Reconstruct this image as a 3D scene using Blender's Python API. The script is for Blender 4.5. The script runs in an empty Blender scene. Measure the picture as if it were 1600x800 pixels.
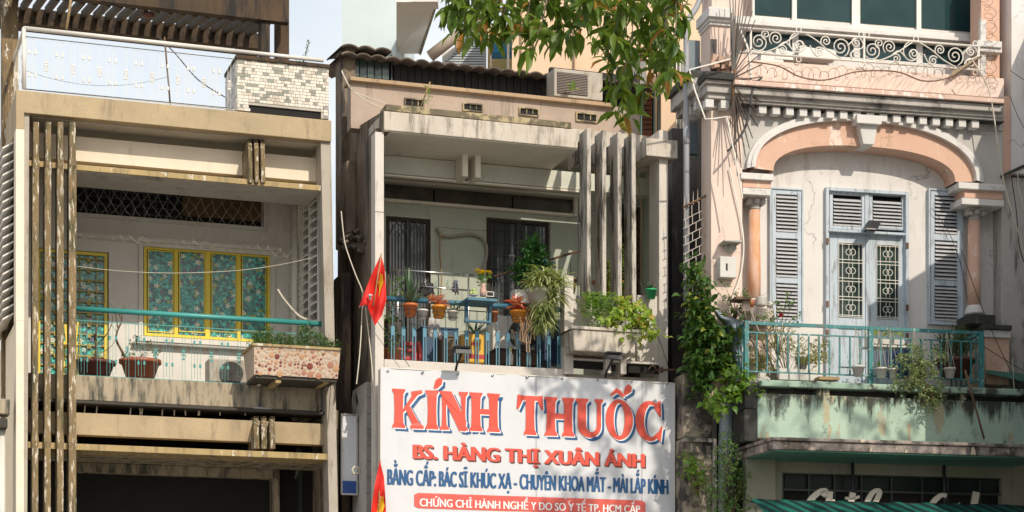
import bpy, math, random
from mathutils import Vector, Matrix
sc = bpy.context.scene
col = sc.collection
R = math.radians
rnd = random.Random(7)
# ---------------------------------------------------------------- camera
F = 3000.0; HZ = 1080.0
cd = bpy.data.cameras.new('camera'); cam = bpy.data.objects.new('camera', cd); col.objects.link(cam)
cam.location = (0, 0, 1.6); cam.rotation_euler = (R(90), 0, 0)
cd.sensor_width = 36; cd.lens = 36 * F / 1600; cd.shift_y = (HZ - 400) / 1600
cd.clip_end = 2000; cd.clip_start = 0.1
sc.camera = cam
# ---------------------------------------------------------------- light
SEL, SAZ = 35, 31
wd = bpy.data.worlds.new('World'); sc.world = wd; wd.use_nodes = True
nt = wd.node_tree; nt.nodes.clear()
sky = nt.nodes.new('ShaderNodeTexSky'); sky.sky_type = 'NISHITA'; sky.sun_disc = False
sky.sun_elevation = R(SEL); sky.sun_rotation = R(180 - SAZ); sky.dust_density = 2.5; sky.air_density = 1.0
tc = nt.nodes.new('ShaderNodeTexCoord')
mp = nt.nodes.new('ShaderNodeMapping'); mp.inputs['Scale'].default_value = (1, 1, 2.2)
nz = nt.nodes.new('ShaderNodeTexNoise'); nz.inputs['Scale'].default_value = 2.6; nz.inputs['Detail'].default_value = 7
nz.inputs['Roughness'].default_value = 0.55
rp = nt.nodes.new('ShaderNodeValToRGB'); rp.color_ramp.elements[0].position = 0.36; rp.color_ramp.elements[1].position = 0.66
rp.color_ramp.elements[0].color = (0.5, 0.5, 0.5, 1)
mx = nt.nodes.new('ShaderNodeMixRGB'); mx.inputs[2].default_value = (5.6, 5.85, 5.95, 1)
bg = nt.nodes.new('ShaderNodeBackground'); bg.inputs['Strength'].default_value = 0.15
wo = nt.nodes.new('ShaderNodeOutputWorld')
for a, b in ((tc.outputs['Generated'], mp.inputs[0]), (mp.outputs[0], nz.inputs['Vector']), (nz.outputs[0], rp.inputs[0]),
             (rp.outputs[0], mx.inputs[0]), (sky.outputs[0], mx.inputs[1]), (mx.outputs[0], bg.inputs[0]), (bg.outputs[0], wo.inputs[0])):
    nt.links.new(a, b)
sd = bpy.data.lights.new('sun', 'SUN'); sun = bpy.data.objects.new('sun', sd); col.objects.link(sun)
sd.energy = 3.0; sd.angle = R(0.5); sd.color = (1, 0.90, 0.75)
S = Vector((math.sin(R(SAZ)) * math.cos(R(SEL)), -math.cos(R(SAZ)) * math.cos(R(SEL)), math.sin(R(SEL))))
sun.rotation_euler = S.to_track_quat('Z', 'Y').to_euler(); sun.location = (8, -10, 30)
sc.view_settings.view_transform = 'Standard'; sc.view_settings.look = 'None'
sc.view_settings.exposure = 0.2; sc.view_settings.gamma = 1.0; sc.view_settings.use_curve_mapping = False
sc.cycles.max_bounces = 6

# ---------------------------------------------------------------- frames: one per plot, so walls can be laid out from sight lines
class Frame:
    def __init__(s, px, Y, tan):
        s.th = math.atan(tan); s.c = math.cos(s.th); s.s = math.sin(s.th)
        s.X0 = (px - 800) / F * Y; s.Y0 = Y
    def L(s, px, py, w):
        x = (px - 800) / F
        t = (w - s.X0 * s.s + s.Y0 * s.c) / (s.c - x * s.s)
        return ((x * t - s.X0) * s.c + (t - s.Y0) * s.s, w, 1.6 + (HZ - py) / F * t)
    def u(s, px, w): return s.L(px, 0, w)[0]
    def z(s, px, py, w): return s.L(px, py, w)[2]
    def W(s, p): return Vector((s.X0 + p[0] * s.c - p[1] * s.s, s.Y0 + p[0] * s.s + p[1] * s.c, p[2]))
class World0(Frame):
    def __init__(s): s.th = 0; s.c = 1; s.s = 0; s.X0 = 0; s.Y0 = 0
H0 = World0(); H1 = Frame(266, 29.2, .34); H2 = Frame(800, 30, .33); H3 = Frame(1333, 30.8, .22)
ORG = {}
def root(H, name, label, cat, group=None, at=(0, 0, 0)):
    o = bpy.data.objects.new(name, None); col.objects.link(o); o.empty_display_size = .2
    o.location = H.W(at); o.rotation_euler = (0, 0, H.th); o['label'] = label; o['category'] = cat
    if group: o['group'] = group
    ORG[o.name] = (H, Vector(at)); return o
def tag(o, label, cat, group=None):
    o['label'] = label; o['category'] = cat
    if group: o['group'] = group
    return o

class G:
    def __init__(s): s.v = []; s.f = []; s.m = []; s.sm = []
    def add(s, vs, fs, m=0, smooth=False):
        n = len(s.v); s.v += [tuple(p) for p in vs]; s.f += [tuple(n + i for i in f) for f in fs]
        s.m += [m] * len(fs); s.sm += [smooth] * len(fs); return s
    def hexa(s, p, m=0):   # bottom 4 ccw then top 4
        return s.add(p, [(3, 2, 1, 0), (4, 5, 6, 7), (0, 1, 5, 4), (1, 2, 6, 5), (2, 3, 7, 6), (3, 0, 4, 7)], m)
    def box(s, u0, u1, w0, w1, z0, z1, m=0):
        if u0 > u1: u0, u1 = u1, u0
        if w0 > w1: w0, w1 = w1, w0
        if z0 > z1: z0, z1 = z1, z0
        return s.hexa([(u0, w0, z0), (u1, w0, z0), (u1, w1, z0), (u0, w1, z0), (u0, w0, z1), (u1, w0, z1), (u1, w1, z1), (u0, w1, z1)], m)
    def pb(s, H, x0, y0, x1, y1, w0, w1, m=0, r=None):   # box whose front face spans a sight-line rectangle
        r = x0 if r is None else r
        return s.box(H.u(x0, w0), H.u(x1, w0), w0, w1, H.z(r, y1, w0), H.z(r, y0, w0), m)
    def prism(s, pts, w0, w1, m=0, smooth=False):   # pts (u,z) ring, extruded along w
        n = len(pts); a = [(p[0], w0, p[1]) for p in pts] + [(p[0], w1, p[1]) for p in pts]
        return s.add(a, [tuple(range(n - 1, -1, -1)), tuple(range(n, 2 * n))] + [(i, (i + 1) % n, n + (i + 1) % n, n + i) for i in range(n)], m, smooth)
    def tube(s, pts, r, n=5, m=0, r2=None, smooth=True):
        pts = [Vector(p) for p in pts]; N = len(pts)
        if N < 2: return s
        vs = []; up = None
        for i, p in enumerate(pts):
            d = (pts[min(i + 1, N - 1)] - pts[max(i - 1, 0)])
            if d.length < 1e-9: d = Vector((0, 0, 1))
            d.normalize()
            if up is None: up = Vector((0, 0, 1)) if abs(d.z) < .9 else Vector((1, 0, 0))
            a = d.cross(up)
            if a.length < 1e-6: a = d.cross(Vector((.3, 1, .2)))
            a.normalize(); b = d.cross(a); up = -b if (-b).length > 0 else up
            up = b.cross(d) if False else up
            rr = r if r2 is None else r + (r2 - r) * i / (N - 1)
            for k in range(n):
                t = 2 * math.pi * k / n + math.pi / 4
                vs.append(p + a * math.cos(t) * rr + b * math.sin(t) * rr)
            up = a.cross(d)
        fs = [(i * n + k, i * n + (k + 1) % n, (i + 1) * n + (k + 1) % n, (i + 1) * n + k) for i in range(N - 1) for k in range(n)]
        fs += [tuple(range(n - 1, -1, -1)), tuple((N - 1) * n + k for k in range(n))]
        return s.add(vs, fs, m, smooth and n > 4)
    def lathe(s, c, prof, n=14, m=0, cap=True):   # prof [(r,z)]
        vs = [(c[0] + r * math.cos(2 * math.pi * k / n), c[1] + r * math.sin(2 * math.pi * k / n), c[2] + z) for r, z in prof for k in range(n)]
        N = len(prof)
        fs = [(i * n + k, i * n + (k + 1) % n, (i + 1) * n + (k + 1) % n, (i + 1) * n + k) for i in range(N - 1) for k in range(n)]
        if cap: fs += [tuple(range(n - 1, -1, -1)), tuple((N - 1) * n + k for k in range(n))]
        return s.add(vs, fs, m, True)
    def leaf(s, p, d, nrm, L, W, m=0, droop=.25):
        d = Vector(d).normalized(); nrm = Vector(nrm); sd = d.cross(nrm)
        if sd.length < 1e-4: sd = d.cross(Vector((.1, .9, .4)))
        sd.normalize(); nrm = sd.cross(d); p = Vector(p)
        q1 = p + d * L * .35; q2 = p + d * L * .72 - nrm * L * droop * .3; t = p + d * L - nrm * L * droop
        up = nrm * W * .22
        vs = [p, q1 + sd * W * .5 + up, q1, q1 - sd * W * .5 + up, q2 + sd * W * .38 + up, q2, q2 - sd * W * .38 + up, t]
        return s.add(vs, [(0, 2, 1), (0, 3, 2), (1, 2, 5, 4), (2, 3, 6, 5), (4, 5, 7), (5, 6, 7)], m, True)
    def blade(s, p, d, L, W, bend, m=0, n=4):   # strap leaf that arches over
        p = Vector(p); d = Vector(d).normalized(); h = Vector((d.x, d.y, 0))
        sd = d.cross(Vector((0, 0, 1)))
        if sd.length < 1e-3: sd = Vector((1, 0, 0))
        sd.normalize(); vs = []; q = p.copy()
        for i in range(n + 1):
            t = i / n; ww = W * (0.75 + .6 * t - 1.33 * t * t * t) * .5
            vs += [q - sd * max(ww, W * .02), q + sd * max(ww, W * .02)]
            q = q + d * L / n; d = (d + Vector((0, 0, -bend / n)) + h * .05).normalized()
        return s.add(vs, [(2 * i, 2 * i + 1, 2 * i + 3, 2 * i + 2) for i in range(n)], m, True)
    def out(s, name, mat, par=None, H=None, label=None, kind=None, bev=0, at=None, cat=None, group=None):
        me = bpy.data.meshes.new(name)
        if par is not None: Hh, b = ORG[par.name]
        else:
            Hh = H or H0
            b = Vector(at) if at is not None else Vector(s.v[0])
        me.from_pydata([(x - b.x, y - b.y, z - b.z) for x, y, z in s.v], [], s.f)
        for mm in (mat if isinstance(mat, (list, tuple)) else [mat]): me.materials.append(mm)
        me.polygons.foreach_set('material_index', s.m); me.polygons.foreach_set('use_smooth', s.sm)
        me.update()
        o = bpy.data.objects.new(name, me); col.objects.link(o)
        if par is not None: o.parent = par
        else: o.location = Hh.W(b); o.rotation_euler = (0, 0, Hh.th)
        ORG[o.name] = (Hh, b)
        if label: o['label'] = label
        if cat: o['category'] = cat
        if group: o['group'] = group
        if kind: o['kind'] = kind
        if bev:
            md = o.modifiers.new('edge', 'BEVEL'); md.width = bev; md.segments = 2; md.limit_method = 'ANGLE'
        return o
def inst(src, par, d=(0, 0, 0), rot=None, sc_=None, name=None):
    o = src.copy(); col.objects.link(o); o.parent = par
    if name: o.name = name
    o.location = Vector(src.location) + Vector(d)
    if rot: o.rotation_euler = rot
    if sc_: o.scale = sc_
    ORG[o.name] = ORG.get(src.name); return o

# ---------------------------------------------------------------- materials
MC = {}
def nodes(name):
    m = bpy.data.materials.new(name); m.use_nodes = True; t = m.node_tree
    return m, t, t.nodes['Principled BSDF']
def N(t, kind, **kw):
    n = t.nodes.new('ShaderNode' + kind)
    for k, v in kw.items(): setattr(n, k, v)
    return n
def noise(t, pos, scale, detail=6, rough=.6, st=None):
    if st:
        mp = N(t, 'Mapping'); mp.inputs['Scale'].default_value = st; t.links.new(pos, mp.inputs[0]); pos = mp.outputs[0]
    n = N(t, 'TexNoise'); n.inputs['Scale'].default_value = scale; n.inputs['Detail'].default_value = detail; n.inputs['Roughness'].default_value = rough
    t.links.new(pos, n.inputs['Vector']); return n.outputs[0]
def ramp(t, src, a, b):
    r = N(t, 'MapRange'); r.inputs[1].default_value = a; r.inputs[2].default_value = b; r.clamp = True
    t.links.new(src, r.inputs[0]); return r.outputs[0]
def mix(t, f, a, b):
    m = N(t, 'MixRGB')
    for i, v in ((0, f), (1, a), (2, b)):
        if isinstance(v, (int, float)): m.inputs[i].default_value = v
        elif isinstance(v, tuple): m.inputs[i].default_value = (*v, 1) if len(v) == 3 else v
        else: t.links.new(v, m.inputs[i])
    return m.outputs[0]
def wm(name, base, c2=None, grime=None, ga=.5, gb=.72, gs=2.0, streak=True, peel=None, pa=.55, pb=.6, ps=9, rough=.85, bump=.25, fine=70, metal=0, gain=.06, pst=(1.5, 1.5, .6), crack=0, ztop=None):
    """weathered surface: broad tone drift, soft dirt runs, flaking patches, fine grain"""
    if name in MC: return MC[name]
    m, t, b = nodes(name); g = N(t, 'NewGeometry'); pos = g.outputs['Position']
    c2 = c2 or tuple(x * .78 for x in base)
    c = mix(t, ramp(t, noise(t, pos, 1.7), .35, .65), base, c2)
    fi = noise(t, pos, fine, 3, .7)
    c = mix(t, ramp(t, fi, .3, .75), c, mix(t, .5, c, tuple(max(0, x * (1 - 3 * gain)) for x in base)))
    if grime:
        c = mix(t, ramp(t, noise(t, pos, gs, 8, .7, (3.2, 3.2, .55) if streak else None), ga - .03, gb - .04), c, grime)
        c = mix(t, ramp(t, noise(t, pos, gs * 2.7, 9, .75), .56, .8), c, mix(t, .45, c, grime))
        if ztop:   # mould that starts at the ledge above and runs down in uneven tongues
            sz_ = N(t, 'SeparateXYZ'); t.links.new(pos, sz_.inputs[0])
            for st_, sc2, reach in (((2.6, 2.6, .35), 1.6, 1.0), ((9, 9, .5), 1.5, .75), ((1.2, 1.2, 1.0), 2.2, .6)):
                h = N(t, 'MapRange'); h.inputs[1].default_value = ztop[0] + (ztop[1] - ztop[0]) * (1 - reach); h.inputs[2].default_value = ztop[1]; h.inputs[3].default_value = -.16; h.inputs[4].default_value = .17; t.links.new(sz_.outputs[2], h.inputs[0])
                a_ = N(t, 'Math', operation='ADD'); t.links.new(noise(t, pos, sc2, 9, .72, st_), a_.inputs[0]); t.links.new(h.outputs[0], a_.inputs[1])
                c = mix(t, ramp(t, a_.outputs[0], .57, .68), c, grime)
    hgt = fi
    if peel:
        pm = ramp(t, noise(t, pos, ps, 6, .65, pst), pa, pb); c = mix(t, pm, c, peel)
        ad = N(t, 'Math', operation='MULTIPLY_ADD'); t.links.new(pm, ad.inputs[0]); ad.inputs[1].default_value = -.6; t.links.new(fi, ad.inputs[2]); hgt = ad.outputs[0]
    if crack:
        vd = N(t, 'TexVoronoi', feature='DISTANCE_TO_EDGE'); vd.inputs['Scale'].default_value = crack
        nn = N(t, 'TexNoise'); nn.inputs['Scale'].default_value = 2.5; nn.inputs['Detail'].default_value = 8; t.links.new(pos, nn.inputs['Vector'])
        vm = N(t, 'VectorMath', operation='MULTIPLY_ADD'); t.links.new(nn.outputs['Color'], vm.inputs[0]); vm.inputs[1].default_value = (.9, .9, .9); t.links.new(pos, vm.inputs[2])
        t.links.new(vm.outputs[0], vd.inputs['Vector']); ck = ramp(t, vd.outputs['Distance'], .012, .002)
        ms = N(t, 'Math', operation='MULTIPLY'); t.links.new(ck, ms.inputs[0]); t.links.new(ramp(t, noise(t, pos, .9), .47, .6), ms.inputs[1])
        c = mix(t, ms.outputs[0], c, tuple(x * .55 for x in base))
    t.links.new(c, b.inputs['Base Color']); b.inputs['Roughness'].default_value = rough; b.inputs['Metallic'].default_value = metal
    if bump:
        bp = N(t, 'Bump'); bp.inputs['Strength'].default_value = bump; bp.inputs['Distance'].default_value = .012
        t.links.new(hgt, bp.inputs['Height']); t.links.new(bp.outputs[0], b.inputs['Normal'])
    MC[name] = m; return m
def leafm(name, c1, c2, c3=None, rough=.45, tr=.35):
    if name in MC: return MC[name]
    m, t, b = nodes(name); g = N(t, 'NewGeometry'); r = g.outputs['Random Per Island']
    oi = N(t, 'ObjectInfo'); ad = N(t, 'Math', operation='ADD'); t.links.new(r, ad.inputs[0]); t.links.new(oi.outputs['Random'], ad.inputs[1])
    fr = N(t, 'Math', operation='FRACT'); t.links.new(ad.outputs[0], fr.inputs[0]); r = fr.outputs[0]
    c = mix(t, r, c1, c2)
    if c3: c = mix(t, ramp(t, r, .90, .93), c, c3)
    t.links.new(c, b.inputs['Base Color']); b.inputs['Roughness'].default_value = rough
    tl = N(t, 'BsdfTranslucent'); t.links.new(mix(t, .5, c, (c2[0] * 1.7, c2[1] * 1.6, c2[2] * .6)), tl.inputs[0])
    mxs = N(t, 'MixShader'); mxs.inputs[0].default_value = tr
    t.links.new(b.outputs[0], mxs.inputs[1]); t.links.new(tl.outputs[0], mxs.inputs[2]); t.links.new(mxs.outputs[0], t.nodes['Material Output'].inputs[0])
    MC[name] = m; return m
def glass(name, colr, rough=.08, spec=.5, vary=None):
    if name in MC: return MC[name]
    m, t, b = nodes(name); g = N(t, 'NewGeometry')
    c = mix(t, ramp(t, noise(t, g.outputs['Position'], 1.3), .4, .65), colr, vary or tuple(x * .5 for x in colr))
    t.links.new(c, b.inputs['Base Color']); b.inputs['Roughness'].default_value = rough; b.inputs['Specular IOR Level'].default_value = spec
    MC[name] = m; return m
# panel 1 house
C_tan = wm('tan_washed_concrete', (.50, .385, .235), (.38, .30, .19), (.20, .16, .11), .56, .8, fine=45, bump=.4, gain=.12)
C_grit = wm('grey_pebbledash', (.50, .45, .39), (.42, .37, .31), (.20, .16, .11), .54, .74, fine=55, bump=.5, gain=.14)
C_cream = wm('cream_render', (.80, .71, .58), (.72, .63, .50), (.40, .33, .24), .62, .85, fine=60)
C_fin = wm('peeling_fin_paint', (.25, .175, .085), (.16, .115, .06), (.055, .06, .025), .52, .68, 3, peel=(.60, .53, .43), pa=.55, pb=.60, ps=13, pst=(2.4, 2.4, .35), bump=.6)
C_trim = wm('mustard_trim', (.46, .34, .16), (.34, .25, .12), (.12, .10, .06), .55, .75, peel=(.6, .54, .45), pa=.6, pb=.64, ps=6)
C_soff = wm('grey_soffit', (.52, .49, .45), (.42, .39, .36), (.14, .12, .1), .58, .8, streak=False)
C_dirty = wm('dirty_concrete', (.42, .35, .25), (.33, .27, .19), (.07, .07, .055), .5, .66, 2.2, fine=45, bump=.4)
C_white1 = wm('old_white_paint', (.78, .75, .70), (.70, .67, .62), (.45, .40, .34), .62, .85, bump=.15)
C_dark = wm('dark_interior', (.010, .009, .008), (.006, .006, .005), bump=0)  # near-black plates stand in for the unlit depth of openings
C_brown = wm('brown_pergola_concrete', (.085, .052, .026), (.05, .033, .02), (.015, .013, .012), .5, .66, bump=.4)
C_yel = wm('yellow_enamel', (.88, .68, .05), (.80, .60, .04), (.35, .25, .05), .66, .8, rough=.4, bump=.05)
C_teal = wm('teal_enamel', (.05, .31, .29), (.04, .25, .24), (.25, .16, .08), .68, .78, 6, False, rough=.4, bump=.1)
C_wht = wm('white_enamel', (.72, .69, .64), (.60, .56, .50), (.40, .28, .16), .68, .8, 5, rough=.4, bump=.08)
C_terra = wm('terracotta', (.42, .13, .06), (.32, .09, .05), (.5, .3, .2), .62, .8, 3, rough=.6)
C_dkpot = wm('dark_red_pot', (.16, .05, .04), (.10, .035, .03), rough=.6)
C_bark = wm('bark', (.16, .10, .06), (.08, .055, .035), bump=.5)
C_wire = wm('black_cable', (.025, .025, .025), bump=0, rough=.6)
C_rust = wm('rusty_iron', (.20, .11, .06), (.10, .06, .04), bump=.3)
C_bamb = wm('bamboo_pole', (.42, .30, .15), (.25, .17, .09), bump=.2)
C_rope = wm('pale_rope', (.62, .56, .46), bump=.1)
# ---------------------------------------------------------------- shared builders
def wallh(g, H, x0, y0, x1, y1, w, holes, t=.18, m=0):
    """wall face at depth w with rectangular openings and their reveals (sight-line rectangles)"""
    def rc(a, b, c, d): return H.u(a, w), H.u(c, w), H.z(a, d, w), H.z(a, b, w)
    U0, U1, Z0, Z1 = rc(x0, y0, x1, y1); hs = [rc(*h) for h in holes]
    us = sorted({U0, U1, *[h[0] for h in hs], *[h[1] for h in hs]}); zs = sorted({Z0, Z1, *[h[2] for h in hs], *[h[3] for h in hs]})
    for i in range(len(us) - 1):
        for j in range(len(zs) - 1):
            a, b, c, d = us[i], us[i + 1], zs[j], zs[j + 1]; mu, mz = (a + b) / 2, (c + d) / 2
            if any(h[0] < mu < h[1] and h[2] < mz < h[3] for h in hs): continue
            g.add([(a, w, c), (b, w, c), (b, w, d), (a, w, d)], [(0, 1, 2, 3)], m)
    for a, b, c, d in hs:
        g.add([(a, w, c), (b, w, c), (b, w, d), (a, w, d), (a, w + t, c), (b, w + t, c), (b, w + t, d), (a, w + t, d)],
              [(0, 1, 5, 4), (1, 2, 6, 5), (2, 3, 7, 6), (3, 0, 4, 7)], m)
def frame(g, H, x0, y0, x1, y1, w0, w1, t, m=0):
    U0, U1, Z0, Z1 = H.u(x0, w0), H.u(x1, w0), H.z(x0, y1, w0), H.z(x0, y0, w0); t = t / 100
    g.box(U0, U0 + t, w0, w1, Z0, Z1, m); g.box(U1 - t, U1, w0, w1, Z0, Z1, m)
    g.box(U0 + t, U1 - t, w0, w1, Z0, Z0 + t, m); g.box(U0 + t, U1 - t, w0, w1, Z1 - t, Z1, m)
def P(H, w, *pts): return [H.L(a, b, w) for a, b in pts]
def smoothpts(pts, k=6):
    pts = [Vector(p) for p in pts]; out = []
    for i in range(len(pts) - 1):
        p0 = pts[max(i - 1, 0)]; p1 = pts[i]; p2 = pts[i + 1]; p3 = pts[min(i + 2, len(pts) - 1)]
        for j in range(k):
            t = j / k
            out.append(.5 * ((2 * p1) + (p2 - p0) * t + (2 * p0 - 5 * p1 + 4 * p2 - p3) * t * t + (3 * p1 - p0 - 3 * p2 + p3) * t ** 3))
    return out + [pts[-1]]
def sag(a, b, d, n=10):
    a = Vector(a); b = Vector(b)
    return [a.lerp(b, i / n) - Vector((0, 0, d * 4 * (i / n) * (1 - i / n))) for i in range(n + 1)]
def cable(H, name, pts, r, mat, label, sm=True, group=None, cat='cable'):
    return G().tube(smoothpts(pts) if sm else pts, r, 4).out(name, mat, None, H, label, cat=cat, group=group)
def bush(g, c, rad, n, L, Wd, m=0, up=.3, droop=.3, rr=None, clump=7):
    q = rr or rnd; cs = []
    for _ in range(max(1, n // clump)):
        while 1:
            x, y, z = (q.uniform(-1, 1) for _ in range(3))
            if x * x + y * y + z * z < 1: break
        cs.append((c[0] + x * rad[0], c[1] + y * rad[1], c[2] + z * rad[2], x, y, z))
    for i in range(n):
        k = cs[i % len(cs)]; s = L * 1.0
        p = (k[0] + q.gauss(0, s * .5), k[1] + q.gauss(0, s * .5), k[2] + q.gauss(0, s * .5))
        d = Vector((q.gauss(k[3] * .6, .7), q.gauss(k[4] * .6 - .2, .7), q.gauss(up, .6)))
        g.leaf(p, d, (q.gauss(0, .5), q.gauss(-.4, .5), 1), L * q.uniform(.6, 1.25), Wd * q.uniform(.7, 1.2), m, droop)
    return cs
def stems(g, base, cs, r, m=0, every=1):
    for k in cs[::every]:
        a = Vector(base); b = Vector(k[:3]); mid = a.lerp(b, .5) + Vector((0, 0, .15 * (b - a).length))
        g.tube(smoothpts([a, mid, b], 3), r, 4, m, r * .4)
def potted(H, name, label, px, ytop, ybot, wpx, w, potm, kind='bush', fm=None, group=None, cat='plant', rim=True, **k):
    c = H.L(px, ybot, w); h = H.z(px, ytop, w) - c[2]; r = wpx / 200 * (H.Y0 + w) / 30
    t = root(H, name, label, cat, group, c)
    prof = [(r * .68, 0), (r * .95, h * .82), (r * 1.06, h * .82), (r * 1.06, h), (r * .94, h), (r * .88, h * .86), (.01, h * .84)] if rim else [(r * .75, 0), (r, h), (r * .93, h), (r * .9, h * .9), (.01, h * .88)]
    G().lathe(c, prof, 18).out('pot', potm, t)
    top = (c[0], c[1], c[2] + h * .9); g = G()
    if kind == 'bush':
        rad = k.get('rad', (.3, .2, .2)); cc = (top[0] + k.get('dx', 0), top[1], top[2] + k.get('dz', rad[2]))
        cs = bush(g, cc, rad, k.get('n', 120), k.get('L', .08), k.get('W', .03), up=k.get('up', .3))
        g.out('foliage', fm, t, kind=None)
        s = G(); stems(s, top, cs, k.get('sr', .004), 0, k.get('every', 1)); s.out('stem', C_bark if not k.get('sm') else k['sm'], t)
    elif kind == 'blades':
        nb = k.get('n', 16)
        for i in range(nb):
            a = 2 * math.pi * (i + rnd.random() * .6) / nb * 1.0 * 2.4; e = k.get('e', (.5, 1.3)); el = rnd.uniform(*e)
            g.blade((top[0] + .02 * math.cos(a), top[1] + .02 * math.sin(a), top[2]), (math.cos(a) * math.cos(el), math.sin(a) * math.cos(el), math.sin(el)),
                    k.get('L', .4) * rnd.uniform(.7, 1.15), k.get('W', .04), k.get('bend', .5), n=5)
        g.out('foliage', fm, t)
    return t
def body(H, x0, x1, zt, w0, depth, mat, name='rear_wall', par=None, back=None):
    """closed rear mass of a house: left side follows x0 at the front and runs straight back"""
    a = H.L(x0, 0, w0); b = H.L(x1, 0, w0); bk = back or ((x0, x1))
    c = H.L(bk[1], 0, w0 + depth); d = H.L(bk[0], 0, w0 + depth); zb = 0.02
    pts = [(a[0], a[1]), (b[0], b[1]), (c[0], c[1]), (d[0], d[1])]
    return G().hexa([(p[0], p[1], zb) for p in pts] + [(p[0], p[1], zt) for p in pts]).out(name, mat, par)

# ---------------------------------------------------------------- ground
g = G().add([(-400, -300, 0), (400, -300, 0), (400, 600, 0), (-400, 600, 0)], [(0, 1, 2, 3)])
g.out('ground', wm('dusty_ground', (.36, .31, .25), (.28, .24, .19), bump=.1), None, H0, kind='structure', at=(0, 0, 0))
g = G().add([(-60, 6, .004), (60, 6, .004), (60, 24, .004), (-60, 24, .004)], [(0, 1, 2, 3)])
g.out('road', wm('asphalt', (.06, .06, .06), (.045, .045, .045), fine=90, bump=.4), None, H0, kind='structure', at=(0, 15, 0))
pav = wm('pavement_concrete', (.44, .41, .36), (.36, .33, .29), (.12, .11, .1), .58, .8, streak=False)
G().box(-60, 60, 24, 46, -.1, .13).out('pavement', pav, None, H0, kind='structure', at=(0, 26, 0), bev=.02)
G().box(-60, 60, -2, 6, -.1, .13).out('pavement', pav, None, H0, kind='structure', at=(0, 2, 0), bev=.02)
g = G()
for i in range(-14, 15): g.box(i * 4, i * 4 + 2, 14.95, 15.07, .006, .009)
g.out('lane_marking', wm('road_paint', (.75, .75, .72), bump=.05), None, H0, kind='structure', at=(0, 15, .006))
# ================================================================ HOUSE ONE (brown concrete, yellow windows)
H = H1; BW = 2.6
h1 = root(H, 'townhouse', 'brown concrete townhouse with vertical fins, yellow windows and a flower-print glass balcony', 'house', at=H.L(266, HZ + 160 / 1, 0)[:2] + (0,))
G().pb(H, 27, 140, 518, 175, 0, BW + .4).out('roof_slab', C_tan, h1, bev=.012)
# splayed left side of the slab and the gable-side wall below
a = H.L(27, 140, 0); b = H.L(0, 0, 2.7); zt = a[2]; zb_ = H.z(27, 175, 0)
def side(g, z0, z1, off=0.0, th=.12, f0=0.0, f1=1.0, m=0):
    ax, ay = a[0] + (b[0] - a[0]) * f0 + .0, a[1] + (b[1] - a[1]) * f0; bx, by = a[0] + (b[0] - a[0]) * f1, a[1] + (b[1] - a[1]) * f1
    d = Vector((bx - ax, by - ay)).normalized(); nx, ny = d.y, -d.x
    ax += nx * -off; ay += ny * -off; bx += nx * -off; by += ny * -off
    return g.hexa([(ax, ay, z0), (ax + nx * th, ay + ny * th, z0), (bx + nx * th, by + ny * th, z0), (bx, by, z0), (ax, ay, z1), (ax + nx * th, ay + ny * th, z1), (bx + nx * th, by + ny * th, z1), (bx, by, z1)], m)
a = (a[0] - .02, a[1], a[2])
side(G(), zb_ - .25, zt - .004).out('side_slab', C_tan, h1, bev=.01)
zc = H.z(20, 500, 0); side(G(), .05, zc).out('side_wall', C_cream, h1, bev=.01)
side(G(), zc, zb_ - .25, f0=0, f1=.12).out('side_post', C_cream, h1)
side(G(), zc, zb_ - .25, off=-.11, th=.01, f0=.12, f1=1).out('side_backing', C_dark, h1)
# louvre blades of the side wall
g = G(); L0 = None
for i in range(20):
    z0 = zc + .06 + i * .135; o = G()
    ax, ay = a[0] + (b[0] - a[0]) * .14, a[1] + (b[1] - a[1]) * .14; bx, by = b[0], b[1]
    d = Vector((bx - ax, by - ay)).normalized(); nx, ny = -d.y, d.x
    if nx > 0: nx, ny = -nx, -ny
    o.hexa([(ax + nx * .0, ay + ny * .0, z0 + .10), (bx, by, z0 + .10), (bx + nx * .16, by + ny * .16, z0), (ax + nx * .16, ay + ny * .16, z0),
            (ax, ay, z0 + .125), (bx, by, z0 + .125), (bx + nx * .16, by + ny * .16, z0 + .025), (ax + nx * .16, ay + ny * .16, z0 + .025)])
    if L0 is None: L0 = o.out('louvre', C_white1, h1)
    else: inst(L0, h1, (0, 0, i * .135))
G().box(H.u(50, .25), H.u(500, .25), .16, BW, zb_ - .012, zb_ - .001).out('soffit', C_soff, h1)
# columns
zb = .02
def col_px(g, x0t, x1t, x0b, x1b, yt, yb, w0, w1, Hh):
    t0 = Hh.L(x0t, yt, w0); t1 = Hh.L(x1t, yt, w0); b0 = Hh.L(x0b, yb, w0); b1 = Hh.L(x1b, yb, w0)
    return g.hexa([(b0[0], w0, b0[2]), (b1[0], w0, b0[2]), (b1[0], w1, b0[2]), (b0[0], w1, b0[2]), (t0[0], w0, t0[2]), (t1[0], w0, t0[2]), (t1[0], w1, t0[2]), (t0[0], w1, t0[2])])
col_px(G(), 27, 46, 20, 41, 175, 1150, .06, .40, H).out('column', C_grit, h1, bev=.008)
col_px(G(), 501, 517, 523, 536, 221, 1190, .06, .42, H).out('column', C_grit, h1, bev=.008)
# beams, trims
def pbx(name, x0, y0, x1, y1, w0, w1, mat, par, bev=.006, label=None, r=None):
    return G().pb(H, x0, y0, x1, y1, w0, w1, r=r).out(name, mat, par, bev=bev, label=label)
pbx('beam', 46, 206, 503, 245, .5, .66, C_cream, h1)
pbx('trim', 44, 250, 503, 259, .10, 1.05, C_trim, h1)
zs_ = H.z(44, 259, .1); G().box(H.u(50, .1), H.u(502, .1), .13, 1.04, zs_ - .01, zs_ - .001).out('trim_soffit', C_soff, h1)
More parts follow.
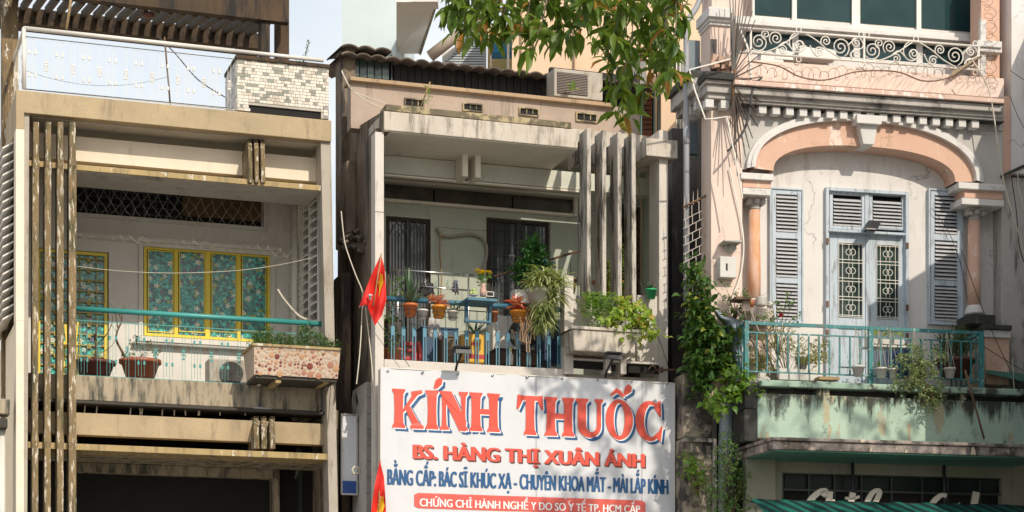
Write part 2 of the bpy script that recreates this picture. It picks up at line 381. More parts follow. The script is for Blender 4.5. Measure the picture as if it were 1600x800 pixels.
# rear wall with openings
g = G(); wallh(g, H, 34, 196, 452, 640, BW, [(112, 283, 412, 331), (56, 386, 170, 600), (224, 383, 422, 525)], .22)
g.out('wall', C_white1, h1)
body(H, 30, 452, zt - .02, BW + .5, 6, C_tan, 'rear_wall', h1)
pbx('transom_backing', 100, 270, 430, 345, BW + .26, BW + .3, C_dark, h1, 0)
g = G(); frame(g, H, 109, 280, 418, 337, BW - .03, BW + .05, 6); g.out('transom_frame', C_wht, h1)
pbx('transom_panel', 285, 290, 408, 337, BW + .2, BW + .22, wm('amber_board', (.16, .09, .035), (.05, .04, .03), bump=.1), h1, 0)
g = G()
for i in range(9): g.pb(H, 116 + i * 18, 284, 119 + i * 18, 337, BW + .12, BW + .14, r=116)
for k in range(4): g.pb(H, 114, 292 + k * 11, 280, 294 + k * 11, BW + .15, BW + .16)
g.out('transom_grille', wm('black_iron', (.03, .03, .035), bump=.1, rough=.5), h1)
pbx('ledge', 214, 374, 440, 380, BW - .07, BW, C_white1, h1)
pbx('ledge', 112, 362, 440, 368, BW - .16, BW - .002, C_white1, h1)
# stained film glass
def stained():
    m, t, b = nodes('flower_film_glass'); tcn = N(t, 'TexCoord'); pos = tcn.outputs['Object']
    mp = N(t, 'Mapping'); mp.inputs['Scale'].default_value = (1, 0, 1); t.links.new(pos, mp.inputs[0]); p = mp.outputs[0]
    v = N(t, 'TexVoronoi', distance='CHEBYCHEV'); v.inputs['Scale'].default_value = 18; t.links.new(p, v.inputs['Vector'])
    sep = N(t, 'SeparateColor'); t.links.new(v.outputs['Color'], sep.inputs[0])
    cr = N(t, 'ValToRGB'); cr.color_ramp.interpolation = 'CONSTANT'; e = cr.color_ramp.elements
    e[0].position = 0; e[0].color = (.06, .46, .42, 1); e[1].position = .25; e[1].color = (.04, .27, .23, 1)
    for q, c in ((.42, (.10, .58, .48, 1)), (.6, (.03, .15, .16, 1)), (.72, (.32, .40, .08, 1)), (.8, (.15, .12, .20, 1)), (.88, (.06, .38, .32, 1))):
        x = e.new(q); x.color = c
    t.links.new(sep.outputs[0], cr.inputs[0]); c = cr.outputs[0]
    ed = N(t, 'TexVoronoi', feature='DISTANCE_TO_EDGE'); ed.inputs['Scale'].default_value = 18; t.links.new(p, ed.inputs['Vector'])
    c = mix(t, ramp(t, ed.outputs['Distance'], .05, .03), c, (.015, .03, .03))
    def flowers(c, sc_, off, pet, ctr, size):
        mp2 = N(t, 'Mapping'); mp2.inputs['Scale'].default_value = (sc_, 0, sc_); mp2.inputs['Location'].default_value = off; t.links.new(pos, mp2.inputs[0])
        vv = N(t, 'TexVoronoi'); vv.inputs['Scale'].default_value = 1; vv.inputs['Randomness'].default_value = .75; t.links.new(mp2.outputs[0], vv.inputs['Vector'])
        sb = N(t, 'VectorMath', operation='SUBTRACT'); t.links.new(mp2.outputs[0], sb.inputs[0]); t.links.new(vv.outputs['Position'], sb.inputs[1])
        sx = N(t, 'SeparateXYZ'); t.links.new(sb.outputs[0], sx.inputs[0])
        at = N(t, 'Math', operation='ARCTAN2'); t.links.new(sx.outputs[2], at.inputs[0]); t.links.new(sx.outputs[0], at.inputs[1])
        m5 = N(t, 'Math', operation='MULTIPLY'); t.links.new(at.outputs[0], m5.inputs[0]); m5.inputs[1].default_value = 5
        cs = N(t, 'Math', operation='COSINE'); t.links.new(m5.outputs[0], cs.inputs[0])
        ma = N(t, 'Math', operation='MULTIPLY_ADD'); t.links.new(cs.outputs[0], ma.inputs[0]); ma.inputs[1].default_value = size * .33; ma.inputs[2].default_value = size * .67
        ln = N(t, 'VectorMath', operation='LENGTH'); t.links.new(sb.outputs[0], ln.inputs[0])
        df = N(t, 'Math', operation='SUBTRACT'); t.links.new(ma.outputs[0], df.inputs[0]); t.links.new(ln.outputs['Value'], df.inputs[1])
        c = mix(t, ramp(t, df.outputs[0], 0, .03), c, pet)
        return mix(t, ramp(t, ln.outputs['Value'], size * .28, size * .18), c, ctr)
    c = flowers(c, 8.3, (3.3, 0, 1.2), (.03, .12, .10), (.1, .1, .15), .36)
    c = flowers(c, 7.6, (0, 0, 0), (.85, .80, .62), (.40, .08, .12), .40)
    t.links.new(c, b.inputs['Base Color']); b.inputs['Roughness'].default_value = .18
    return m
M_st = stained()
# window
G().pb(H, 224, 382, 422, 526, BW + .16, BW + .2).out('window_backing', C_dark, h1)
g = G(); frame(g, H, 217, 377, 430, 531, BW - .04, BW - .002, 7); g.out('window_surround', C_white1, h1, bev=.004)
wf = G(); frame(wf, H, 225, 384, 422, 524, BW + .02, BW + .1, 4.5)
for x in (272.5, 321, 370.5): wf.pb(H, x - .2, 388, x + (8 if x == 321 else 6), 520, BW + .02, BW + .1, r=225)
wf = wf.out('window_frame', C_yel, h1, bev=.003)
for x0, x1 in ((230, 272), (279, 321), (329.5, 370.5), (377, 417)):
    g = G(); g.pb(H, x0 + .4, 389, x1 - .4, 519.5, BW + .06, BW + .07, r=225); g.out('pane', M_st, wf)
    g = G(); frame(g, H, x0 + .8, 390, x1 - .8, 518, BW + .045, BW + .058, 1.6); g.out('pane_frame', C_yel, wf)
pbx('sill', 214, 524, 420, 532, BW - .1, BW - .045, C_white1, h1)
pbx('sill', 208, 533, 425, 536, BW - .14, BW - .002, C_soff, h1)
# door with yellow bars
G().pb(H, 56, 386, 170, 600, BW + .19, BW + .21).out('door_backing', C_dark, h1)
df = G(); frame(df, H, 58, 388, 168, 602, BW + .05, BW + .12, 5)
df.pb(H, 110, 390, 114, 600, BW + .05, BW + .12, r=58); df = df.out('door', C_yel, h1, label='yellow framed door with flower-film panes and horizontal bars')
for x0, x1 in ((63, 110), (114, 163)):
    G().pb(H, x0, 392, x1, 600, BW + .1, BW + .11, r=58).out('pane', M_st, df)
g = G()
for k in range(12):
    y = 398 + k * 17; g.pb(H, 62, y, 164, y + 2, BW + .06, BW + .08, r=58)
    g.pb(H, 84, y - 1, 90, y + 6, BW + .055, BW + .083, r=58); g.pb(H, 136, y - 1, 142, y + 6, BW + .055, BW + .083, r=58)
for x in (74, 98, 124, 150): g.pb(H, x, 390, x + 1.5, 598, BW + .065, BW + .078, r=58)
g.out('door_bars', wm('dull_mustard_enamel', (.42, .32, .05), (.34, .25, .04), rough=.4), df)
# right inner wall: painted bricks, rain pipe, louvres in two bays
uR = H.u(501, .3); uB = H.u(452, BW)
def sw(f): return uR + (uB - uR) * f   # position along the right inner wall
def wq(f): return .42 + (BW - .42) * f
g = G(); zt2 = H.z(503, 262, .42)
pts = [(sw(0), wq(0)), (sw(1), wq(1)), (sw(1) + .12, wq(1)), (sw(0) + .12, wq(0))]
z0r = H.z(500, 640, .4)
def slab(g, f0, f1, z0, z1, off, th):
    g.hexa([(sw(f0) + off, wq(f0), z0), (sw(f0) + off + th, wq(f0), z0), (sw(f1) + off + th, wq(f1), z0), (sw(f1) + off, wq(f1), z0),
            (sw(f0) + off, wq(f0), z1), (sw(f0) + off + th, wq(f0), z1), (sw(f1) + off + th, wq(f1), z1), (sw(f1) + off, wq(f1), z1)]); return g
zl = H.z(490, 505, .5); zh = H.z(490, 300, .5)
slab(slab(slab(slab(G(), .5, 1, z0r, zt2 + .4, 0, .12), 0, .5, z0r, zl, 0, .12), 0, .5, zh, zt2 + .4, 0, .12), 0, .06, zl, zh, 0, .12).out('side_wall', C_white1, h1)
slab(G(), .25, .31, zl, zh, -.02, .14).out('louvre_post', C_white1, h1)
slab(G(), .0, .5, zl, zh, .115, .01).out('louvre_backing', C_dark, h1)
for f0, f1 in ((.07, .24), (.32, .49)):
    src = None
    for i in range(14):
        z = zl + .03 + i * (zh - zl) / 14.2
        if src is None:
            g = G(); p0, p1 = sw(f0), sw(f1)
            g.hexa([(p0 - .05, wq(f0), z), (p0 + .1, wq(f0), z + .10), (p1 + .1, wq(f1), z + .10), (p1 - .05, wq(f1), z),
                    (p0 - .05, wq(f0), z + .02), (p0 + .1, wq(f0), z + .12), (p1 + .1, wq(f1), z + .12), (p1 - .05, wq(f1), z + .02)]); src = g.out('louvre', C_white1, h1); z00 = z
        else: inst(src, h1, (0, 0, z - z00))
src = None; br0 = None
for r_ in range(22):
    for c_ in range(4):
        f0 = .52 + c_ * .12 + (r_ % 2) * .05; f1 = min(f0 + .112, .995); z = z0r + .25 + r_ * .1
        if f1 - f0 < .03: continue
        if (r_ % 2, c_) not in (src or {}):
            src = src or {}; o = slab(G(), f0, f1, z, z + .088, -.014, .012).out('brick', C_white1, h1); src[(r_ % 2, c_)] = (o, z)
        else: o0, z_ = src[(r_ % 2, c_)]; inst(o0, h1, (rnd.uniform(-.003, .003), 0, z - z_))
G().tube([(sw(.66) - .07, wq(.66), z0r), (sw(.66) - .07, wq(.66), zt2 + .3)], .055, 10).out('rain_pipe', C_wht, h1)
# fins
for (x0, x1, b0, b1) in ((52, 61, 50, 60), (71, 80, 69, 79.5), (90, 99, 88.5, 99.5), (108.5, 118.5, 107, 119.5)):
    g = G(); t0 = H.L(x0, 190, .0); t1 = H.L(x1, 190, 0); m0 = H.L((x0 + b0) / 2 - .5, 265, 0); m1 = H.L((x1 + b1) / 2 + .5, 265, 0); c0 = H.L(b0, 1030, 0); c1 = H.L(b1, 1030, 0)
    def ring(p, q, wa, wb): return [(p[0], wa, p[2]), (q[0], wa, p[2]), (q[0], wb, p[2]), (p[0], wb, p[2])]
    rs = [ring(c0, c1, -.02, .28), ring(H.L(b0 + .3, 700, 0), H.L(b1 - .3, 700, 0), -.02, .28), ring(H.L(b0 - .5, 690, 0), H.L(b1 + .5, 690, 0), -.04, .28),
          ring(H.L(b0 + .4, 672, 0), H.L(b1 - .6, 672, 0), -.02, .28), ring(m0, m1, -.02, .27), ring(H.L(x0 - .3, 258, 0), H.L(x1 + 1, 258, 0), -.04, .26), ring(H.L(x0, 245, 0), H.L(x1, 245, 0), -.01, .25), ring(t0, t1, -.01, .25)]
    vs = [p for r_ in rs for p in r_]; n = len(rs)
    g.add(vs, [(3, 2, 1, 0), tuple((n - 1) * 4 + i for i in range(4))] + [(i * 4 + k, i * 4 + (k + 1) % 4, (i + 1) * 4 + (k + 1) % 4, (i + 1) * 4 + k) for i in range(n - 1) for k in range(4)])
    g.out('fin', C_fin, h1, bev=.012)
def brk(x0, x1, yt, yb, w0=.0, lean=3):
    g = G(); a0 = H.L(x0, yt, w0 + .3); a1 = H.L(x1, yt, w0 + .3); b0 = H.L(x0 + .5, yt + 18, w0); b1 = H.L(x1 + .5, yt + 18, w0); c0 = H.L(x0 + lean, yb, w0 + .04); c1 = H.L(x1 + lean, yb, w0 + .04)
    def ring(p, q, wa, wb): return [(p[0], wa, p[2]), (q[0], wa, p[2]), (q[0], wb, p[2]), (p[0], wb, p[2])]
    rs = [ring(c0, c1, w0 + .04, .6), ring(b0, b1, w0, .6), ring(a0, a1, w0 + .3, .6)]; vs = [p for r_ in rs for p in r_]
    g.add(vs, [(3, 2, 1, 0), (8, 9, 10, 11)] + [(i * 4 + k, i * 4 + (k + 1) % 4, (i + 1) * 4 + (k + 1) % 4, (i + 1) * 4 + k) for i in range(2) for k in range(4)])
    g.out('bracket_fin', C_fin, h1, bev=.008)
for x in (387, 397, 407): brk(x, x + 6.5, 214, 285, .0, 1.5)
# parapet, gap and lower beams
pbx('parapet', 44, 582, 500, 621, .3, .55, C_dirty, h1, .012)
pbx('parapet_cap', 122, 583, 393, 588, .28, .57, C_dirty, h1) if False else None
pbx('floor_slab', 44, 596, 500, 612, .56, BW + .5, C_soff, h1)
pbx('ledge', 46, 621.5, 523, 626, .2, .7, wm('near_black_concrete', (.06, .055, .045), (.035, .03, .025)), h1)  # near-black strip below the parapet
pbx('beam', 44, 641, 524, 676, .3, .5, C_tan, h1, .01)
pbx('trim', 44, 690, 524, 700, .08, .7, C_trim, h1, .008)
pbx('soffit', 44, 704, 524, 707, .72, 1.7, C_dirty, h1)
for x in (133, 152, 205, 217, 223, 254, 272, 287, 312, 343, 382, 457, 486, 512):
    g = G(); p0 = H.L(x, 624, .5); p1 = H.L(x + rnd.uniform(-3, 3), 650, .5); q = .012 if x % 3 else .02
    g.tube([(p0[0], .45, p0[2]), (p1[0], .45, p1[2])], q, 5); g.out('spacer', C_cream, h1)
for x in (396, 408, 421): brk(x, x + 8.5, 650, 701, .06, 1)
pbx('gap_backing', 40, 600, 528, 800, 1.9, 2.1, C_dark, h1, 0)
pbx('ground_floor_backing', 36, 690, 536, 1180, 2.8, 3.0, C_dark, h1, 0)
pbx('inner_beam', 120, 722, 432, 737, 1.7, 1.95, C_dirty, h1)
pbx('inner_post', 425, 728, 437, 1100, 1.7, 1.95, C_dirty, h1)
pbx('inner_post', 462, 700, 472, 1100, 1.9, 2.1, wm('grey_green_post', (.14, .16, .13)), h1)
g = G(); g.pb(H, 300, 745, 304, 1100, 2.5, 2.56); g.pb(H, 172, 745, 175, 1100, 2.5, 2.56); g.out('inner_mullion', C_dirty, h1)
G().tube(smoothpts(P(H, 2.3, (190, 745), (202, 775), (225, 797), (236, 812))), .02, 5).out('hanging_hose', C_bamb, h1)
g = G(); g.hexa([(H.u(523, .4), .45, .05), (H.u(533, .4) - .03, .45, .05), (H.u(490, 2.4), 2.5, .05), (H.u(478, 2.4), 2.5, .05),
                (H.u(523, .4), .45, H.z(520, 640, .4)), (H.u(533, .4) - .03, .45, H.z(520, 640, .4)), (H.u(490, 2.4), 2.5, H.z(520, 640, .4)), (H.u(478, 2.4), 2.5, H.z(520, 640, .4))]); g.out('side_wall', C_dirty, h1)
# small ledge and pipe at the left edge
pbx('ledge', -14, 622, 16, 646, -.05, .3, C_dirty, h1, .02)
pbx('ledge', -14, 652, 12, 668, .0, .3, wm('near_black_concrete', (0, 0, 0)), h1, .02)  # near-black lower strip of the small ledge
G().tube(P(H, .2, (3, 672), (3, 1100)), .055, 10).out('rain_pipe', C_wht, h1)
# planter with round mosaic
pl = G(); A = H.L(397, 540, -.55); B = H.L(533, 540, -.55); zt_ = A[2]; zm = H.z(397, 583, -.55); ub = H.u(410, .1)
pu0, pu1 = A[0], B[0] - .01
pl.hexa([(pu0 + .02, -.45, zm), (pu1 - .02, -.45, zm), (pu1 - .02, .3, zm), (pu0 + .05, .3, zm), (pu0, -.55, zt_), (pu1, -.55, zt_), (pu1, .3, zt_), (pu0, .3, zt_)])
plo = pl.out('planter', wm('cream_grout', (.62, .50, .40), (.55, .42, .33), fine=40), h1)
g = G(); g.box(pu0 - .03, pu1, -.58, -.5, zt_, zt_ + .035); g.box(pu0 - .03, pu0 + .05, -.5, .3, zt_, zt_ + .035); g.out('coping', C_trim, plo)
G().box(pu0 + .05, pu1 - .03, -.42, .29, zm - .05, zm - .003).out('planter_base', wm('near_black_concrete', (0, 0, 0)), plo)  # near-black base panel of the planter
for x in (431, 506): G().pb(H, x, 574, x + 8, 598, -.4, .28).out('bracket', C_trim, plo)
mats = [wm('tile_cream', (.68, .55, .42), rough=.4), wm('tile_peach', (.62, .36, .2), rough=.4), wm('tile_rust', (.25, .07, .05), rough=.4), wm('tile_salmon', (.5, .24, .16), rough=.4)]
g = G(); q = random.Random(3); placed = []
for _ in range(2600):
    r_ = q.choice([.05, .04, .03, .022, .018, .018]); uu = q.uniform(pu0 + .03, pu1 - .03); vv = q.uniform(.03, .97) * (zt_ - zm)
    if any((uu - a_) ** 2 + (vv - b_) ** 2 < (r_ + c_ + .003) ** 2 for a_, b_, c_ in placed): continue
    placed.append((uu, vv, r_)); wf_ = -.45 - .1 * vv / (zt_ - zm) - .006
    n_ = 12; mi = q.choices([0, 1, 2, 3], [4, 3, 2.4, 2])[0] if r_ < .045 else q.choice([2, 1, 3])
    vs = [(uu, wf_ - .004, zm + vv)] + [(uu + r_ * math.cos(2 * math.pi * k / n_), wf_ + (-.1 * r_ * math.sin(2 * math.pi * k / n_) / .4), zm + vv + r_ * math.sin(2 * math.pi * k / n_)) for k in range(n_)]
    g.add(vs, [(0, k + 1, (k + 1) % n_ + 1) for k in range(n_)], mi)
g.out('mosaic', mats, plo, kind='stuff')
G().box(pu0 + .04, pu1 - .03, -.5, .28, zt_ - .06, zt_ - .02).out('soil', C_bark, plo)
gr = leafm('fern_green', (.05, .12, .03), (.11, .20, .05))
t = root(H, 'leafy_shrub', 'low feathery green shrub filling the round-mosaic planter', 'shrub', at=((pu0 + pu1) / 2, -.2, zt_))
g = G(); s_ = G()
for k in range(9):
    cx = pu0 + .12 + k * (pu1 - pu0 - .15) / 8.2; hh = [.17, .24, .2, .17, .17, .30, .25, .18, .15][k]
    cs = bush(g, (cx, -.2, zt_ + hh * .65), (.14, .2, hh * .85), 300, .045, .02, up=.5, clump=6); stems(s_, (cx, -.2, zt_), cs, .003, 0, 3)
g.out('foliage', gr, t); s_.out('stem', C_bark, t)
# teal rail
def fancy_rail(H, name, label, x0, x1, yt, ysub, yb, w, mat, rt, matrod, groups, sub=True, posts=(), par=None, rr=.0035):
    t = G().tube([H.L(x0, yt, w), (H.u(x1, w), w, H.z(x0, yt, w))], rt, 10).out(name, mat, par, label=label)
    u0 = H.u(x0, w); u1 = H.u(x1, w); zT = H.z(x0, ysub, w); zB = H.z(x0, yb, w)
    g = G(); g.tube([(u0, w, zT), (u1, w, zT)], .008, 4); g.tube([(u0, w, zB), (u1, w, zB)], .009, 4); g.out('rail_bar', matrod, t)
    n = groups; st = (u1 - u0) / n; src = None
    for i in range(n):
        c = u0 + st * (i + .3)
        if src is None:
            g = G(); hgt = zT - zB
            for d in (-.09, -.045, .0, .045): g.tube([(c + d, w, zB + (.0 if d in (-.09, .0) else hgt * .05)), (c + d, w, zT)], rr, 4)
            for d, f in ((-.045, .68), (.045, .68), (-.045, .25), (.045, .25)): g.box(c + d - .016, c + d + .016, w - .012, w + .012, zB + hgt * f, zB + hgt * f + .055)
            d = st * .5
            for e in (-.02, .025): g.tube([(c + d + e, w, zB), (c + d + e, w, zT)], rr, 4)
            for k in range(4):
                an = math.pi * k / 4; dx, dz = .05 * math.cos(an), .05 * math.sin(an); g.tube([(c + d - dx, w - .012, zB + hgt * .47 - dz), (c + d + dx, w - .012, zB + hgt * .47 + dz)], .005, 4)
            g.box(c + d - .025, c + d + .025, w - .01, w + .01, zB + hgt * .53, zB + hgt * .56); g.box(c + d - .025, c + d + .025, w - .01, w + .01, zB + hgt * .38, zB + hgt * .41)
            src = g.out('baluster', matrod, t)
        else: inst(src, t, (st * i, 0, 0))
    return t
fr = fancy_rail(H, 'railing', None, 118, 508, 482, 500, 586, .32, C_teal, .042, C_teal, 9, par=h1)
G().tube([H.L(505, 506, .32), H.L(505, 545, .32)], .02, 6).out('rail_post', C_teal, fr)
# roof rail
G().tube([H.L(366, 44, .1), (H.u(505, .1), .1, H.z(38, 44, .1))], .032, 8).out('rail_extension', C_wht, h1) if False else None
rr_ = fancy_rail(H, 'roof_railing', 'thin white roof railing with little square ornaments', 38, 366, 44, 57, 139, .1, C_wht, .032, C_wht, 8, par=h1, rr=.0028)
G().tube(P(H, .1, (37.5, 44), (37.5, 139)), .032, 8).out('rail_post', C_wht, rr_)
G().tube([H.L(38, 44, .1), (b[0] + .12, b[1], H.z(38, 44, .1))], .028, 8).out('return_rail', C_wht, rr_)
G().tube([H.L(38, 44, .1), H.L(38, 50, .1)], .028, 8).out('rail_corner', C_wht, rr_)
g = G()
for k in range(12): f = k / 12; g.tube([(H.u(38, .1) + (b[0] + .12 - H.u(38, .1)) * f, .1 + (b[1] - .1) * f, zt), (H.u(38, .1) + (b[0] + .12 - H.u(38, .1)) * f, .1 + (b[1] - .1) * f, H.z(38, 47, .1))], .005, 4)
g.out('return_balusters', C_wht, rr_)
G().tube([(H.u(366, .1), .1, H.z(38, 44, .1)), (H.u(505, .1), .1, H.z(38, 44, .1))], .032, 8).out('rail_extension', C_wht, rr_)
g = G(); g.tube(P(H, .07, (40, 139), (365, 169.5)), .008, 4); g.tube(P(H, .07, (40, 57), (365, 92)), .006, 4); g.out('black_wire', C_wire, rr_)
# mosaic box on the roof
rb = G().pb(H, 370, 92, 514, 171, .05, 1.05); rb = None
A = H.L(370, 92, .05); B = H.L(514, 92, .05); z1 = A[2]; z0 = H.z(370, 172, .05); su0 = H.u(388, .05); su1 = H.u(502, .05); sz = H.z(388, 163, .05)
grout = wm('mosaic_grout', (.50, .46, .40))
mb = G(); mb.box(A[0], B[0], .06, 1.0, sz, z1); mb.box(A[0], su0, .06, 1.0, z0, sz); mb.box(su1, B[0], .06, 1.0, z0, sz); mb.box(su0, su1, .5, 1.0, z0, sz)
mbo = mb.out('rooftop_planter', grout, None, H, 'rooftop box planter clad in cream and grey mosaic above the slot', cat='planter', at=(A[0], .05, z0))
G().box(A[0] - .02, B[0] + .01, .02, 1.03, z1 + .001, z1 + .06).out('coping', C_brown, mbo, bev=.008)
G().box(su0, su1, .09, .099, z0, sz).out('slot', C_dark, mbo)
tm = [wm('tile_ivory', (.66, .62, .54), (.58, .54, .46), rough=.35, bump=.05), wm('tile_beige', (.54, .47, .38), rough=.35, bump=.05), wm('tile_grey', (.24, .24, .20), (.17, .17, .14), rough=.35, bump=.05)]
def mosaic(g, u0, u1, z0, z1, put, holes=None):
    q = random.Random(5); z = z0
    while z < z1 - .02:
        hh = .048; u = u0 + q.uniform(0, .02)
        while u < u1 - .02:
            ww = q.choice([.045, .07, .1]); ww = min(ww, u1 - u)
            if not (holes and holes[0] - .03 < u < holes[1] - .01 and z < holes[2]):
                h2 = hh * (2 if q.random() < .0 else 1)
                put(g, u + .003, u + ww - .003, z + .003, z + h2 - .003, q.choices([0, 1, 2], [5, 1.1, 1.5])[0])
            u += ww
        z += hh
g = G(); mosaic(g, A[0], B[0], z0, z1, lambda g, a_, b_, c_, d_, m_: g.box(a_, b_, .05, .0595, c_, d_, m_), (su0, su1, sz))
g.out('mosaic', tm, mbo, kind='stuff')
g = G(); mosaic(g, .06, .99, z0, z1, lambda g, a_, b_, c_, d_, m_: g.box(A[0] - .008, A[0] - .0005, a_, b_, c_, d_, m_)); g.out('mosaic', tm, mbo, kind='stuff')
t = root(H, 'wild_sprig', 'thin wild sprig growing from the coping of the rooftop planter', 'plant', at=H.L(480, 100, .4))
g = G(); s_ = G(); p = P(H, .4, (474, 100), (477, 88), (480, 76), (483, 65)); s_.tube(smoothpts(p, 3), .005, 4)
for k in smoothpts(p, 5): g.leaf(k, (rnd.uniform(-1, 1), -.3, .5), (0, 0, 1), .05, .02); g.leaf(k, (rnd.uniform(-1, 1), .3, .5), (0, 0, 1), .05, .02)
for x in (436, 452, 468, 470, 462): bush(g, H.L(x, 100, .3), (.06, .1, .03), 18, .05, .02)
g.out('foliage', gr, t); s_.out('stem', C_bark, t)
# pergola
pg = root(H, 'pergola', 'dark brown roof pergola with close slats above the white railing', 'pergola', at=H.L(428, 90, 1.6))
wA, wB = 1.0, 2.9
ua, ue = H.u(-40, wA), H.u(452, wA)
zf1 = H.z(270, -14, wA); zf0 = H.z(270, 15, wA)
G().box(ua, ue, wA, wA + .16, zf0, zf1 + .1).out('beam', C_brown, pg, bev=.01)
zb0 = H.z(270, 58, wB); zb1 = H.z(270, 37, wB)
zz = zf0 + .02
dz_ = zb0 - zf0
G().box(H.u(-40, wB), H.u(408, wB), wB, wB + .2, zb0, zb1).out('beam', C_brown, pg, bev=.01)
G().box(H.u(-40, wB), H.u(408, wB), wB - .1, wB + .32, zb0 - .07, zb0 - .003).out('beam_ledge', C_brown, pg)
sl = None
for i in range(27):
    uu = ua + .05 + i * .195
    if uu > ue - .2: break
    if sl is None:
        g = G()
        g.hexa([(uu, wA + .2, zf0 - .0), (uu + .075, wA + .2, zf0 - .0), (uu + .075, wB + .1, zb1 - .05), (uu, wB + .1, zb1 - .05),
                (uu, wA + .2, zf0 + .12), (uu + .075, wA + .2, zf0 + .12), (uu + .075, wB + .1, zb1 + .07), (uu, wB + .1, zb1 + .07)]); sl = g.out('slat', wm('weathered_slat', (.10, .08, .06), (.05, .04, .03), (.3, .28, .25), .6, .7, 5), pg)
    else: inst(sl, pg, (i * .195, 0, 0))
for x0, x1, ww in ((408, 422, 1.06), (433, 452, 1.4)):
    G().pb(H, x0, -30, x1, 106, ww, ww + .25, r=x0).out('post', C_brown, pg, bev=.01)
G().pb(H, 3, -30, 29, 700, 1.7, 2.0).out('post', wm('peeling_brown', (.26, .18, .09), (.16, .11, .06), (.05, .04, .03), .5, .7, peel=(.6, .55, .47), pa=.56, pb=.6, ps=6), pg, bev=.01)
g = G(); g.lathe(H.L(232, 24, 1.3), [(.02, .06), (.09, .03), (.10, -.01), (.05, -.04)], 12); g.out('pergola_lamp', C_dkpot, None, H, 'small dark round lamp hanging under the pergola slats', cat='lamp')
G().tube(P(H, .6, (113, -40), (110, 5), (104, 46)), .022, 6).out('bamboo_pole', C_bamb, None, H, 'leaning bamboo pole crossing the pergola slats', cat='pole')
G().tube(P(H, .5, (257, 58), (266, 163)), .014, 5).out('iron_rod', C_rust, None, H, 'thin rusty rod standing behind the white roof railing', cat='rod')
cable(H, 'roof_cable', P(H, .4, (246, 56), (275, 85), (310, 125), (352, 152)), .01, C_wire, 'black cable running down from the white roof railing to the mosaic planter')
cable(H, 'thin_wire', sag(H.L(40, 110, .3), H.L(262, 120, .3), .18), .003, C_wire, 'hair-thin wire sagging behind the white roof railing')
# AC unit, pots, net, lines
def ac_unit(H, label, x0, y0, x1, y1, w0, dep, fan=True, group=None, cm=None):
    A = H.L(x0, y1, w0); u1 = H.u(x1, w0); z1 = H.z(x0, y0, w0); t = root(H, 'air_conditioner', label, 'air conditioner', group, A)
    G().box(A[0], u1, w0, w0 + dep, A[2], z1).out('casing', cm or C_wht, t, bev=.015)
    hgt = z1 - A[2]; wd_ = u1 - A[0]; r = hgt * .42
    if fan:
        c = (A[0] + wd_ * .58, A[2] + hgt * .5); g = G(); g.prism([(c[0] + r * math.cos(k * math.pi / 12), c[1] + r * math.sin(k * math.pi / 12)) for k in range(24)], w0 - .012, w0 - .004); g.out('fan_opening', wm('fan_grey', (.12, .11, .10)), t)
        g = G()
        for k in range(7):
            rr = r * (.15 + .85 * k / 6); g.tube([(c[0] + rr * math.cos(j * math.pi / 12), w0 - .02, c[1] + rr * math.sin(j * math.pi / 12)) for j in range(25)], .004, 4)
        for k in range(12): a_ = k * math.pi / 6; g.tube([(c[0], w0 - .022, c[1]), (c[0] + r * math.cos(a_), w0 - .022, c[1] + r * math.sin(a_))], .003, 4)
        g.out('grille', wm('black_cable', (0, 0, 0)), t)
    else:
        G().box(A[0] + .05, A[0] + wd_ * .68, w0 - .008, w0 - .002, A[2] + .05, z1 - .06).out('fan_opening', wm('dark_louvre', (.06, .05, .045)), t)
        g = G(); n = int(hgt / .035)
        for k in range(n): g.box(A[0] + .05, A[0] + wd_ * .68, w0 - .02, w0 - .01, A[2] + .06 + k * (hgt - .12) / n, A[2] + .072 + k * (hgt - .12) / n)
        g.out('grille', wm('brown_grey_slats', (.30, .25, .22)), t)
    return t
ac_unit(H, 'white air conditioner behind the teal railing below the yellow windows', 326, 560, 386, 604, 1.5, .35, cm=wm('aged_beige_metal', (.46, .41, .34), (.36, .32, .27), (.18, .13, .09), .52, .7, 3, rough=.5))
t = potted(H, 'potted_plant', 'dark red pot with a bare gnarled stem beside the left fins', 148, 565, 592, 62, .8, C_dkpot, kind='none')
s_ = G(); w_ = .8
for pts, r in (([(150, 566), (151, 545), (149, 525), (154, 505)], .035), ([(151, 540), (168, 520), (176, 500), (172, 480)], .01), ([(150, 530), (140, 505), (150, 480), (165, 470), (174, 478)], .008), ([(152, 555), (175, 540), (182, 520), (170, 505)], .006), ([(150, 560), (138, 540), (132, 520)], .006)):
    s_.tube(smoothpts(P(H, w_, *pts), 4), r, 6, 0, r * .4)
s_.out('stem', C_bark, t)
t = potted(H, 'potted_plant', 'terracotta pot with a bare crooked trunk and small leafy sprays', 219, 563, 594, 62, .85, C_terra, kind='none')
s_ = G(); g = G()
for pts, r in (([(197, 562), (190, 548), (182, 532), (183, 518), (190, 502), (190, 490)], .025), ([(184, 512), (181, 495), (176, 480)], .012), ([(190, 500), (186, 488), (196, 478)], .008), ([(190, 492), (180, 490), (176, 478)], .006), ([(196, 555), (200, 545), (198, 540)], .01)):
    s_.tube(smoothpts(P(H, .85, *pts), 4), r, 6, 0, r * .4)
cs = []
for x, y in ((205, 555), (215, 545), (228, 550), (240, 545), (247, 555), (210, 535), (235, 535), (222, 560), (196, 558), (212, 528)):
    p_ = H.L(x, y, .8); cs += bush(g, p_, (.07, .08, .06), 26, .035, .022, up=.4)
stems(s_, H.L(219, 563, .85), cs, .003, 0, 2); s_.out('stem', C_bark, t); g.out('foliage', leafm('small_leaf', (.09, .16, .05), (.18, .26, .10)), t)
pbx_ = G(); pbx_.tube(P(H, 1.2, (102, 507), (105, 535)), .03, 4); pbx_.tube(P(H, 1.2, (122, 503), (118, 533)), .02, 4)
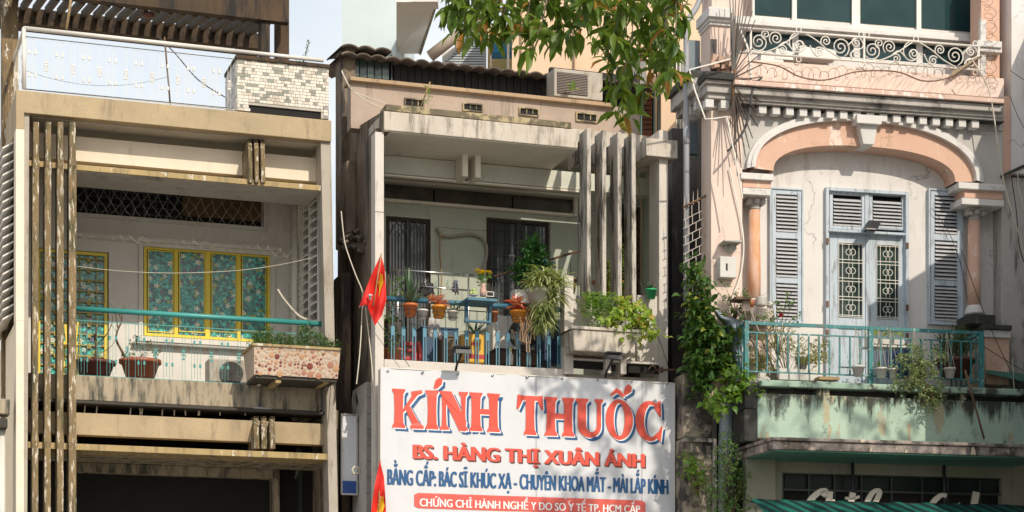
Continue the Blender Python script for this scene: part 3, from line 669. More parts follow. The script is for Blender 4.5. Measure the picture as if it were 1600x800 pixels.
pbx_.pb(H, 98, 533, 122, 538, 1.1, 1.5); pbx_.tube(P(H, 1.4, (101, 537), (100, 590)), .012, 4); pbx_.tube(P(H, 1.4, (120, 537), (121, 590)), .012, 4); pbx_.out('yellow_chair', C_yel, None, H, 'yellow chair half hidden behind the concrete fins', cat='chair')
nm = wm('net_thread', (.5, .46, .40), bump=0)
g = G(); w_ = 1.1
def netp(i, j):
    fx = i / 22; y = 284 + fx * 34 + j * 12.5; x = 122 + i * 16.6 + (8.3 if j % 2 else 0); return H.L(x + math.sin(j * 2.1 + i) * 2.2, y + math.cos(i * 1.3 + j) * 2, w_ + .04 * math.sin(i))
for j in range(8 - 1):
    for i in range(22):
        for di in ((0, 1) if j % 2 else (-1, 0)):
            if 0 <= i + di <= 22: g.tube([netp(i, j), netp(i + di, j + 1)], .0021 if j < 5 else .0016, 3)
g.tube([netp(i, 0) for i in range(23)], .003, 3)
g.out('bird_net', nm, None, H, 'sagging diamond-mesh bird net hung under the beam', cat='net')
cable(H, 'clothesline', sag(H.L(121, 416, .5), H.L(330, 425, .5), .05) + sag(H.L(330, 425, .5), H.L(497, 400, .5), .05)[1:], .0045, C_rope, 'pale clothesline stretched across the balcony with yellow windows', False, cat='rope')
cable(H, 'hose', P(H, .7, (434, 452), (446, 470), (470, 495), (500, 503), (508, 500)), .018, C_rope, 'cream hose drooping to the right end of the teal rail', cat='hose')
pbx_ = G(); pbx_.hexa([H.L(396, 640, .25), H.L(428, 643, .25), (H.u(428, .25), .5, H.z(428, 640, .25)), (H.u(396, .25), .5, H.z(396, 637, .25)), H.L(398, 635, .25), H.L(424, 638, .25), (H.u(424, .25), .5, H.z(424, 636, .25)), (H.u(398, .25), .5, H.z(398, 633, .25))])
pbx_.out('floodlight', wm('grey_metal', (.35, .35, .35), rough=.4), None, H, 'small grey floodlight under the round-mosaic planter', cat='lamp')
for i, (x, w__, l) in enumerate(((405, 11, 'white bottle lying in the dark gap under the mosaic planter'), (487, 6, 'small pale cup in the dark gap under the mosaic planter'))):
    g = G(); c = H.L(x, 603, .2); g.lathe(c, [(.03, 0), (.04, .04), (.03, .08), (.012, .1)], 8); g.out('bottle' if i == 0 else 'cup', C_wht, None, H, l, cat='bottle' if i == 0 else 'cup')
# ================================================================ HOUSE TWO (grey-green house with the sign)
H = H2; BW = 2.3
C_pale = wm('pale_streaked_concrete', (.60, .54, .47), (.50, .44, .37), (.15, .13, .10), .51, .70, 2.4, fine=60, bump=.35)
C_moss = wm('mossy_coping', (.17, .14, .09), (.09, .08, .05), (.42, .34, .2), .5, .6, 3, False, bump=.5)
C_grn = wm('grey_green_paint', (.47, .50, .42), (.40, .43, .36), (.17, .16, .13), .6, .85, bump=.12)
C_whi2 = wm('dirty_white_post', (.66, .61, .56), (.58, .53, .48), (.22, .19, .16), .6, .82, 2.5, bump=.3)
C_ceil = wm('ceiling_cream', (.84, .78, .68), (.77, .70, .60), (.35, .3, .24), .62, .85, streak=False, bump=.05)
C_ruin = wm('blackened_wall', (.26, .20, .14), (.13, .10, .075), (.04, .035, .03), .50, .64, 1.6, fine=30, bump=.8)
C_blue = wm('blue_enamel', (.045, .16, .24), (.04, .13, .20), (.18, .22, .24), .64, .72, 6, False, rough=.4, bump=.08)
C_blk = wm('near_black_wall', (.025, .025, .023), (.02, .02, .02), (.06, .06, .05), .55, .7)  # near-black tone of the shed wall and boards
C_iron = wm('black_iron', (.03, .03, .035))
C_roof = wm('fibre_cement_roof', (.12, .09, .07), (.06, .05, .045), (.22, .18, .14), .55, .7, 4, False, bump=.5)
C_par = wm('pink_beige_pebbledash', (.46, .36, .29), (.36, .28, .23), (.16, .14, .11), .58, .8, fine=50, bump=.5)
C_steel = wm('stainless_steel', (.6, .6, .6), rough=.25, metal=.9, bump=0)
h2 = root(H, 'townhouse', 'grey-green townhouse with four tall notched fins behind the big white banner', 'house', at=(0, 0, 0))
def q2(name, x0, y0, x1, y1, w0, w1, mat, par=h2, bev=.006, r=None, label=None):
    return G().pb(H, x0, y0, x1, y1, w0, w1, r=r).out(name, mat, par, bev=bev, label=label)
A = H.L(600, 203, 0)
q2('roof_slab', 600, 173, 903, 203, 0, 1.0, C_pale, bev=.012)
q2('roof_slab', 598, 172.2, 1010, 197.5, 1.0, 3, C_pale, bev=0, r=600)
q2('coping', 603, 163, 893, 173.2, .12, .5, C_moss, bev=.01, r=611)
q2('slab_block', 1010, 176.5, 1059, 205.5, 0, 1.0, C_pale, bev=.012, r=614)
# side return of the slab and the stained side wall
def quadwall(g, x0, y0t, y0b, w0, x1, y1t, y1b, w1, th=.1):
    a = H.L(x0, y0t, w0); a2 = H.L(x0, y0b, w0); b = H.L(x1, y1t, w1); b2 = H.L(x1, y1b, w1)
    return g.hexa([(a[0], w0, a2[2]), (a[0] + th, w0, a2[2]), (b[0] + th, w1, b2[2]), (b[0], w1, b2[2]), (a[0], w0, a[2]), (a[0] + th, w0, a[2]), (b[0] + th, w1, b[2]), (b[0], w1, b[2])])
quadwall(G(), 599.5, 173, 205, .003, 546, 206, 262, 2.4).out('slab_side', wm('brown_stained', (.27, .21, .14), (.16, .13, .09), (.06, .05, .04), .48, .62), h2)
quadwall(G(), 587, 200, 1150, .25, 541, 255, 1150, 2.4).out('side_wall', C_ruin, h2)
q2('column', 586, 205.5, 600, 1150, .05, .3, C_whi2, bev=.008)
for y in (330, 455): G().pb(H, 585.8, y, 600.2, y + .8, .045, .06).out('joint', C_ruin, h2)
q2('beam', 600.5, 242, 1021, 270, 1.25, 1.5, wm('beam_green', (.66, .67, .58), (.58, .59, .51), (.25, .24, .2), .62, .85), r=600)
q2('trim', 600.5, 271, 905, 274, 1.2, 1.3, C_ceil, r=600); q2('trim', 600.5, 278, 905, 282, BW - .12, BW - .002, C_ceil, r=600); zz_ = H.z(600, 203, 0); G().box(H.u(601, .03), H.u(902, .03), .03, BW, zz_ - .012, zz_ - .001).out('ceiling', C_ceil, h2); G().box(H.u(903, 1.0), H.u(1040, 1.0), 1.01, BW, H.z(600, 197.5, 1.0) - .012, H.z(600, 197.5, 1.0) - .001).out('ceiling', C_ceil, h2)
q2('ceiling', 600.5, 205, 1030, 205.8, .4, BW, C_ceil, bev=0, r=600) if False else None
g = G(); wallh(g, H, 570, 200, 1020, 600, BW, [(601, 286, 897, 310), (603, 337, 673, 575), (760, 339, 860, 577), (968, 318, 1016, 600)], .2); g.out('wall', C_grn, h2)
zt2h = H.z(600, 175, 0)
body(H, 575, 1036, zt2h, BW + .5, 5, C_par, 'rear_wall', h2)
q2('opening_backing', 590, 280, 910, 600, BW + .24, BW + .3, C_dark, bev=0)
for x0, x1 in ((601, 677), (679.5, 800), (802, 897)): q2('transom_panel', x0, 286.5, x1, 309.5, BW + .06, BW + .1, wm('smoked_panel', (.08, .065, .05), (.045, .04, .035), (.12, .1, .08), .5, .7, 3, False, rough=.4), r=600)
q2('transom_ledge', 600.5, 309, 903, 313.5, BW - .1, BW - .002, C_ceil, r=600); q2('transom_post', 898, 281, 903, 309, BW - .1, BW - .002, C_ceil, r=600)
q2('wall_ledge', 680, 346.5, 760, 348, BW - .02, BW - .002, C_grn, r=600, bev=0)
for x0, x1 in ((722.5, 731.5), (743, 751.5)): q2('mullion', x0, 209, x1, 264.5, .85, 1.24, C_ceil, r=600)
q2('mullion_cap', 731, 209.5, 744, 211.5, .9, 1.24, C_ceil, r=600)
g = G(); g.lathe(H.L(781, 250, 1.0), [(.10, 0), (.12, .02), (.12, .05), (.08, .10), (.03, .12)], 14); g.out('ceiling_lamp', C_ceil, None, H, 'round cream lamp fixed under the balcony ceiling right of the twin mullions', cat='lamp')
def grille_door(x0, y0, x1, y1, w, label, n, arch=True, r=None):
    d = G(); frame(d, H, x0, y0, x1, y1, w, w + .06, 6); d = d.out('door', wm('dark_brown_wood', (.05, .035, .025)), h2, label=label)
    g = G(); U0, U1 = H.u(x0, w) + .06, H.u(x1, w) - .06; Z0, Z1 = H.z(x0, y1, w), H.z(x0, y0, w) - .06
    g.box((U0 + U1) / 2 - .03, (U0 + U1) / 2 + .03, w + .003, w + .05, Z0, Z1)
    for i in range(n): u = U0 + (U1 - U0) * (i + .5) / n; g.tube([(u, w - .02, Z0), (u, w - .02, Z1)], .008, 4)
    if arch:
        for c in (.25, .75):
            for s in (-1, 1):
                cc = U0 + (U1 - U0) * c; hw = (U1 - U0) * .22
                g.tube([(cc + s * hw * math.cos(t * math.pi / 16), w - .03, Z1 - .38 + .36 * math.sin(t * math.pi / 16)) for t in range(9)], .009, 4)
        for c in (.25, .75):
            cc = U0 + (U1 - U0) * c; g.tube([(cc + .05 * math.cos(t * math.pi / 5), w - .03, Z1 - .2 + .05 * math.sin(t * math.pi / 5)) for t in range(11)], .006, 4)
    else:
        for k in range(10): z = Z1 - .12 - k * .22; g.tube([(U0, w - .02, z), (U1, w - .02, z)], .008, 4)
    g.out('grille', wm('iron_bars', (.05, .045, .045), rough=.4), d)
    G().box(U0, U1, w + .055, w + .058, Z0, Z1).out('pane', glass('door_glass', (.035, .045, .045), .05, .8, (.10, .12, .12)), d)
grille_door(603.5, 337.5, 672.5, 574, BW + .06, 'dark double door with pointed-arch iron grille', 12)
grille_door(760.5, 339.5, 859.5, 576, BW + .08, 'dark barred double door behind the potted plants', 16, False)
# right side: column, inner wall, ruined opening
col = bpy.context.scene.collection
q2('column', 1030, 203, 1044, 1180, .12, .55, C_whi2, bev=.008, r=1030)
quadwall(G(), 1030, 240, 620, .3, 1000, 240, 620, 2.25, .04).out('inner_wall', C_grn, h2)
q2('niche_backing', 950, 315, 1030, 600, BW + .25, BW + .3, wm('ruin_brown', (.16, .11, .07), (.05, .04, .03), (.02, .02, .02), .45, .6, 3, False, bump=.8), bev=0)
for i in range(12):
    for j in range(2):
        o = G().pb(H, 985 + j * 12 + (i % 2) * 5, 322 + i * 12.5, 996 + j * 12 + (i % 2) * 5, 333 + i * 12.5, BW + .17 + rnd.uniform(0, .05), BW + .25, r=985); o.out('brick', wm('ruin_brick', (.22, .12, .07), (.10, .07, .05), bump=.6), h2)
for x in (970, 976, 982): G().tube(P(H, BW - .1, (x, 330), (x, 600)), .008, 4).out('bar', C_iron, h2)
# fins: tall boards with stubs
C_fin2 = wm('weathered_fin', (.54, .49, .43), (.42, .38, .33), (.08, .07, .055), .50, .63, 2.2, fine=50, bump=.5)
for x0, x1, yt, yb, x1b in ((917, 923.5, 200, 482, 923.5), (941, 947.5, 203, 462, 947.5), (965, 971.5, 206, 482, 972), (987, 993.5, 208, 474, 994.5)):
    g = G(); t0 = H.L(x0, yt, -.15); t1 = H.L(x1, yt, -.15); b0 = H.L(x0 + .5, yb, -.15); b1 = H.L(x1b, yb, -.15)
    g.hexa([(b0[0], -.15, b0[2]), (b1[0], -.15, b0[2]), (b1[0], .2, b0[2]), (b0[0], .2, b0[2]), (t0[0], -.15, t0[2]), (t1[0], -.15, t0[2]), (t1[0], .2, t0[2]), (t0[0], .2, t0[2])])
    g.out('fin', C_fin2, h2, bev=.01)
    s0 = H.L(x0 - 4, yt + 1, .22); s1 = H.L(x1 - 7, yt + 1, .22); G().box(s0[0], s1[0], .201, 1.0, t0[2] - .36, t0[2] - .03).out('fin_stub', C_fin2, h2, bev=.008)
# low wall, post, built-in planter, right wall
q2('parapet', 600.5, 561, 884, 582, .05, .25, C_whi2, bev=.008, r=600)
q2('floor_slab', 600.5, 568, 1030, 620, .26, BW + .4, C_whi2, r=600)
q2('lower_wall', 600.5, 583, 1044, 1180, .3, .6, C_pale, r=600, bev=0)
q2('post', 882, 430, 896, 584, -.02, .2, C_whi2, r=882)
q2('post_panel', 895.5, 461, 925, 561, .15, .35, C_whi2, r=895)
q2('post_panel', 925, 478, 1030, 561, .25, .45, C_whi2, r=895)
q2('side_panel', 996, 461, 1030, 565, .18, .248, C_whi2, r=996)
A = H.L(895, 514, -.45); Bx = H.u(1007, -.45); zl_ = H.z(895, 547, -.45); zt3 = A[2]
g = G(); g.hexa([(A[0] + .03, -.42, zl_), (Bx - .28, -.42, zl_), (Bx - .12, .14, zl_), (A[0] + .03, .14, zl_), (A[0], -.45, zt3), (Bx - .02, -.45, zt3), (Bx + .1, .14, zt3), (A[0], .14, zt3)])
plb = g.out('planter', C_pale, h2, bev=.015)
G().box(A[0] - .03, Bx - .01, -.48, -.40, zt3 + .001, zt3 + .05).out('rim', C_pale, plb, bev=.008)
G().box(A[0], Bx - .02, -.39, .14, zt3 + .001, zt3 + .03).out('soil', C_bark, plb)
for x0, x1, y0, y1 in ((896, 944, 563, 575), (956, 962, 566, 576), (982, 1030, 564, 577)): G().pb(H, x0, y0, x1, y1, .0, .04, r=896).out('slot', C_dark, h2)
for x in (946, 970): q2('bracket', x, 556, x + 9, 580, -.1, .2, C_whi2, r=896)
q2('sill', 896, 559, 1030, 562.5, -.05, .15, C_whi2, r=896)
# roof storey
z_up = H.z(560, 122, 1.6)
q2('roof_parapet', 548, 124, 1000, 200, 1.6, 1.85, C_par, r=548)
q2('roof_coping', 547, 119, 962, 125, 1.5, 1.95, wm('tan_coping', (.44, .31, .19), (.36, .25, .15), (.14, .10, .07), .58, .75), r=548)
for x0, y0, x1, y1 in ((634, 153.5, 662, 164.5), (725, 161, 753, 171), (813, 168, 841, 178), (902, 176, 932, 187)):
    g = G(); frame(g, H, x0 - 1.5, y0 - 1.5, x1 + 1.5, y1 + 1.5, 1.56, 1.6, 2); f_ = g.out('vent_frame', C_moss, h2); G().pb(H, x0, y0, x1, y1, 1.59, 1.598, r=x0).out('vent_slot', C_dark, f_)
    for k in (1, 2): g = G().pb(H, x0 + (x1 - x0) * k / 3, y0, x0 + (x1 - x0) * k / 3 + 1.5, y1, 1.58, 1.59).out('vent_bar', C_moss, f_)
q2('shed_wall', 540, 84, 985, 130, 2.6, 2.8, C_blk, r=548, bev=0)
for i in range(5): q2('shed_pane', 551 + i * 11.6, 86, 561.5 + i * 11.6, 119, 2.5, 2.55, glass('dark_pane', (.05, .08, .07), .15, .6, (.12, .15, .13)), r=551)
q2('shed_frame', 611, 84, 613.5, 126, 2.48, 2.6, C_iron, r=611)
for i in range(22): q2('shed_board', 616 + i * 11, 92, 626 + i * 11, 124, 2.55 + .01 * (i % 3), 2.6, C_blk, r=560, bev=0)
q2('shed_board', 860, 96, 1000, 130, 2.4, 2.5, C_blk, r=780, bev=0)
def corrug(name, x0, y0, x1, w0, w1, dz, label=None, pitch=.24):
    U0, U1 = H.u(x0, w0), H.u(x1, w0); Z = H.z(x0, y0, w0); n = int((U1 - U0) / pitch) * 8; g = G(); vs = []
    for i in range(n + 1):
        u = U0 + (U1 - U0) * i / n; a = .045 * abs(math.sin(math.pi * i / 8)) ** .8
        for w, z in ((w0, Z), (w1, Z + dz)): vs += [(u, w, z + a), (u, w, z + a - .03)]
    fs = []
    for i in range(n):
        k = i * 4; fs += [(k, k + 4, k + 6, k + 2), (k + 1, k + 3, k + 7, k + 5), (k, k + 1, k + 5, k + 4), (k + 2, k + 6, k + 7, k + 3)]
    return g.add(vs, fs, 0, True).out(name, C_roof, h2, label=label)
corrug('roof_sheet', 533.5, 83, 1020, 2.2, 4.0, .18)
corrug('roof_sheet', 533.8, 71, 612, 2.3, 3.4, .12, 'short upper corrugated sheet')
ac_unit(H, 'old beige air conditioner standing on the roof parapet under the tree', 866, 106, 942, 150, 1.7, .4, fan=False, cm=wm('aged_beige_metal', (.46, .41, .34), (.36, .32, .27), (.18, .13, .09), .52, .7, 3, rough=.5))
# --- railing of house two
fr2 = G().tube([H.L(601, 466, .15), (H.u(883, .15), .15, H.z(601, 466, .15))], .04, 10).out('railing', C_blue, h2)
u0, u1 = H.u(601, .15), H.u(882, .15); zT = H.z(601, 477, .15); zB = H.z(601, 561, .15)
G().tube([(u0, .15, zT), (u1, .15, zT)], .01, 4).out('rail_bar', C_iron, fr2)
src = None; st = (u1 - u0) / 17.3
for i in range(17):
    if src is None:
        g = G(); c = u0 + st * .75; zc_ = zB + (zT - zB) * .45
        g.tube([(c, .15, zc_), (c, .15, zT)], .006, 4); g.box(c - .03, c + .03, .135, .165, zc_, zc_ + .14)
        g.box(c - .028, c - .014, .14, .16, zB, zc_); g.box(c + .014, c + .028, .14, .16, zB, zc_); src = g.out('baluster', wm('light_blue_enamel', (.09, .26, .36), (.07, .22, .32), (.3, .3, .3), .66, .75, 5, False, rough=.4), fr2)
    else: inst(src, fr2, (st * i, 0, 0))
# --- laundry stand
t = root(H, 'laundry_rail', 'stainless steel laundry rail in front of the arched-grille door', 'rail', at=H.L(622, 560, .9))
for nm_, pts in (('bar', [(613, 421), (741, 430)]), ('bar', [(655, 447), (735, 454)]), ('post', [(622, 423), (621, 562)]), ('post', [(732, 430), (732, 565)])):
    G().tube(P(H, .9, *pts), .014, 6).out(nm_, C_steel, t)
hm = [wm('hanger_white', (.7, .7, .7), bump=0), wm('hanger_teal', (.05, .3, .3), bump=0), wm('hanger_navy', (.04, .06, .15), bump=0)]
for i, (x, mi, nm_) in enumerate(((664, 0, 'white'), (681, 1, 'teal'), (699, 1, 'dark teal'), (708, 2, 'navy'), (715, 0, 'pale'))):
    c = H.L(x, 438 + (x - 640) * .03, .9); g = G()
    g.tube([(c[0] + .02 * math.sin(k), .9, c[2] + .02 * math.cos(k)) for k in range(0, 5)], .004, 4)
    g.tube([(c[0], .9, c[2] - .02), (c[0], .82, c[2] - .10), (c[0], .98, c[2] - .10), (c[0], .9, c[2] - .02)], .005, 4)
    g.out('clothes_hanger', hm[mi], None, H, ['white wire hanger leftmost on the steel laundry rail', 'bright teal hanger second from left on the laundry rail', 'dark teal hanger in the middle of the laundry rail', 'navy hanger beside the dark teal one', 'pale hanger rightmost on the laundry rail'][i], cat='hanger')
def cloth(name, x0, y0, x1, y1, w, mat, label, cat='garment'):
    g = G(); U0, U1, Z0, Z1 = H.u(x0, w), H.u(x1, w), H.z(x0, y1, w), H.z(x0, y0, w); vs = []; n = 10
    for j in range(6):
        for i in range(n + 1):
            f = i / n; v = j / 5; vs.append((U0 + (U1 - U0) * (.5 + (f - .5) * (.75 + .25 * v + .05 * math.sin(j * 2))), w + .035 * math.sin(f * 14 + j * .4) * (.3 + v), Z1 - (Z1 - Z0) * v + .03 * math.cos(f * 9) * v))
    fs = [(j * (n + 1) + i, j * (n + 1) + i + 1, (j + 1) * (n + 1) + i + 1, (j + 1) * (n + 1) + i) for j in range(5) for i in range(n)]
    o = g.add(vs, fs, 0, True).out(name, mat, None, H, label, cat=cat); md = o.modifiers.new('thick', 'SOLIDIFY'); md.thickness = .008; return o
cloth('shirt', 655, 441, 680, 460, .92, wm('black_fabric', (.03, .03, .035), bump=.1), 'black garment hanging beside the aloe plant')
cloth('towel', 668, 496, 690, 528, .6, wm('grey_white_cloth', (.5, .48, .46), bump=.1), 'grayish white towel hanging behind the blue railing', 'towel')
cloth('shirt', 708, 438, 717, 458, .92, wm('dark_grey_fabric', (.12, .13, .15), bump=.1), 'dark gray garment at the right of the laundry rail')
cloth('tarpaulin', 822, 402, 862, 452, 1.0, wm('blue_tarp', (.02, .06, .22), bump=.1), 'dark blue tarpaulin bundled behind the bushy potted plant', 'tarpaulin')
# pale vine trunk on the wall
cable(H, 'pale_pipe', P(H, BW - .08, (683, 356), (689, 366), (701, 369), (719, 367), (737, 366), (752, 372), (760, 385), (759, 405), (754, 420)), .03, wm('pale_dirty_tube', (.34, .31, .26), (.24, .21, .17)), 'thick pale hose looped on the grey-green wall', cat='hose')
cable(H, 'thin_pipe', P(H, BW - .1, (688, 366), (687, 395), (690, 430), (688, 470)), .014, C_bamb, 'thin hose hanging down from the thick pale hose', cat='hose')
# --- ring pots on the blue railing
def ringpot(label, px, yt, yb, wpx, potm, kind='none', group='flower pots in rings on the blue railing', **k):
    t = potted(H, 'flower_pot', label, px, yt, yb, wpx, -.02, potm, kind=kind, group=group, **k)
    c = H.L(px, yb, -.02); r = wpx / 200; g = G(); zz = H.z(px, yt + 10, -.02)
    for z in (zz, c[2] + .02): g.tube([(c[0] + (r * .98 if z == zz else r * .8) * math.cos(a * math.pi / 6), -.02 + (r if z == zz else r * .8) * math.sin(a * math.pi / 6), z) for a in range(13)], .004, 4)
    for a in (0, 2, 4): g.tube([(c[0] + r * math.cos(a * 2.1), -.02 + r * math.sin(a * 2.1), zz), (c[0] + r * .8 * math.cos(a * 2.1), -.02 + r * .8 * math.sin(a * 2.1), c[2] + .02)], .004, 4)
    g.tube([(c[0], -.02 + r, zz), (c[0], .15, zz + .1)], .006, 4); g.out('pot_ring', C_iron, t); return t
C_or = wm('orange_plastic', (.60, .16, .04), (.5, .12, .03), rough=.45, bump=.05); C_yo = wm('yellow_orange_plastic', (.68, .27, .02), (.6, .22, .02), rough=.4, bump=.05)
C_wp = wm('white_plastic', (.62, .61, .58), (.5, .48, .45), (.3, .26, .2), .6, .8, 4, rough=.5, bump=.05); C_or2 = wm('terracotta_plastic', (.40, .12, .05), (.32, .1, .04), rough=.5, bump=.05)
aloe = leafm('aloe_leaf', (.035, .085, .04), (.10, .17, .08), tr=.1, rough=.4)
t = ringpot('orange ring pot with a tall spiky aloe at the left end of the blue railing', 641, 475, 495, 22, C_or)
g = G(); c = H.L(641, 476, -.02)
for i in range(34):
    a = rnd.uniform(0, 6.28); e = rnd.choice([1.45, 1.3, 1.1, .8, .6]); l = .62 if e > 1.2 else .45
    g.blade(c, (math.cos(a) * math.cos(e), math.sin(a) * math.cos(e), math.sin(e)), l * rnd.uniform(.7, 1.05), .045, .25, n=4)
g.out('foliage', aloe, t)
def bromeliad(t, px, y, w, cols, n, L):
    g = G(); c = H.L(px, y, w)
    for i in range(n):
        a = rnd.uniform(0, 6.28); e = rnd.uniform(.1, 1.3); g.leaf((c[0], c[1], c[2] + rnd.uniform(0, .06)), (math.cos(a) * math.cos(e), math.sin(a) * math.cos(e) - .2, math.sin(e)), (0, 0, 1), L * rnd.uniform(.7, 1.1), L * .42, rnd.choice(range(len(cols))), .35)
    g.out('foliage', cols, t)
pk = leafm('coral_leaf', (.62, .22, .14), (.75, .38, .26), tr=.3); pk2 = leafm('pale_pink_leaf', (.72, .42, .33), (.7, .3, .2), (.2, .3, .08), tr=.3); rd = leafm('scarlet_leaf', (.65, .06, .04), (.75, .2, .14), tr=.3)
t = ringpot('yellow-orange ring pot with pale coral leaves beside the aloe', 686, 478, 497, 23, C_yo); bromeliad(t, 684, 480, -.02, [pk, pk2], 26, .22)
t = ringpot('yellow-orange ring pot with bright red leaves left of the long spider plant', 810, 486, 503, 26, C_yo); bromeliad(t, 806, 484, -.04, [rd, pk], 28, .24)
ringpot('white ring pot, empty looking, between the aloe and the coral-leaved pot', 660, 484, 499, 17, C_wp)
ringpot('white ring pot just right of the coral-leaved pot', 707, 486, 500, 16, C_wp, 'bush', fm=leafm('mid_leaf', (.03, .08, .02), (.08, .15, .04)), rad=(.1, .1, .08), n=30, L=.07)
ringpot('dull terracotta ring pot under the flower shelf', 772, 487, 503, 13, C_or2)
g = G()
for k in range(14):
    x = 826 + rnd.uniform(-13, 13); pts = smoothpts([H.L(x + rnd.uniform(-5, 5), 482 + j * rnd.uniform(10, 14), -.08 + rnd.uniform(-.04, .04)) for j in range(rnd.choice([4, 5, 6]))], 4); g.tube(pts, .009, 4)
g.out('dried_vine', wm('dry_tendril', (.50, .32, .18), (.36, .22, .12)), None, H, 'dry orange-brown curly vines dangling below the red-leaved pot', cat='vine')
# spider plant: long trailing mass
sp = leafm('striped_strap_leaf', (.14, .24, .06), (.55, .58, .30), tr=.3)
t = potted(H, 'spider_plant', 'large trailing spider plant in a dirty white pot spilling over the railing', 842, 452, 482, 38, -.05, C_wp, kind='none')
G().pb(H, 805, 452, 838, 472, .0, .25).out('trough', C_wp, t)
g = G()
for cx, cy, n, L in ((850, 440, 170, .44), (838, 450, 70, .4), (870, 446, 90, .42), (850, 480, 170, .36), (848, 504, 130, .30), (862, 468, 90, .36)):
    c = H.L(cx, cy, -.15)
    for i in range(n):
        a = rnd.uniform(0, 6.28); e = rnd.uniform(.2, 1.2) if cy < 470 else rnd.uniform(-.6, .7)
        g.blade((c[0] + rnd.gauss(0, .04), c[1] + rnd.gauss(0, .04), c[2] + rnd.gauss(0, .04)), (math.cos(a) * math.cos(e), math.sin(a) * math.cos(e) - .1, math.sin(e)), L * rnd.uniform(.6, 1.1), .03, 1.8, n=5)
g.out('foliage', sp, t)
# dracaena and back plants
dg = leafm('dark_glossy_leaf', (.025, .09, .03), (.08, .20, .06), tr=.15, rough=.3)
t = potted(H, 'dracaena', 'dark green bushy dracaena standing tall before the barred door', 832, 470, 500, 26, .6, C_dkpot, kind='none')
g = G(); s_ = G()
for cx, cy, n, L in ((832, 390, 90, .27), (824, 416, 90, .30), (844, 412, 80, .28), (832, 440, 80, .28), (812, 432, 50, .26)):
    c = H.L(cx, cy, .6); s_.tube([H.L(832, 470, .6), H.L(830, 440, .6), (c[0], c[1], c[2] - .05)], .012, 5)
    for i in range(n):
        a = rnd.uniform(0, 6.28); e = rnd.uniform(-.2, 1.4); g.leaf((c[0], c[1], c[2] + rnd.uniform(-.12, .08)), (math.cos(a) * math.cos(e), math.sin(a) * math.cos(e), math.sin(e)), (0, 0, 1), L * rnd.uniform(.7, 1.1), .06, 0, .35)
g.out('foliage', dg, t); s_.out('stem', C_bark, t)
t = root(H, 'creeper', 'leafy creeper climbing inside the left column beside the flag', 'creeper', at=H.L(607, 560, .3))
g = G(); s_ = G(); pp = [H.L(x, y, .3) for x, y in ((606, 560), (610, 520), (607, 480), (609, 440), (606, 428))]; s_.tube(smoothpts(pp), .006, 4)
for i in range(170):
    f = rnd.random(); p_ = H.L(609 + rnd.gauss(3 if f > .3 else 14, 6), 432 + f * 120, .3 + rnd.uniform(-.1, .15)); g.leaf(p_, (rnd.gauss(0, 1), rnd.gauss(-.3, .6), rnd.gauss(-.2, .6)), (0, -.6, 1), .06, .045)
g.out('foliage', leafm('creeper_leaf', (.04, .10, .02), (.12, .22, .05)), t); s_.out('stem', C_bark, t)
# shelf with vase, fruit, glass
t = root(H, 'shelf', 'small blue wooden shelf hooked over the railing holding the vase', 'shelf', at=H.L(754, 500, -.15))
G().pb(H, 731, 464, 777, 468, -.42, .1, r=731).out('shelf_board', C_blue, t); 
for x in (727, 764): q2('shelf_leg', x, 470, x + 4, 504, -.12, -.06, C_blue, t, r=727)
q2('shelf_brace', 727, 499, 768, 502, -.13, -.05, C_blue, t, r=727)
G().tube([H.L(735, 468, -.4), H.L(729, 486, -.1)], .012, 4).out('shelf_strut', C_blue, t); G().tube([H.L(771, 470, -.4), H.L(766, 488, -.1)], .012, 4).out('shelf_strut', C_blue, t)
c = H.L(755, 463, -.2); t = root(H, 'flower_vase', 'glass vase of yellow chrysanthemums on the blue shelf', 'vase', at=c)
G().lathe(c, [(.05, 0), (.055, .08), (.035, .15), (.045, .19)], 14).out('vase', glass('orange_glass', (.5, .25, .18), .1, .6, (.6, .5, .45)), t)
g = G(); s_ = G()
for k in range(16):
    d = (rnd.uniform(-.12, .12), rnd.uniform(-.08, .08), rnd.uniform(.33, .40)); e = (c[0] + d[0], c[1] + d[1], c[2] + d[2]); s_.tube([(c[0], c[1], c[2] + .15), e], .004, 4)
    for j in range(22): a = rnd.uniform(0, 6.28); el = rnd.uniform(.1, 1.3); g.leaf(e, (math.cos(a) * math.cos(el), math.sin(a) * math.cos(el), math.sin(el)), (0, 0, 1), .042, .016)
bush(s_, (c[0], c[1], c[2] + .26), (.06, .05, .06), 40, .06, .03)
g.out('flowers', leafm('yellow_petal', (.75, .52, .01), (.82, .62, .02), tr=.1), t); s_.out('stems', leafm('stem_green', (.08, .2, .03), (.15, .3, .06)), t)
c = H.L(740, 463, -.2); t = root(H, 'fruit_plate', 'green fruit stacked on a small white plate left of the vase', 'plate', at=c)
G().lathe(c, [(.04, 0), (.08, .02), (.075, .022)], 14).out('plate', C_wp, t)
for dx, dy, dz in ((-.04, 0, .05), (.04, .01, .05), (0, -.03, .05), (.0, 0, .10)): G().lathe((c[0] + dx, c[1] + dy, c[2] + dz - .035), [(.005, 0), (.028, .01), (.035, .03), (.028, .055), (.005, .065)], 10, cap=False).out('fruit', wm('green_fruit', (.42, .50, .18), rough=.4, bump=0), t)
g = G(); frame(g, H, 760, 455, 772, 463, -.22, -.2, 1); g.out('wire_basket', C_wp, None, H, 'little white wire basket right of the vase on the shelf', cat='basket')
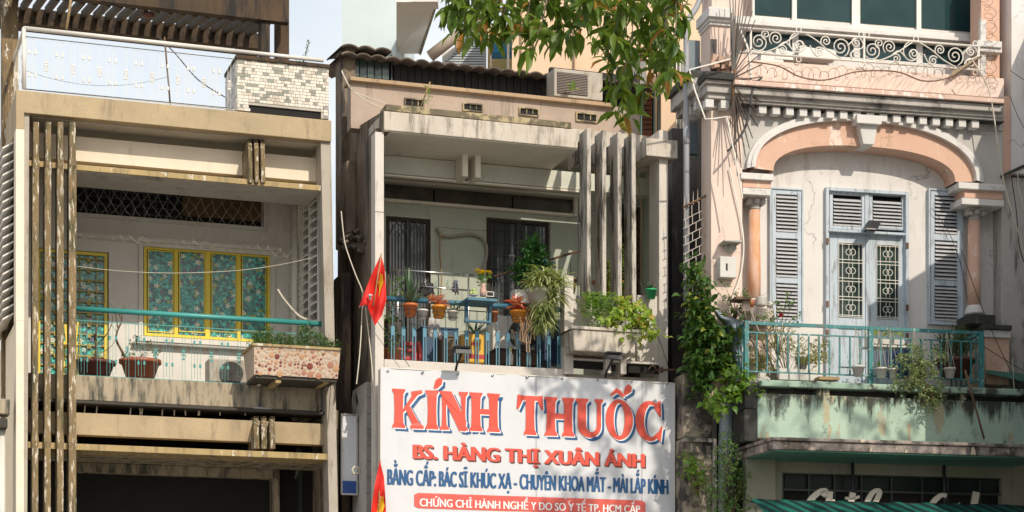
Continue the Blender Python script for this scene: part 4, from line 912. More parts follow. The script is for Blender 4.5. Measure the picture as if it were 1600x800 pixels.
# floor clutter behind the railing, kept dark also to stand for shade there
for nm_, x0, y0, x1, y1, w_, mt_, lb_, ct_ in (('storage_crate', 660, 512, 716, 566, 1.3, wm('navy_plastic', (.03, .07, .14), (.02, .05, .10), rough=.5), 'dark navy crate on the floor behind the orange pots', 'crate'),
        ('storage_bin', 846, 500, 880, 566, .9, wm('dark_blue_bin', (.015, .04, .10), rough=.5), 'tall dark blue bin at the right end of the blue railing', 'bin'),
        ('cardboard_box', 690, 526, 722, 566, 1.0, wm('dark_cardboard', (.16, .12, .08), (.10, .08, .06)), 'dull brown box in front of the navy crate', 'box'),
        ('cabinet', 606, 500, 628, 566, 1.5, wm('dark_cabinet', (.05, .04, .035), rough=.6), 'small dark cabinet at the left end of the middle balcony', 'cabinet'),
        ('water_tank', 776, 546, 842, 568, 1.0, wm('brown_shadowed', (.12, .07, .05), (.08, .05, .04)), 'low brown bench under the dry hanging vines', 'bench')):
    t = root(H, 'bench' if nm_ == 'water_tank' else nm_, lb_, ct_, at=H.L(x0, y1, w_)); G().pb(H, x0, y0, x1, y1, w_, w_ + .35).out('body', mt_, t, bev=.015); G().pb(H, x0 - 1, y0 - 3, x1 + 1, y0 - .2, w_ - .02, w_ + .37, r=x0).out('lid' if ct_ != 'bench' else 'seat_board', mt_, t, bev=.008)
C_red = wm('red_plastic', (.42, .03, .03), (.34, .02, .02), rough=.4, bump=.05)
t = root(H, 'plastic_stool', 'red plastic stool lying on its side behind the blue railing', 'stool', at=H.L(645, 562, .6))
A = H.L(628, 560, .6); B = H.L(656, 534, .6); g = G(); frame(g, H, 627, 533, 652, 562, .55, .62, 6); g.hexa([(B[0] - .02, .55, A[2]), (B[0] + .06, .55, A[2]), (B[0] + .06, .9, A[2]), (B[0] - .02, .9, A[2]), (B[0] - .06, .55, B[2]), (B[0] - .0, .55, B[2]), (B[0] - .0, .9, B[2]), (B[0] - .06, .9, B[2])]); g.box(A[0] + .06, B[0] - .08, .56, .6, A[2] + .1, A[2] + .15); g.out('stool_frame', C_red, t, bev=.01)
G().pb(H, 632, 539, 648, 556, .64, .68).out('seat', wm('cream_plastic', (.45, .38, .28)), t)
t = root(H, 'oil_drum', 'tall yellow tin with a red band used as a planter behind the railing', 'tin', at=H.L(744, 566, .5))
A = H.L(733, 566, .5); u1_ = H.u(757, .5); zt4 = H.z(733, 521, .5)
G().box(A[0], u1_, .5, .8, A[2], zt4).out('tin', wm('yellow_tin', (.72, .42, .04), (.62, .36, .04), (.4, .2, .05), .62, .8, 4, rough=.4, bump=.1), t, bev=.02)
G().box(A[0] - .002, u1_ + .002, .497, .803, A[2] + .06, A[2] + .13).out('red_band', C_red, t); G().box(A[0] + .03, u1_ - .08, .495, .499, A[2] + .27, A[2] + .32).out('print', C_red, t)
g = G(); c = ((A[0] + u1_) / 2, .6, zt4)
for i in range(26): a = rnd.uniform(0, 6.28); e = rnd.uniform(.3, 1.4); g.blade(c, (math.cos(a) * math.cos(e), math.sin(a) * math.cos(e), math.sin(e)), .36 * rnd.uniform(.6, 1), .03, .5)
g.out('foliage', aloe, t)
G().pb(H, 721, 524, 731, 562, .7, .95, r=721).out('tin_box', wm('old_yellow_tin', (.6, .38, .1), (.4, .15, .05)), None, H, 'narrow old yellow tin left of the tall red-banded tin', cat='tin')
ac_unit(H, 'white air conditioner with a dark round fan behind the blue railing', 770, 492, 850, 548, 1.4, .35)
ac_unit(H, 'air conditioner low on the right behind the blue railing posts', 852, 520, 880, 560, 1.4, .3, fan=False)
for i, (x, mm, l) in enumerate(((798, C_wp, 'white bottle with yellow cap on the balcony floor right of the tins'), (826, glass('clear_plastic', (.35, .38, .38)), 'clear bottle on the balcony floor beneath the dry vines'))):
    c = H.L(x, 570, .5); t = root(H, 'bottle', l, 'bottle', at=c); G().lathe(c, [(.04, 0), (.045, .12), (.04, .16), (.018, .2), (.018, .23)], 10).out('bottle_body', mm, t); G().lathe((c[0], c[1], c[2] + .2305), [(.022, 0), (.022, .03)], 8).out('cap', C_yel if i == 0 else C_blue, t)
potted(H, 'flower_pot', 'low terracotta trough at the foot of the left column', 614, 546, 562, 34, .55, C_or2, kind='none')
G().tube([H.L(772, 432, 1.2), H.L(905, 392, 1.0)], .02, 6).out('wooden_pole', wm('pole_wood', (.14, .08, .05)), None, H, 'dark wooden pole slanting up behind the dracaena', cat='pole')
potted(H, 'flower_pot', 'pinkish square pot on the left post below the first fin', 890, 435, 458, 24, .3, wm('pink_pot', (.36, .17, .13)), kind='blades', fm=leafm('mid_leaf', (0, 0, 0), (0, 0, 0)), n=7, L=.4, W=.012, e=(1.0, 1.5))
potted(H, 'flower_pot', 'small bright green pot on the ledge at the right column', 1017, 452, 467, 19, .0, wm('green_plastic', (.03, .36, .14), (.03, .3, .12), rough=.4, bump=.05), kind='blades', fm=aloe, n=14, L=.16, W=.03, e=(.5, 1.4))
potted(H, 'flower_pot', 'brown pot hidden behind the middle fins', 950, 440, 458, 50, .9, C_or2, kind='none')
yg = leafm('lime_leaf', (.16, .30, .03), (.40, .50, .08), (.55, .35, .08), tr=.4); yg2 = leafm('fresh_leaf', (.10, .24, .04), (.26, .40, .08), tr=.4)  # lime and yellow-green tones of the leaf itself
t = root(H, 'leafy_plant', 'lime green broad-leaved plant filling the right half of the concrete planter', 'plant', at=H.L(980, 520, -.2))
g = G(); s_ = G(); cs = []
for x, y, r_, n in ((985, 492, .22, 90), (962, 490, .16, 46), (1005, 505, .2, 70), (990, 512, .2, 60), (980, 524, .13, 30), (1018, 515, .1, 26), (975, 480, .14, 34), (955, 500, .12, 26)):
    cs += bush(g, H.L(x, y, -.4), (r_, .16, r_), n, .11, .085, up=-.1, droop=.4)
stems(s_, H.L(980, 522, -.2), cs, .005, 0, 2); g.out('foliage', yg, t); s_.out('stem', leafm('stem_green', (0, 0, 0), (0, 0, 0)), t)
t = root(H, 'leafy_plant', 'upright bright green fronds in the left half of the concrete planter', 'plant', at=H.L(932, 516, -.2))
g = G(); s_ = G()
for k in range(17):
    x = 932 + rnd.gauss(0, 9); top = H.L(940 + rnd.gauss(0, 20), 458 + abs(rnd.gauss(0, 10)), -.25 + rnd.uniform(-.15, .15)); b_ = H.L(x, 517, -.2); pts = smoothpts([b_, Vector(b_).lerp(Vector(top), .55) + Vector((0, 0, .05)), top], 6); s_.tube(pts, .006, 4)
    for p_ in pts[4:]:
        for s in (-1, 1): g.leaf(p_, (s, rnd.uniform(-.6, .4), rnd.uniform(.1, .7)), (0, -.3, 1), .10, .04)
g.out('foliage', yg2, t); s_.out('stem', leafm('stem_green', (0, 0, 0), (0, 0, 0)), t)
t = root(H, 'climbing_plant', 'thin leafy climber growing up between the tall fins', 'creeper', at=H.L(962, 480, .4))
g = G(); s_ = G()
for x0, ys in ((962, (470, 430, 400, 365)), (975, (470, 440, 410, 385)), (984, (450, 425, 405, 392)), (952, (470, 450, 430, 410)), (972, (460, 455, 452, 448))):
    pts = smoothpts([H.L(x0 + rnd.uniform(-5, 5), y, .35) for y in ys], 7); s_.tube(pts, .005, 4)
    for p_ in pts[3:]:
        for _ in range(3): g.leaf(p_, (rnd.gauss(0, 1), rnd.gauss(-.3, .5), rnd.gauss(0, .6)), (0, -.5, 1), .085, .055)
g.out('foliage', yg, t); s_.out('stem', C_bark, t)
for x, y, l in ((668, 168, 'light green sprout growing on the mossy roof edge'), (895, 146, 'small bright seedling on the roof coping in front of the air conditioner')):
    w_ = .2 if x < 800 else 1.5; t = root(H, 'seedling', l, 'plant', at=H.L(x, y, w_)); g = G(); s_ = G(); hh = .32 if x < 800 else .14
    c = H.L(x, y, w_); s_.tube([c, (c[0] + .02, c[1], c[2] + hh)], .005, 4)
    for k in range(34 if x < 800 else 9): g.leaf((c[0] + rnd.gauss(0, .03), c[1], c[2] + rnd.uniform(.02, hh)), (rnd.gauss(0, 1), rnd.gauss(-.3, .5), rnd.gauss(.4, .5)), (0, -.3, 1), .05 if x < 800 else .12, .025 if x < 800 else .05)
    g.out('foliage', yg2, t); s_.out('stem', C_bamb, t)
G().tube(P(H, .3, (657, 168), (672, 128)), .012, 5).out('stick', C_bamb, None, H, 'leaning dry stick beside the sprout on the roof edge', cat='stick')
# lamps on arms over the banner
def sign_lamp(label, x, y, xb, yb):
    t = root(H, 'sign_lamp', label, 'lamp', 'floodlights over the banner', H.L(x, y, -.6)); g = G(); c = H.L(x, y, -.7)
    g.hexa([(c[0] - .14, c[1] - .1, c[2] - .03), (c[0] + .14, c[1] - .1, c[2] - .03), (c[0] + .14, c[1] + .1, c[2] - .0), (c[0] - .14, c[1] + .1, c[2] - .0),
            (c[0] - .12, c[1] - .08, c[2] + .04), (c[0] + .12, c[1] - .08, c[2] + .04), (c[0] + .12, c[1] + .08, c[2] + .07), (c[0] - .12, c[1] + .08, c[2] + .07)]); g.out('lamp_body', C_iron, t, bev=.006)
    g = G()
    for k in range(9): g.box(c[0] - .12 + k * .028, c[0] - .112 + k * .028, c[1] - .085, c[1] + .08, c[2] + .06, c[2] + .095)
    g.out('cooling_fins', C_iron, t)
    G().tube([c, H.L(xb, yb, -.35), H.L(xb - 2, yb + 10, -.3)], .02, 5).out('arm', C_iron, t)
sign_lamp('black floodlight over the middle of the banner', 722, 551, 714, 570); sign_lamp('black floodlight under the concrete planter', 958, 560, 948, 580)
# --------------------------------------------------------- banner
WB = -.34
bn = root(H, 'banner', 'big white shop banner with red and blue lettering', 'banner', at=H.L(595, 800, WB))
A = H.L(595, 574, WB); u1_ = H.u(1054, WB); zb_ = H.z(595, 1010, WB)
def bw(u, z): return WB + .010 * math.sin(u * 3.1 + .5) * math.sin(z * 1.3) + .006 * math.sin(u * 9 + z * .8) + .004 * math.sin(u * 15 - z * 2)
g = G(); nu, nz_ = 90, 70; vs = []
for j in range(nz_ + 1):
    for i in range(nu + 1):
        u = A[0] + (u1_ - A[0]) * i / nu; z = zb_ + (A[2] - zb_) * j / nz_; vs.append((u, bw(u, z), z))
fs = [(j * (nu + 1) + i, j * (nu + 1) + i + 1, (j + 1) * (nu + 1) + i + 1, (j + 1) * (nu + 1) + i) for j in range(nz_) for i in range(nu)]
vinyl = wm('white_vinyl', (.63, .64, .67), (.58, .59, .62), (.50, .49, .47), .62, .9, 1.5, rough=.35, bump=.02, gain=.01)
g.add(vs, fs, 0, True).out('vinyl_sheet', vinyl, bn)
G().box(A[0] - .01, u1_ + .01, WB + .05, WB + .12, zb_, A[2] - .02).out('banner_frame', C_wht, bn)
g = G(); g.tube([(A[0], WB + .005, A[2]), (u1_, WB + .005, A[2])], .012, 4); g.tube([(A[0], WB + .005, zb_), (A[0], WB + .005, A[2])], .012, 4); g.tube([(u1_, WB + .005, zb_), (u1_, WB + .005, A[2])], .012, 4); g.out('banner_hem', C_wht, bn)
I_red = wm('red_ink', (.70, .075, .045), (.66, .07, .04), rough=.4, bump=0, gain=0); I_blu = wm('blue_ink', (.008, .085, .24), (.007, .08, .22), rough=.4, bump=0, gain=0); I_wht = wm('white_ink', (.82, .81, .80), (.80, .79, .78), rough=.4, bump=0, gain=0); I_pnk = wm('red_box_ink', (.66, .10, .08), (.62, .09, .07), rough=.4, bump=0, gain=0); I_drk = wm('maroon_ink', (.10, .02, .02), (.09, .02, .02), rough=.4, bump=0, gain=0)
def text(s, x0, x1, ybase, cap, w, mat, par, off=.02, ref=None, dx=0, dz=0, HH=None, shear=0, name='word', gap=.16, fat=0):
    HH = HH or H; cu = bpy.data.curves.new('tmp', 'FONT'); cu.body = s; cu.offset = off; cu.resolution_u = 3; cu.shear = shear; cu.space_character = 1 + off * 2.2
    to = bpy.data.objects.new('tmp', cu); col.objects.link(to); bpy.context.view_layer.update(); me = to.to_mesh()
    vs = [tuple(v.co) for v in me.vertices]; fs = [tuple(p.vertices) for p in me.polygons]; to.to_mesh_clear(); bpy.data.objects.remove(to); bpy.data.curves.remove(cu)
    mx_, mn = max(v[0] for v in vs), min(v[0] for v in vs); U0, U1 = HH.u(x0, w), HH.u(x1, w); zb = HH.z(x0 if ref is None else ref, ybase, w); zc = HH.z(x0 if ref is None else ref, ybase - cap, w) - zb
    # faces grouped by letter gaps into words, each word a part of its own
    iv = sorted((min(vs[i][0] for i in f), max(vs[i][0] for i in f), k) for k, f in enumerate(fs)); words = []; end = -9
    for a_, b_, k in iv:
        if a_ > end + gap: words.append([])
        words[-1].append(k); end = max(end, b_)
    for ks in words:
        g = G()
        for q_, sh in enumerate(((0, 0), (-fat, 0), (fat, 0), (fat * .5, 0), (-fat * .5, 0)) if fat else ((0, 0),)):
            used = {}; vv = []; ff = []
            for k in ks:
                f2 = []
                for i in fs[k]:
                    if i not in used:
                        x, y, _ = vs[i]; u = U0 + (x - mn) / (mx_ - mn) * (U1 - U0) + dx + sh[0]; z = zb + (y + off) / (.729 + 2 * off) * zc + dz + sh[1]
                        used[i] = len(vv); vv.append((u, (bw(u, z) - WB if HH is H2 else 0) + w - .0004 * q_, z))
                    f2.append(used[i])
                ff.append(tuple(f2))
            g.add(vv, ff)
        g.out(name, mat, par)
# serif title built letter by letter (outline strokes with flared slab serifs)
def ell(cx, cy, rx, ry, a0, a1, n, p=1.0): return [(cx + rx * math.cos(math.radians(a0 + (a1 - a0) * i / n)), cy + ry * math.sin(math.radians(a0 + (a1 - a0) * i / n))) for i in range(n + 1)]
def stem(x, w, y0=0, y1=100, s=7):
    return [(x - s, y0), (x + w + s, y0), (x + w + s - .5, y0 + 5), (x + w + 1, y0 + 13), (x + w - .6, (y0 + y1) / 2), (x + w + 1, y1 - 13), (x + w + s - .5, y1 - 5), (x + w + s, y1), (x - s, y1), (x - s + .5, y1 - 5), (x - 1, y1 - 13), (x + .6, (y0 + y1) / 2), (x - 1, y0 + 13), (x - s + .5, y0 + 5)]
GL = {
 'K': (100, [stem(8, 27), [(31, 44), (62, 84), (60, 95), (92, 100), (95, 92), (80, 86), (47, 50), (37, 40)], [(40, 52), (54, 60), (84, 16), (98, 7), (98, 0), (58, 0), (58, 7), (63, 12)]]),
 'Í': (46, [stem(10, 27), [(28, 106), (38, 104), (54, 117), (56, 130), (44, 134), (34, 126)]]),
 'N': (92, [stem(9, 13, s=8), stem(68, 13, s=8), [(0, 100), (38, 100), (84, 24), (81, -2), (62, -1), (18, 74), (4, 94)]]),
 'H': (100, [stem(8, 27), stem(64, 27), [(31, 44), (67, 44), (67, 58), (31, 58)]]),
 'T': (92, [stem(32, 28, s=7), [(2, 66), (8, 64), (22, 88), (70, 88), (84, 64), (90, 66), (87, 102), (60, 99), (32, 99), (5, 102)]]),
 'U': (96, [[(2, 100), (2, 94), (9, 88), (9, 34)] + ell(47, 30, 38, 31, 180, 360, 14)[1:] + [(85, 88), (92, 94), (92, 100), (64, 100), (64, 94), (71, 88), (71, 34)] + ell(53.5, 32, 17.5, 18, 0, -180, 12)[1:] + [(36, 88), (43, 94), (43, 100)]]),
 'Ố': (100, [ell(50, 50, 46, 53, 90, 270, 16) + ell(50, 50, 19, 43, 270, 90, 16), ell(50, 50, 46, 53, -90, 90, 16) + ell(50, 50, 19, 43, 90, -90, 16),
             [(18, 112), (24, 110), (42, 119), (62, 108), (68, 110), (58, 124), (40, 132), (24, 118)], [(64, 116), (70, 113), (90, 124), (93, 136), (82, 144), (70, 136)]]),
 'C': (96, [ell(52, 50, 48, 53, 55, 305, 26) + [(80, 6), (90, 26)][::-1][:0] + ell(58, 50, 24, 42, 300, 60, 22), [(69, 84), (88, 62), (92, 62), (90, 104), (84, 104), (76, 96)], [(69, 14), (78, 4), (90, -4), (97, 38), (92, 38), (84, 24)]]),
 ' ': (34, [])}
def title(word, x0, x1, ybase, cap, ref):
    tot = sum(GL[c][0] for c in word) ; U0, U1 = H.u(x0, WB), H.u(x1, WB); k = (U1 - U0) / tot; zb = H.z(ref, ybase, WB); kz = (H.z(ref, ybase - cap, WB) - zb) / 100
    x = 0
    for ch in word:
        wd_, polys = GL[ch]
        for li, (mat, dx, dz, dw, nm_) in enumerate(((I_blu, .052, -.048, -.006, 'letter_shadow'), (I_wht, .016, -.016, -.009, 'letter_outline'), (I_red, 0, 0, -.012, 'letter'))):
            g = G()
            for pi_, pg_ in enumerate(polys):
                vs = [(U0 + (x + a_) * k + dx, 0, zb + b_ * kz + dz) for a_, b_ in pg_]; vs = [(u, bw(u, z) + dw - .0004 * pi_, z) for u, _, z in vs]
                # triangulate by tessellation
                from mathutils.geometry import tessellate_polygon
                tr = tessellate_polygon([[Vector((v[0], v[2], 0)) for v in vs]]); g.add(vs, [tuple(t_) for t_ in tr])
            if ch != ' ': g.out(nm_, mat, bn)
        x += wd_
title('KÍNH', 612, 782, 668, 61, 612); title('THUỐC', 806, 1035, 678.5, 61, 806)
for s, x0, x1, yb_, cap, m_, off, ft in (("BS. HÀNG THỊ XUÂN ÁNH", 647, 1006, 716, 23, I_red, 0, .018), ("BẰNG CẤP: BÁC SĨ KHÚC XẠ - CHUYÊN KHOA MẮT - MÀI LẮP KÍNH", 606, 1044, 757, 25.5, I_blu, 0, .010)):
    if m_ is I_red: text(s, x0, x1, yb_, cap, WB - .006, I_drk, bn, off, dx=.02, dz=-.02, name='word_shadow', fat=ft)
    text(s, x0, x1, yb_, cap, WB - .009, m_, bn, off, fat=ft)
for xs_ in (838, 1003):
    g = G(); zt_s = H.z(595, 574, WB) - .01; us_ = H.u(xs_, WB); g.add([p for i in range(41) for p in ((us_ - .012, bw(us_, zb_ + (zt_s - zb_) * i / 40) - .0025, zb_ + (zt_s - zb_) * i / 40), (us_ + .012, bw(us_, zb_ + (zt_s - zb_) * i / 40) - .0025, zb_ + (zt_s - zb_) * i / 40))], [(2 * i, 2 * i + 1, 2 * i + 3, 2 * i + 2) for i in range(40)]); g.out('seam', wm('vinyl_seam', (.52, .52, .54), bump=0), bn)
for k in range(9): c = H.L(606 + k * 54.5, 579.5 + k * 2.35, WB - .01); G().tube([(c[0], WB - .02, c[2]), (c[0], WB + .02, c[2])], .02, 8).out('eyelet', C_steel, bn)
U0, U1 = H.u(647, WB), H.u(1008, WB); zz1 = H.z(647, 770, WB); zz0 = H.z(647, 794, WB)
g = G(); nn = 60
vs = []
for i in range(nn + 1):
    u = U0 + (U1 - U0) * i / nn; e = .0 if 0 < i < nn else .03
    vs += [(u, bw(u, zz0) - .006, zz0 + e), (u, bw(u, zz1) - .006, zz1 - e)]
g.add(vs, [(2 * i, 2 * i + 2, 2 * i + 3, 2 * i + 1) for i in range(nn)]); g.out('red_box', I_pnk, bn)
text("CHỨNG CHỈ HÀNH NGHỀ Y DO SO Y TẾ TP. HCM CẤP", 656, 1000, 791, 13, WB - .010, I_wht, bn, 0, fat=.005)
G().tube([(lambda p: (p[0], WB - .012, p[2]))(H.L(x, y, WB)) for x, y in ((881.2, 778.4), (882.8, 777.2), (884.2, 778.2), (883, 779.4), (882.8, 780.4))], .008, 4).out('word_accent', I_wht, bn)
G().tube([(lambda p: (p[0], WB - .012, p[2]))(H.L(x, y, WB)) for x, y in ((887, 785), (889.2, 784.2), (889.8, 782))], .009, 4).out('word_accent', I_wht, bn)
# --------------------------------------------------------- flags
I_flag = wm('red_flag_cloth', (.72, .02, .015), (.66, .02, .012), rough=.7, bump=.05); I_star = wm('yellow_star_cloth', (.85, .58, .02), rough=.7, bump=.05)
def flag(label, outline, star, w, pole):
    t = root(H, 'flag', label, 'flag', 'small red flags with yellow stars', H.L(*pole[0], w))
    from mathutils.geometry import tessellate_polygon
    def sheet(px, dw, mat, nm_, n=1):
        pts = []
        for i in range(len(px)):
            a_, b_ = px[i], px[(i + 1) % len(px)]; k = max(1, int(math.hypot(b_[0] - a_[0], b_[1] - a_[1]) / 5))
            for j in range(k): pts.append((a_[0] + (b_[0] - a_[0]) * j / k, a_[1] + (b_[1] - a_[1]) * j / k))
        # grid points inside for folds
        xs = [p[0] for p in px]; ys = [p[1] for p in px]
        def fw(x, y): return w + dw + .07 * math.sin((x - xs[0]) * .26 + y * .05) + .03 * math.sin(y * .13)
        import mathutils
        inner = []
        def ins(x, y):
            c = False; j = len(px) - 1
            for i in range(len(px)):
                if (px[i][1] > y) != (px[j][1] > y) and x < (px[j][0] - px[i][0]) * (y - px[i][1]) / (px[j][1] - px[i][1]) + px[i][0]: c = not c
                j = i
            return c
        if nm_ != 'star' or True:
            sp_ = 3.0
            x = min(xs)
            while x < max(xs):
                y = min(ys)
                while y < max(ys):
                    if ins(x, y) and ins(x + 1, y) and ins(x - 1, y) and ins(x, y + 1) and ins(x, y - 1): inner.append((x, y))
                    y += sp_
                x += sp_
        allp = pts + inner; ne = len(pts)
        r_ = mathutils.geometry.delaunay_2d_cdt([Vector(p) for p in allp], [(i, (i + 1) % ne) for i in range(ne)], [], 1, .001)
        g = G(); g.add([H.L(v.x, v.y, fw(v.x, v.y)) for v in r_[0]], [tuple(f) for f in r_[2]], 0, True)
        return g.out(nm_, mat, t)
    sheet(outline, 0, I_flag, 'cloth'); sheet(star, -.008, I_star, 'star')
    G().tube(P(H, w + .02, *pole), .012, 6).out('flag_pole', C_bamb, t)
flag('small red flag with a yellow star, upper one by the balcony column', [(595.5, 397), (601, 420), (604, 468), (597, 492), (586, 509), (573, 476), (561, 479), (568, 460), (580, 430)], [(594, 427), (598, 429), (598.5, 437), (599, 441), (597, 447), (594, 455), (591.5, 466), (592.5, 452), (592, 446), (590, 441), (593, 436)], -.4, [(583, 478), (596, 396)])
flag('small red flag with a yellow star, lower one beside the banner edge', [(593.5, 719), (600, 745), (602, 775), (604, 815), (578, 815), (581, 790), (585, 760)], [(590, 783), (592, 776), (596, 778), (600, 774), (599, 783), (601, 790), (598, 800), (594, 808), (584, 812), (583, 798), (584, 785)], -.42, [(591, 830), (594, 718)])
g = G(); g.lathe(H.L(578.5, 463, -.55), [(.02, -.05), (.02, 0), (.035, .002), (.035, .02), (.02, .024), (.012, .035)], 8); g.out('insulator', C_wp, None, H, 'small white porcelain insulator in front of the upper flag', cat='insulator')
# --------------------------------------------------------- stained strip left of the banner
t = root(H, 'party_wall', 'blackened rough wall strip with brick edges left of the flags', 'wall', at=H.L(550, 1000, 1.6))
def lw(name, x0, y0, x1, y1, w0, w1, mat, bev=.02): return G().pb(H, x0, y0, x1, y1, w0, w1).out(name, mat, t, bev=bev)
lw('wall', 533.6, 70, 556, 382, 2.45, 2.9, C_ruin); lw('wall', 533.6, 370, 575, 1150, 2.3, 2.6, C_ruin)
lw('pilaster', 541, 250, 566, 368, 1.7, 2.4, C_ruin, .03); lw('lower_pilaster', 534, 425, 549, 1150, 1.6, 2.2, wm('brown_post', (.22, .16, .10), (.12, .09, .06), (.04, .03, .03), .48, .62, bump=.6), .02)
src = {}
for i in range(38):
    y = 424 + i * 8.2; j = i % 3
    if j not in src: src[j] = (lw('brick', 551 + j, y, 574 - j * 2, y + 6.6, 1.9 + .05 * j, 2.35, wm('dark_old_brick', (.15, .075, .045), (.06, .04, .03), bump=.6), .006), y)
    else: o, y0 = src[j]; inst(o, t, (rnd.uniform(-.03, .03), rnd.uniform(-.04, .04), -(y - y0) * .01 * .99))
g = G(); q = random.Random(8)
for k in range(60):
    x, y = q.uniform(536, 583), 376 + q.gauss(0, 7); c = H.L(x, y, 1.2 + q.uniform(-.3, .5)); s = q.uniform(.02, .06); g.tube([(c[0] - s, c[1], c[2]), (c[0] + s, c[1] + q.uniform(-.1, .1), c[2] + q.uniform(-.06, .06))], s * .7, 5)
g.out('bracket_rubble', C_ruin, t)
A = H.L(536, 372, 1.1); G().hexa([H.L(538, 388, 1.1), H.L(582, 384, 1.1), H.L(576, 378, 2.2), H.L(536, 382, 2.2), H.L(538, 380, 1.1), H.L(582, 377, 1.1), H.L(576, 372, 2.2), H.L(536, 376, 2.2)]).out('bracket', C_ruin, t)
g = G(); bush(g, H.L(576, 362, 1.2), (.08, .1, .1), 50, .04, .03); g.out('moss_tuft', dg, t, kind='stuff')
t = root(H, 'side_pier', 'grey tiled pier between the wall strip and the banner', 'wall', at=H.L(578, 1000, .5))
G().pb(H, 572, 597, 586, 1150, .5, 1.4).out('pier', C_soff, t)
s0 = None
for i in range(14):
    if s0 is None: s0 = G().pb(H, 572.5, 598.5, 585.5, 621, .48, .499).out('tile', wm('grey_tile', (.34, .31, .29), (.28, .26, .24), (.16, .14, .12), .58, .8), t, bev=.004)
    else: inst(s0, t, (0, 0, -i * .246))
t = root(H, 'side_sign', 'white neighbouring sign with a blue band at the seam of the houses', 'sign', at=H.L(545, 772, 1.0))
G().pb(H, 533.8, 647, 558, 772, 1.0, 1.08).out('sign_board', vinyl, t, bev=.004)
G().pb(H, 533.8, 751, 556.5, 770, .990, .998).out('blue_band', wm('royal_blue', (.02, .08, .32), rough=.4, bump=0), t)
g = G(); frame(g, H, 533.8, 646, 559, 773, .97, 1.0, 1.4); g.out('sign_frame', C_soff, t)
g = G().pb(H, 533.9, 702, 536, 705, .990, .998).out('red_mark', C_red, t)
for i, (pts, l) in enumerate((([(533.8, 110), (550, 140), (575, 152), (603, 162)], 'thick cream cable crossing to the roof slab corner'), ([(534, 112), (548, 138), (570, 156), (595, 168)], 'second cream cable sagging under the thick one'),
        ([(533, 330), (538, 375), (545, 400), (556, 430), (566, 455), (568, 480)], 'pale rope knotted on the blackened wall strip'), ([(567, 455), (563, 540), (557, 600)], 'pale rope hanging straight left of the banner'), ([(571, 480), (580, 560), (586, 640), (592, 720)], 'pale rope running down to the lower flag'), ([(583, 478), (575, 470), (561, 480)], 'short cord tying the upper flag'))):
    cable(H, 'rope', P(H, .4 if i < 2 else -.1, *pts), .010, C_rope, l, group='ropes at the left of the banner', cat='rope')
g = G(); g.tube([Vector(H.L(556, 735, .5)) + Vector((.06 * math.cos(k), 0, .06 * math.sin(k))) for k in range(7)], .018, 6); g.out('cable_coil', C_rope, None, H, 'small white coil behind the neighbouring sign', cat='coil')
g = G()
for k in range(5): g.tube([Vector(H.L(555, 626 + k * 2, .6)) + Vector((.05 * math.cos(j) , .02 * k, .16 * math.sin(j))) for j in range(7)], .007, 4)
g.out('cable_bundle', C_wire, None, H, 'bundle of black cable hung above the neighbouring sign', cat='cable')
cable(H, 'black_wire', P(H, -.1, (588, 500), (610, 530), (640, 573)), .006, C_wire, 'thin black wire running from the upper flag to the banner', False)
for x, y, w_ in ((888, 535, -.1),): G().tube([H.L(884, 541, -.1), H.L(896, 537, -.3)], .02, 6).out('drain_spout', C_wht, h2)
g = G(); g.tube(smoothpts(P(H, .1, (893, 330), (899, 340), (904, 334), (906, 345), (902, 350))), .008, 4); g.tube(P(H, .1, (904, 320), (903, 470)), .009, 4); g.tube(P(H, .3, (905, 331), (1000, 322)), .004, 3); g.out('tangled_wire', C_wire, None, H, 'tangled black wires beside the first tall fin', cat='cable')
cable(H, 'bracing_wire', P(H, -.2, (1000, 440), (1020, 500), (1040, 560), (1052, 600)), .006, C_wire, 'black wire hanging in front of the right column')
cable(H, 'green_vine', P(H, .9, (996, 275), (1002, 330), (1001, 400), (1004, 470)), .01, C_bamb, 'long dry vine hanging inside the ruined opening')
g = G(); g.tube([H.L(1036, 578, -.1), H.L(1066, 578, -.1)], .02, 5); g.tube([H.L(1034, 574, -.1), H.L(1034, 582, -.1)], .03, 5); g.tube(smoothpts(P(H, -.1, (1012, 578), (1020, 571), (1028, 580), (1034, 574), (1018, 583))), .008, 4); g.out('wall_bracket', C_rust, None, H, 'rusty bracket with tangled wire at the top right corner of the banner', cat='bracket')
# --------------------------------------------------------- gap on the right of house two
t = root(H, 'alley_house', 'brown neglected house front seen in the gap beside the right column', 'house', at=H.L(1056, 1000, 3))
def aw(name, x0, y0, x1, y1, w0, w1, mat, bev=.01, r=None): return G().pb(H, x0, y0, x1, y1, w0, w1, r=r).out(name, mat, t, bev=bev)
C_och = wm('ochre_wall', (.35, .22, .12), (.24, .15, .09), (.06, .05, .04), .5, .66, 2, bump=.4)
aw('wall', 1030, 262, 1066.4, 1150, 3.2, 3.5, C_och)
G().hexa([H.L(1040, 262, 3.0), H.L(1068, 215, 3.0), H.L(1069, 215, 4.5), H.L(1040, 262, 4.5), H.L(1040, 256, 3.0), H.L(1068, 205, 3.0), H.L(1069, 205, 4.5), H.L(1040, 256, 4.5)]).out('roof', C_roof, t)
for k in range(7): G().tube([H.L(1043 + k * 3.6, 255 - k * 6, 2.95), H.L(1048 + k * 3.4, 268 - k * 5, 2.95)], .02, 4).out('roof_rib', C_roof, t)
aw('lintel', 1040, 318, 1066, 330, 3.0, 3.3, C_och); aw('window_dark', 1049, 345, 1066, 440, 3.15, 3.22, C_dark, 0); aw('ledge', 1040, 452, 1066, 470, 2.9, 3.3, C_och); aw('post', 1052, 470, 1058, 700, 2.9, 3.2, C_och)
for k in range(28): aw('brick', 1058.5 + (k % 2), 474 + k * 8, 1066, 480.5 + k * 8, 3.0, 3.2, wm('dark_old_brick', (0, 0, 0)), .004)
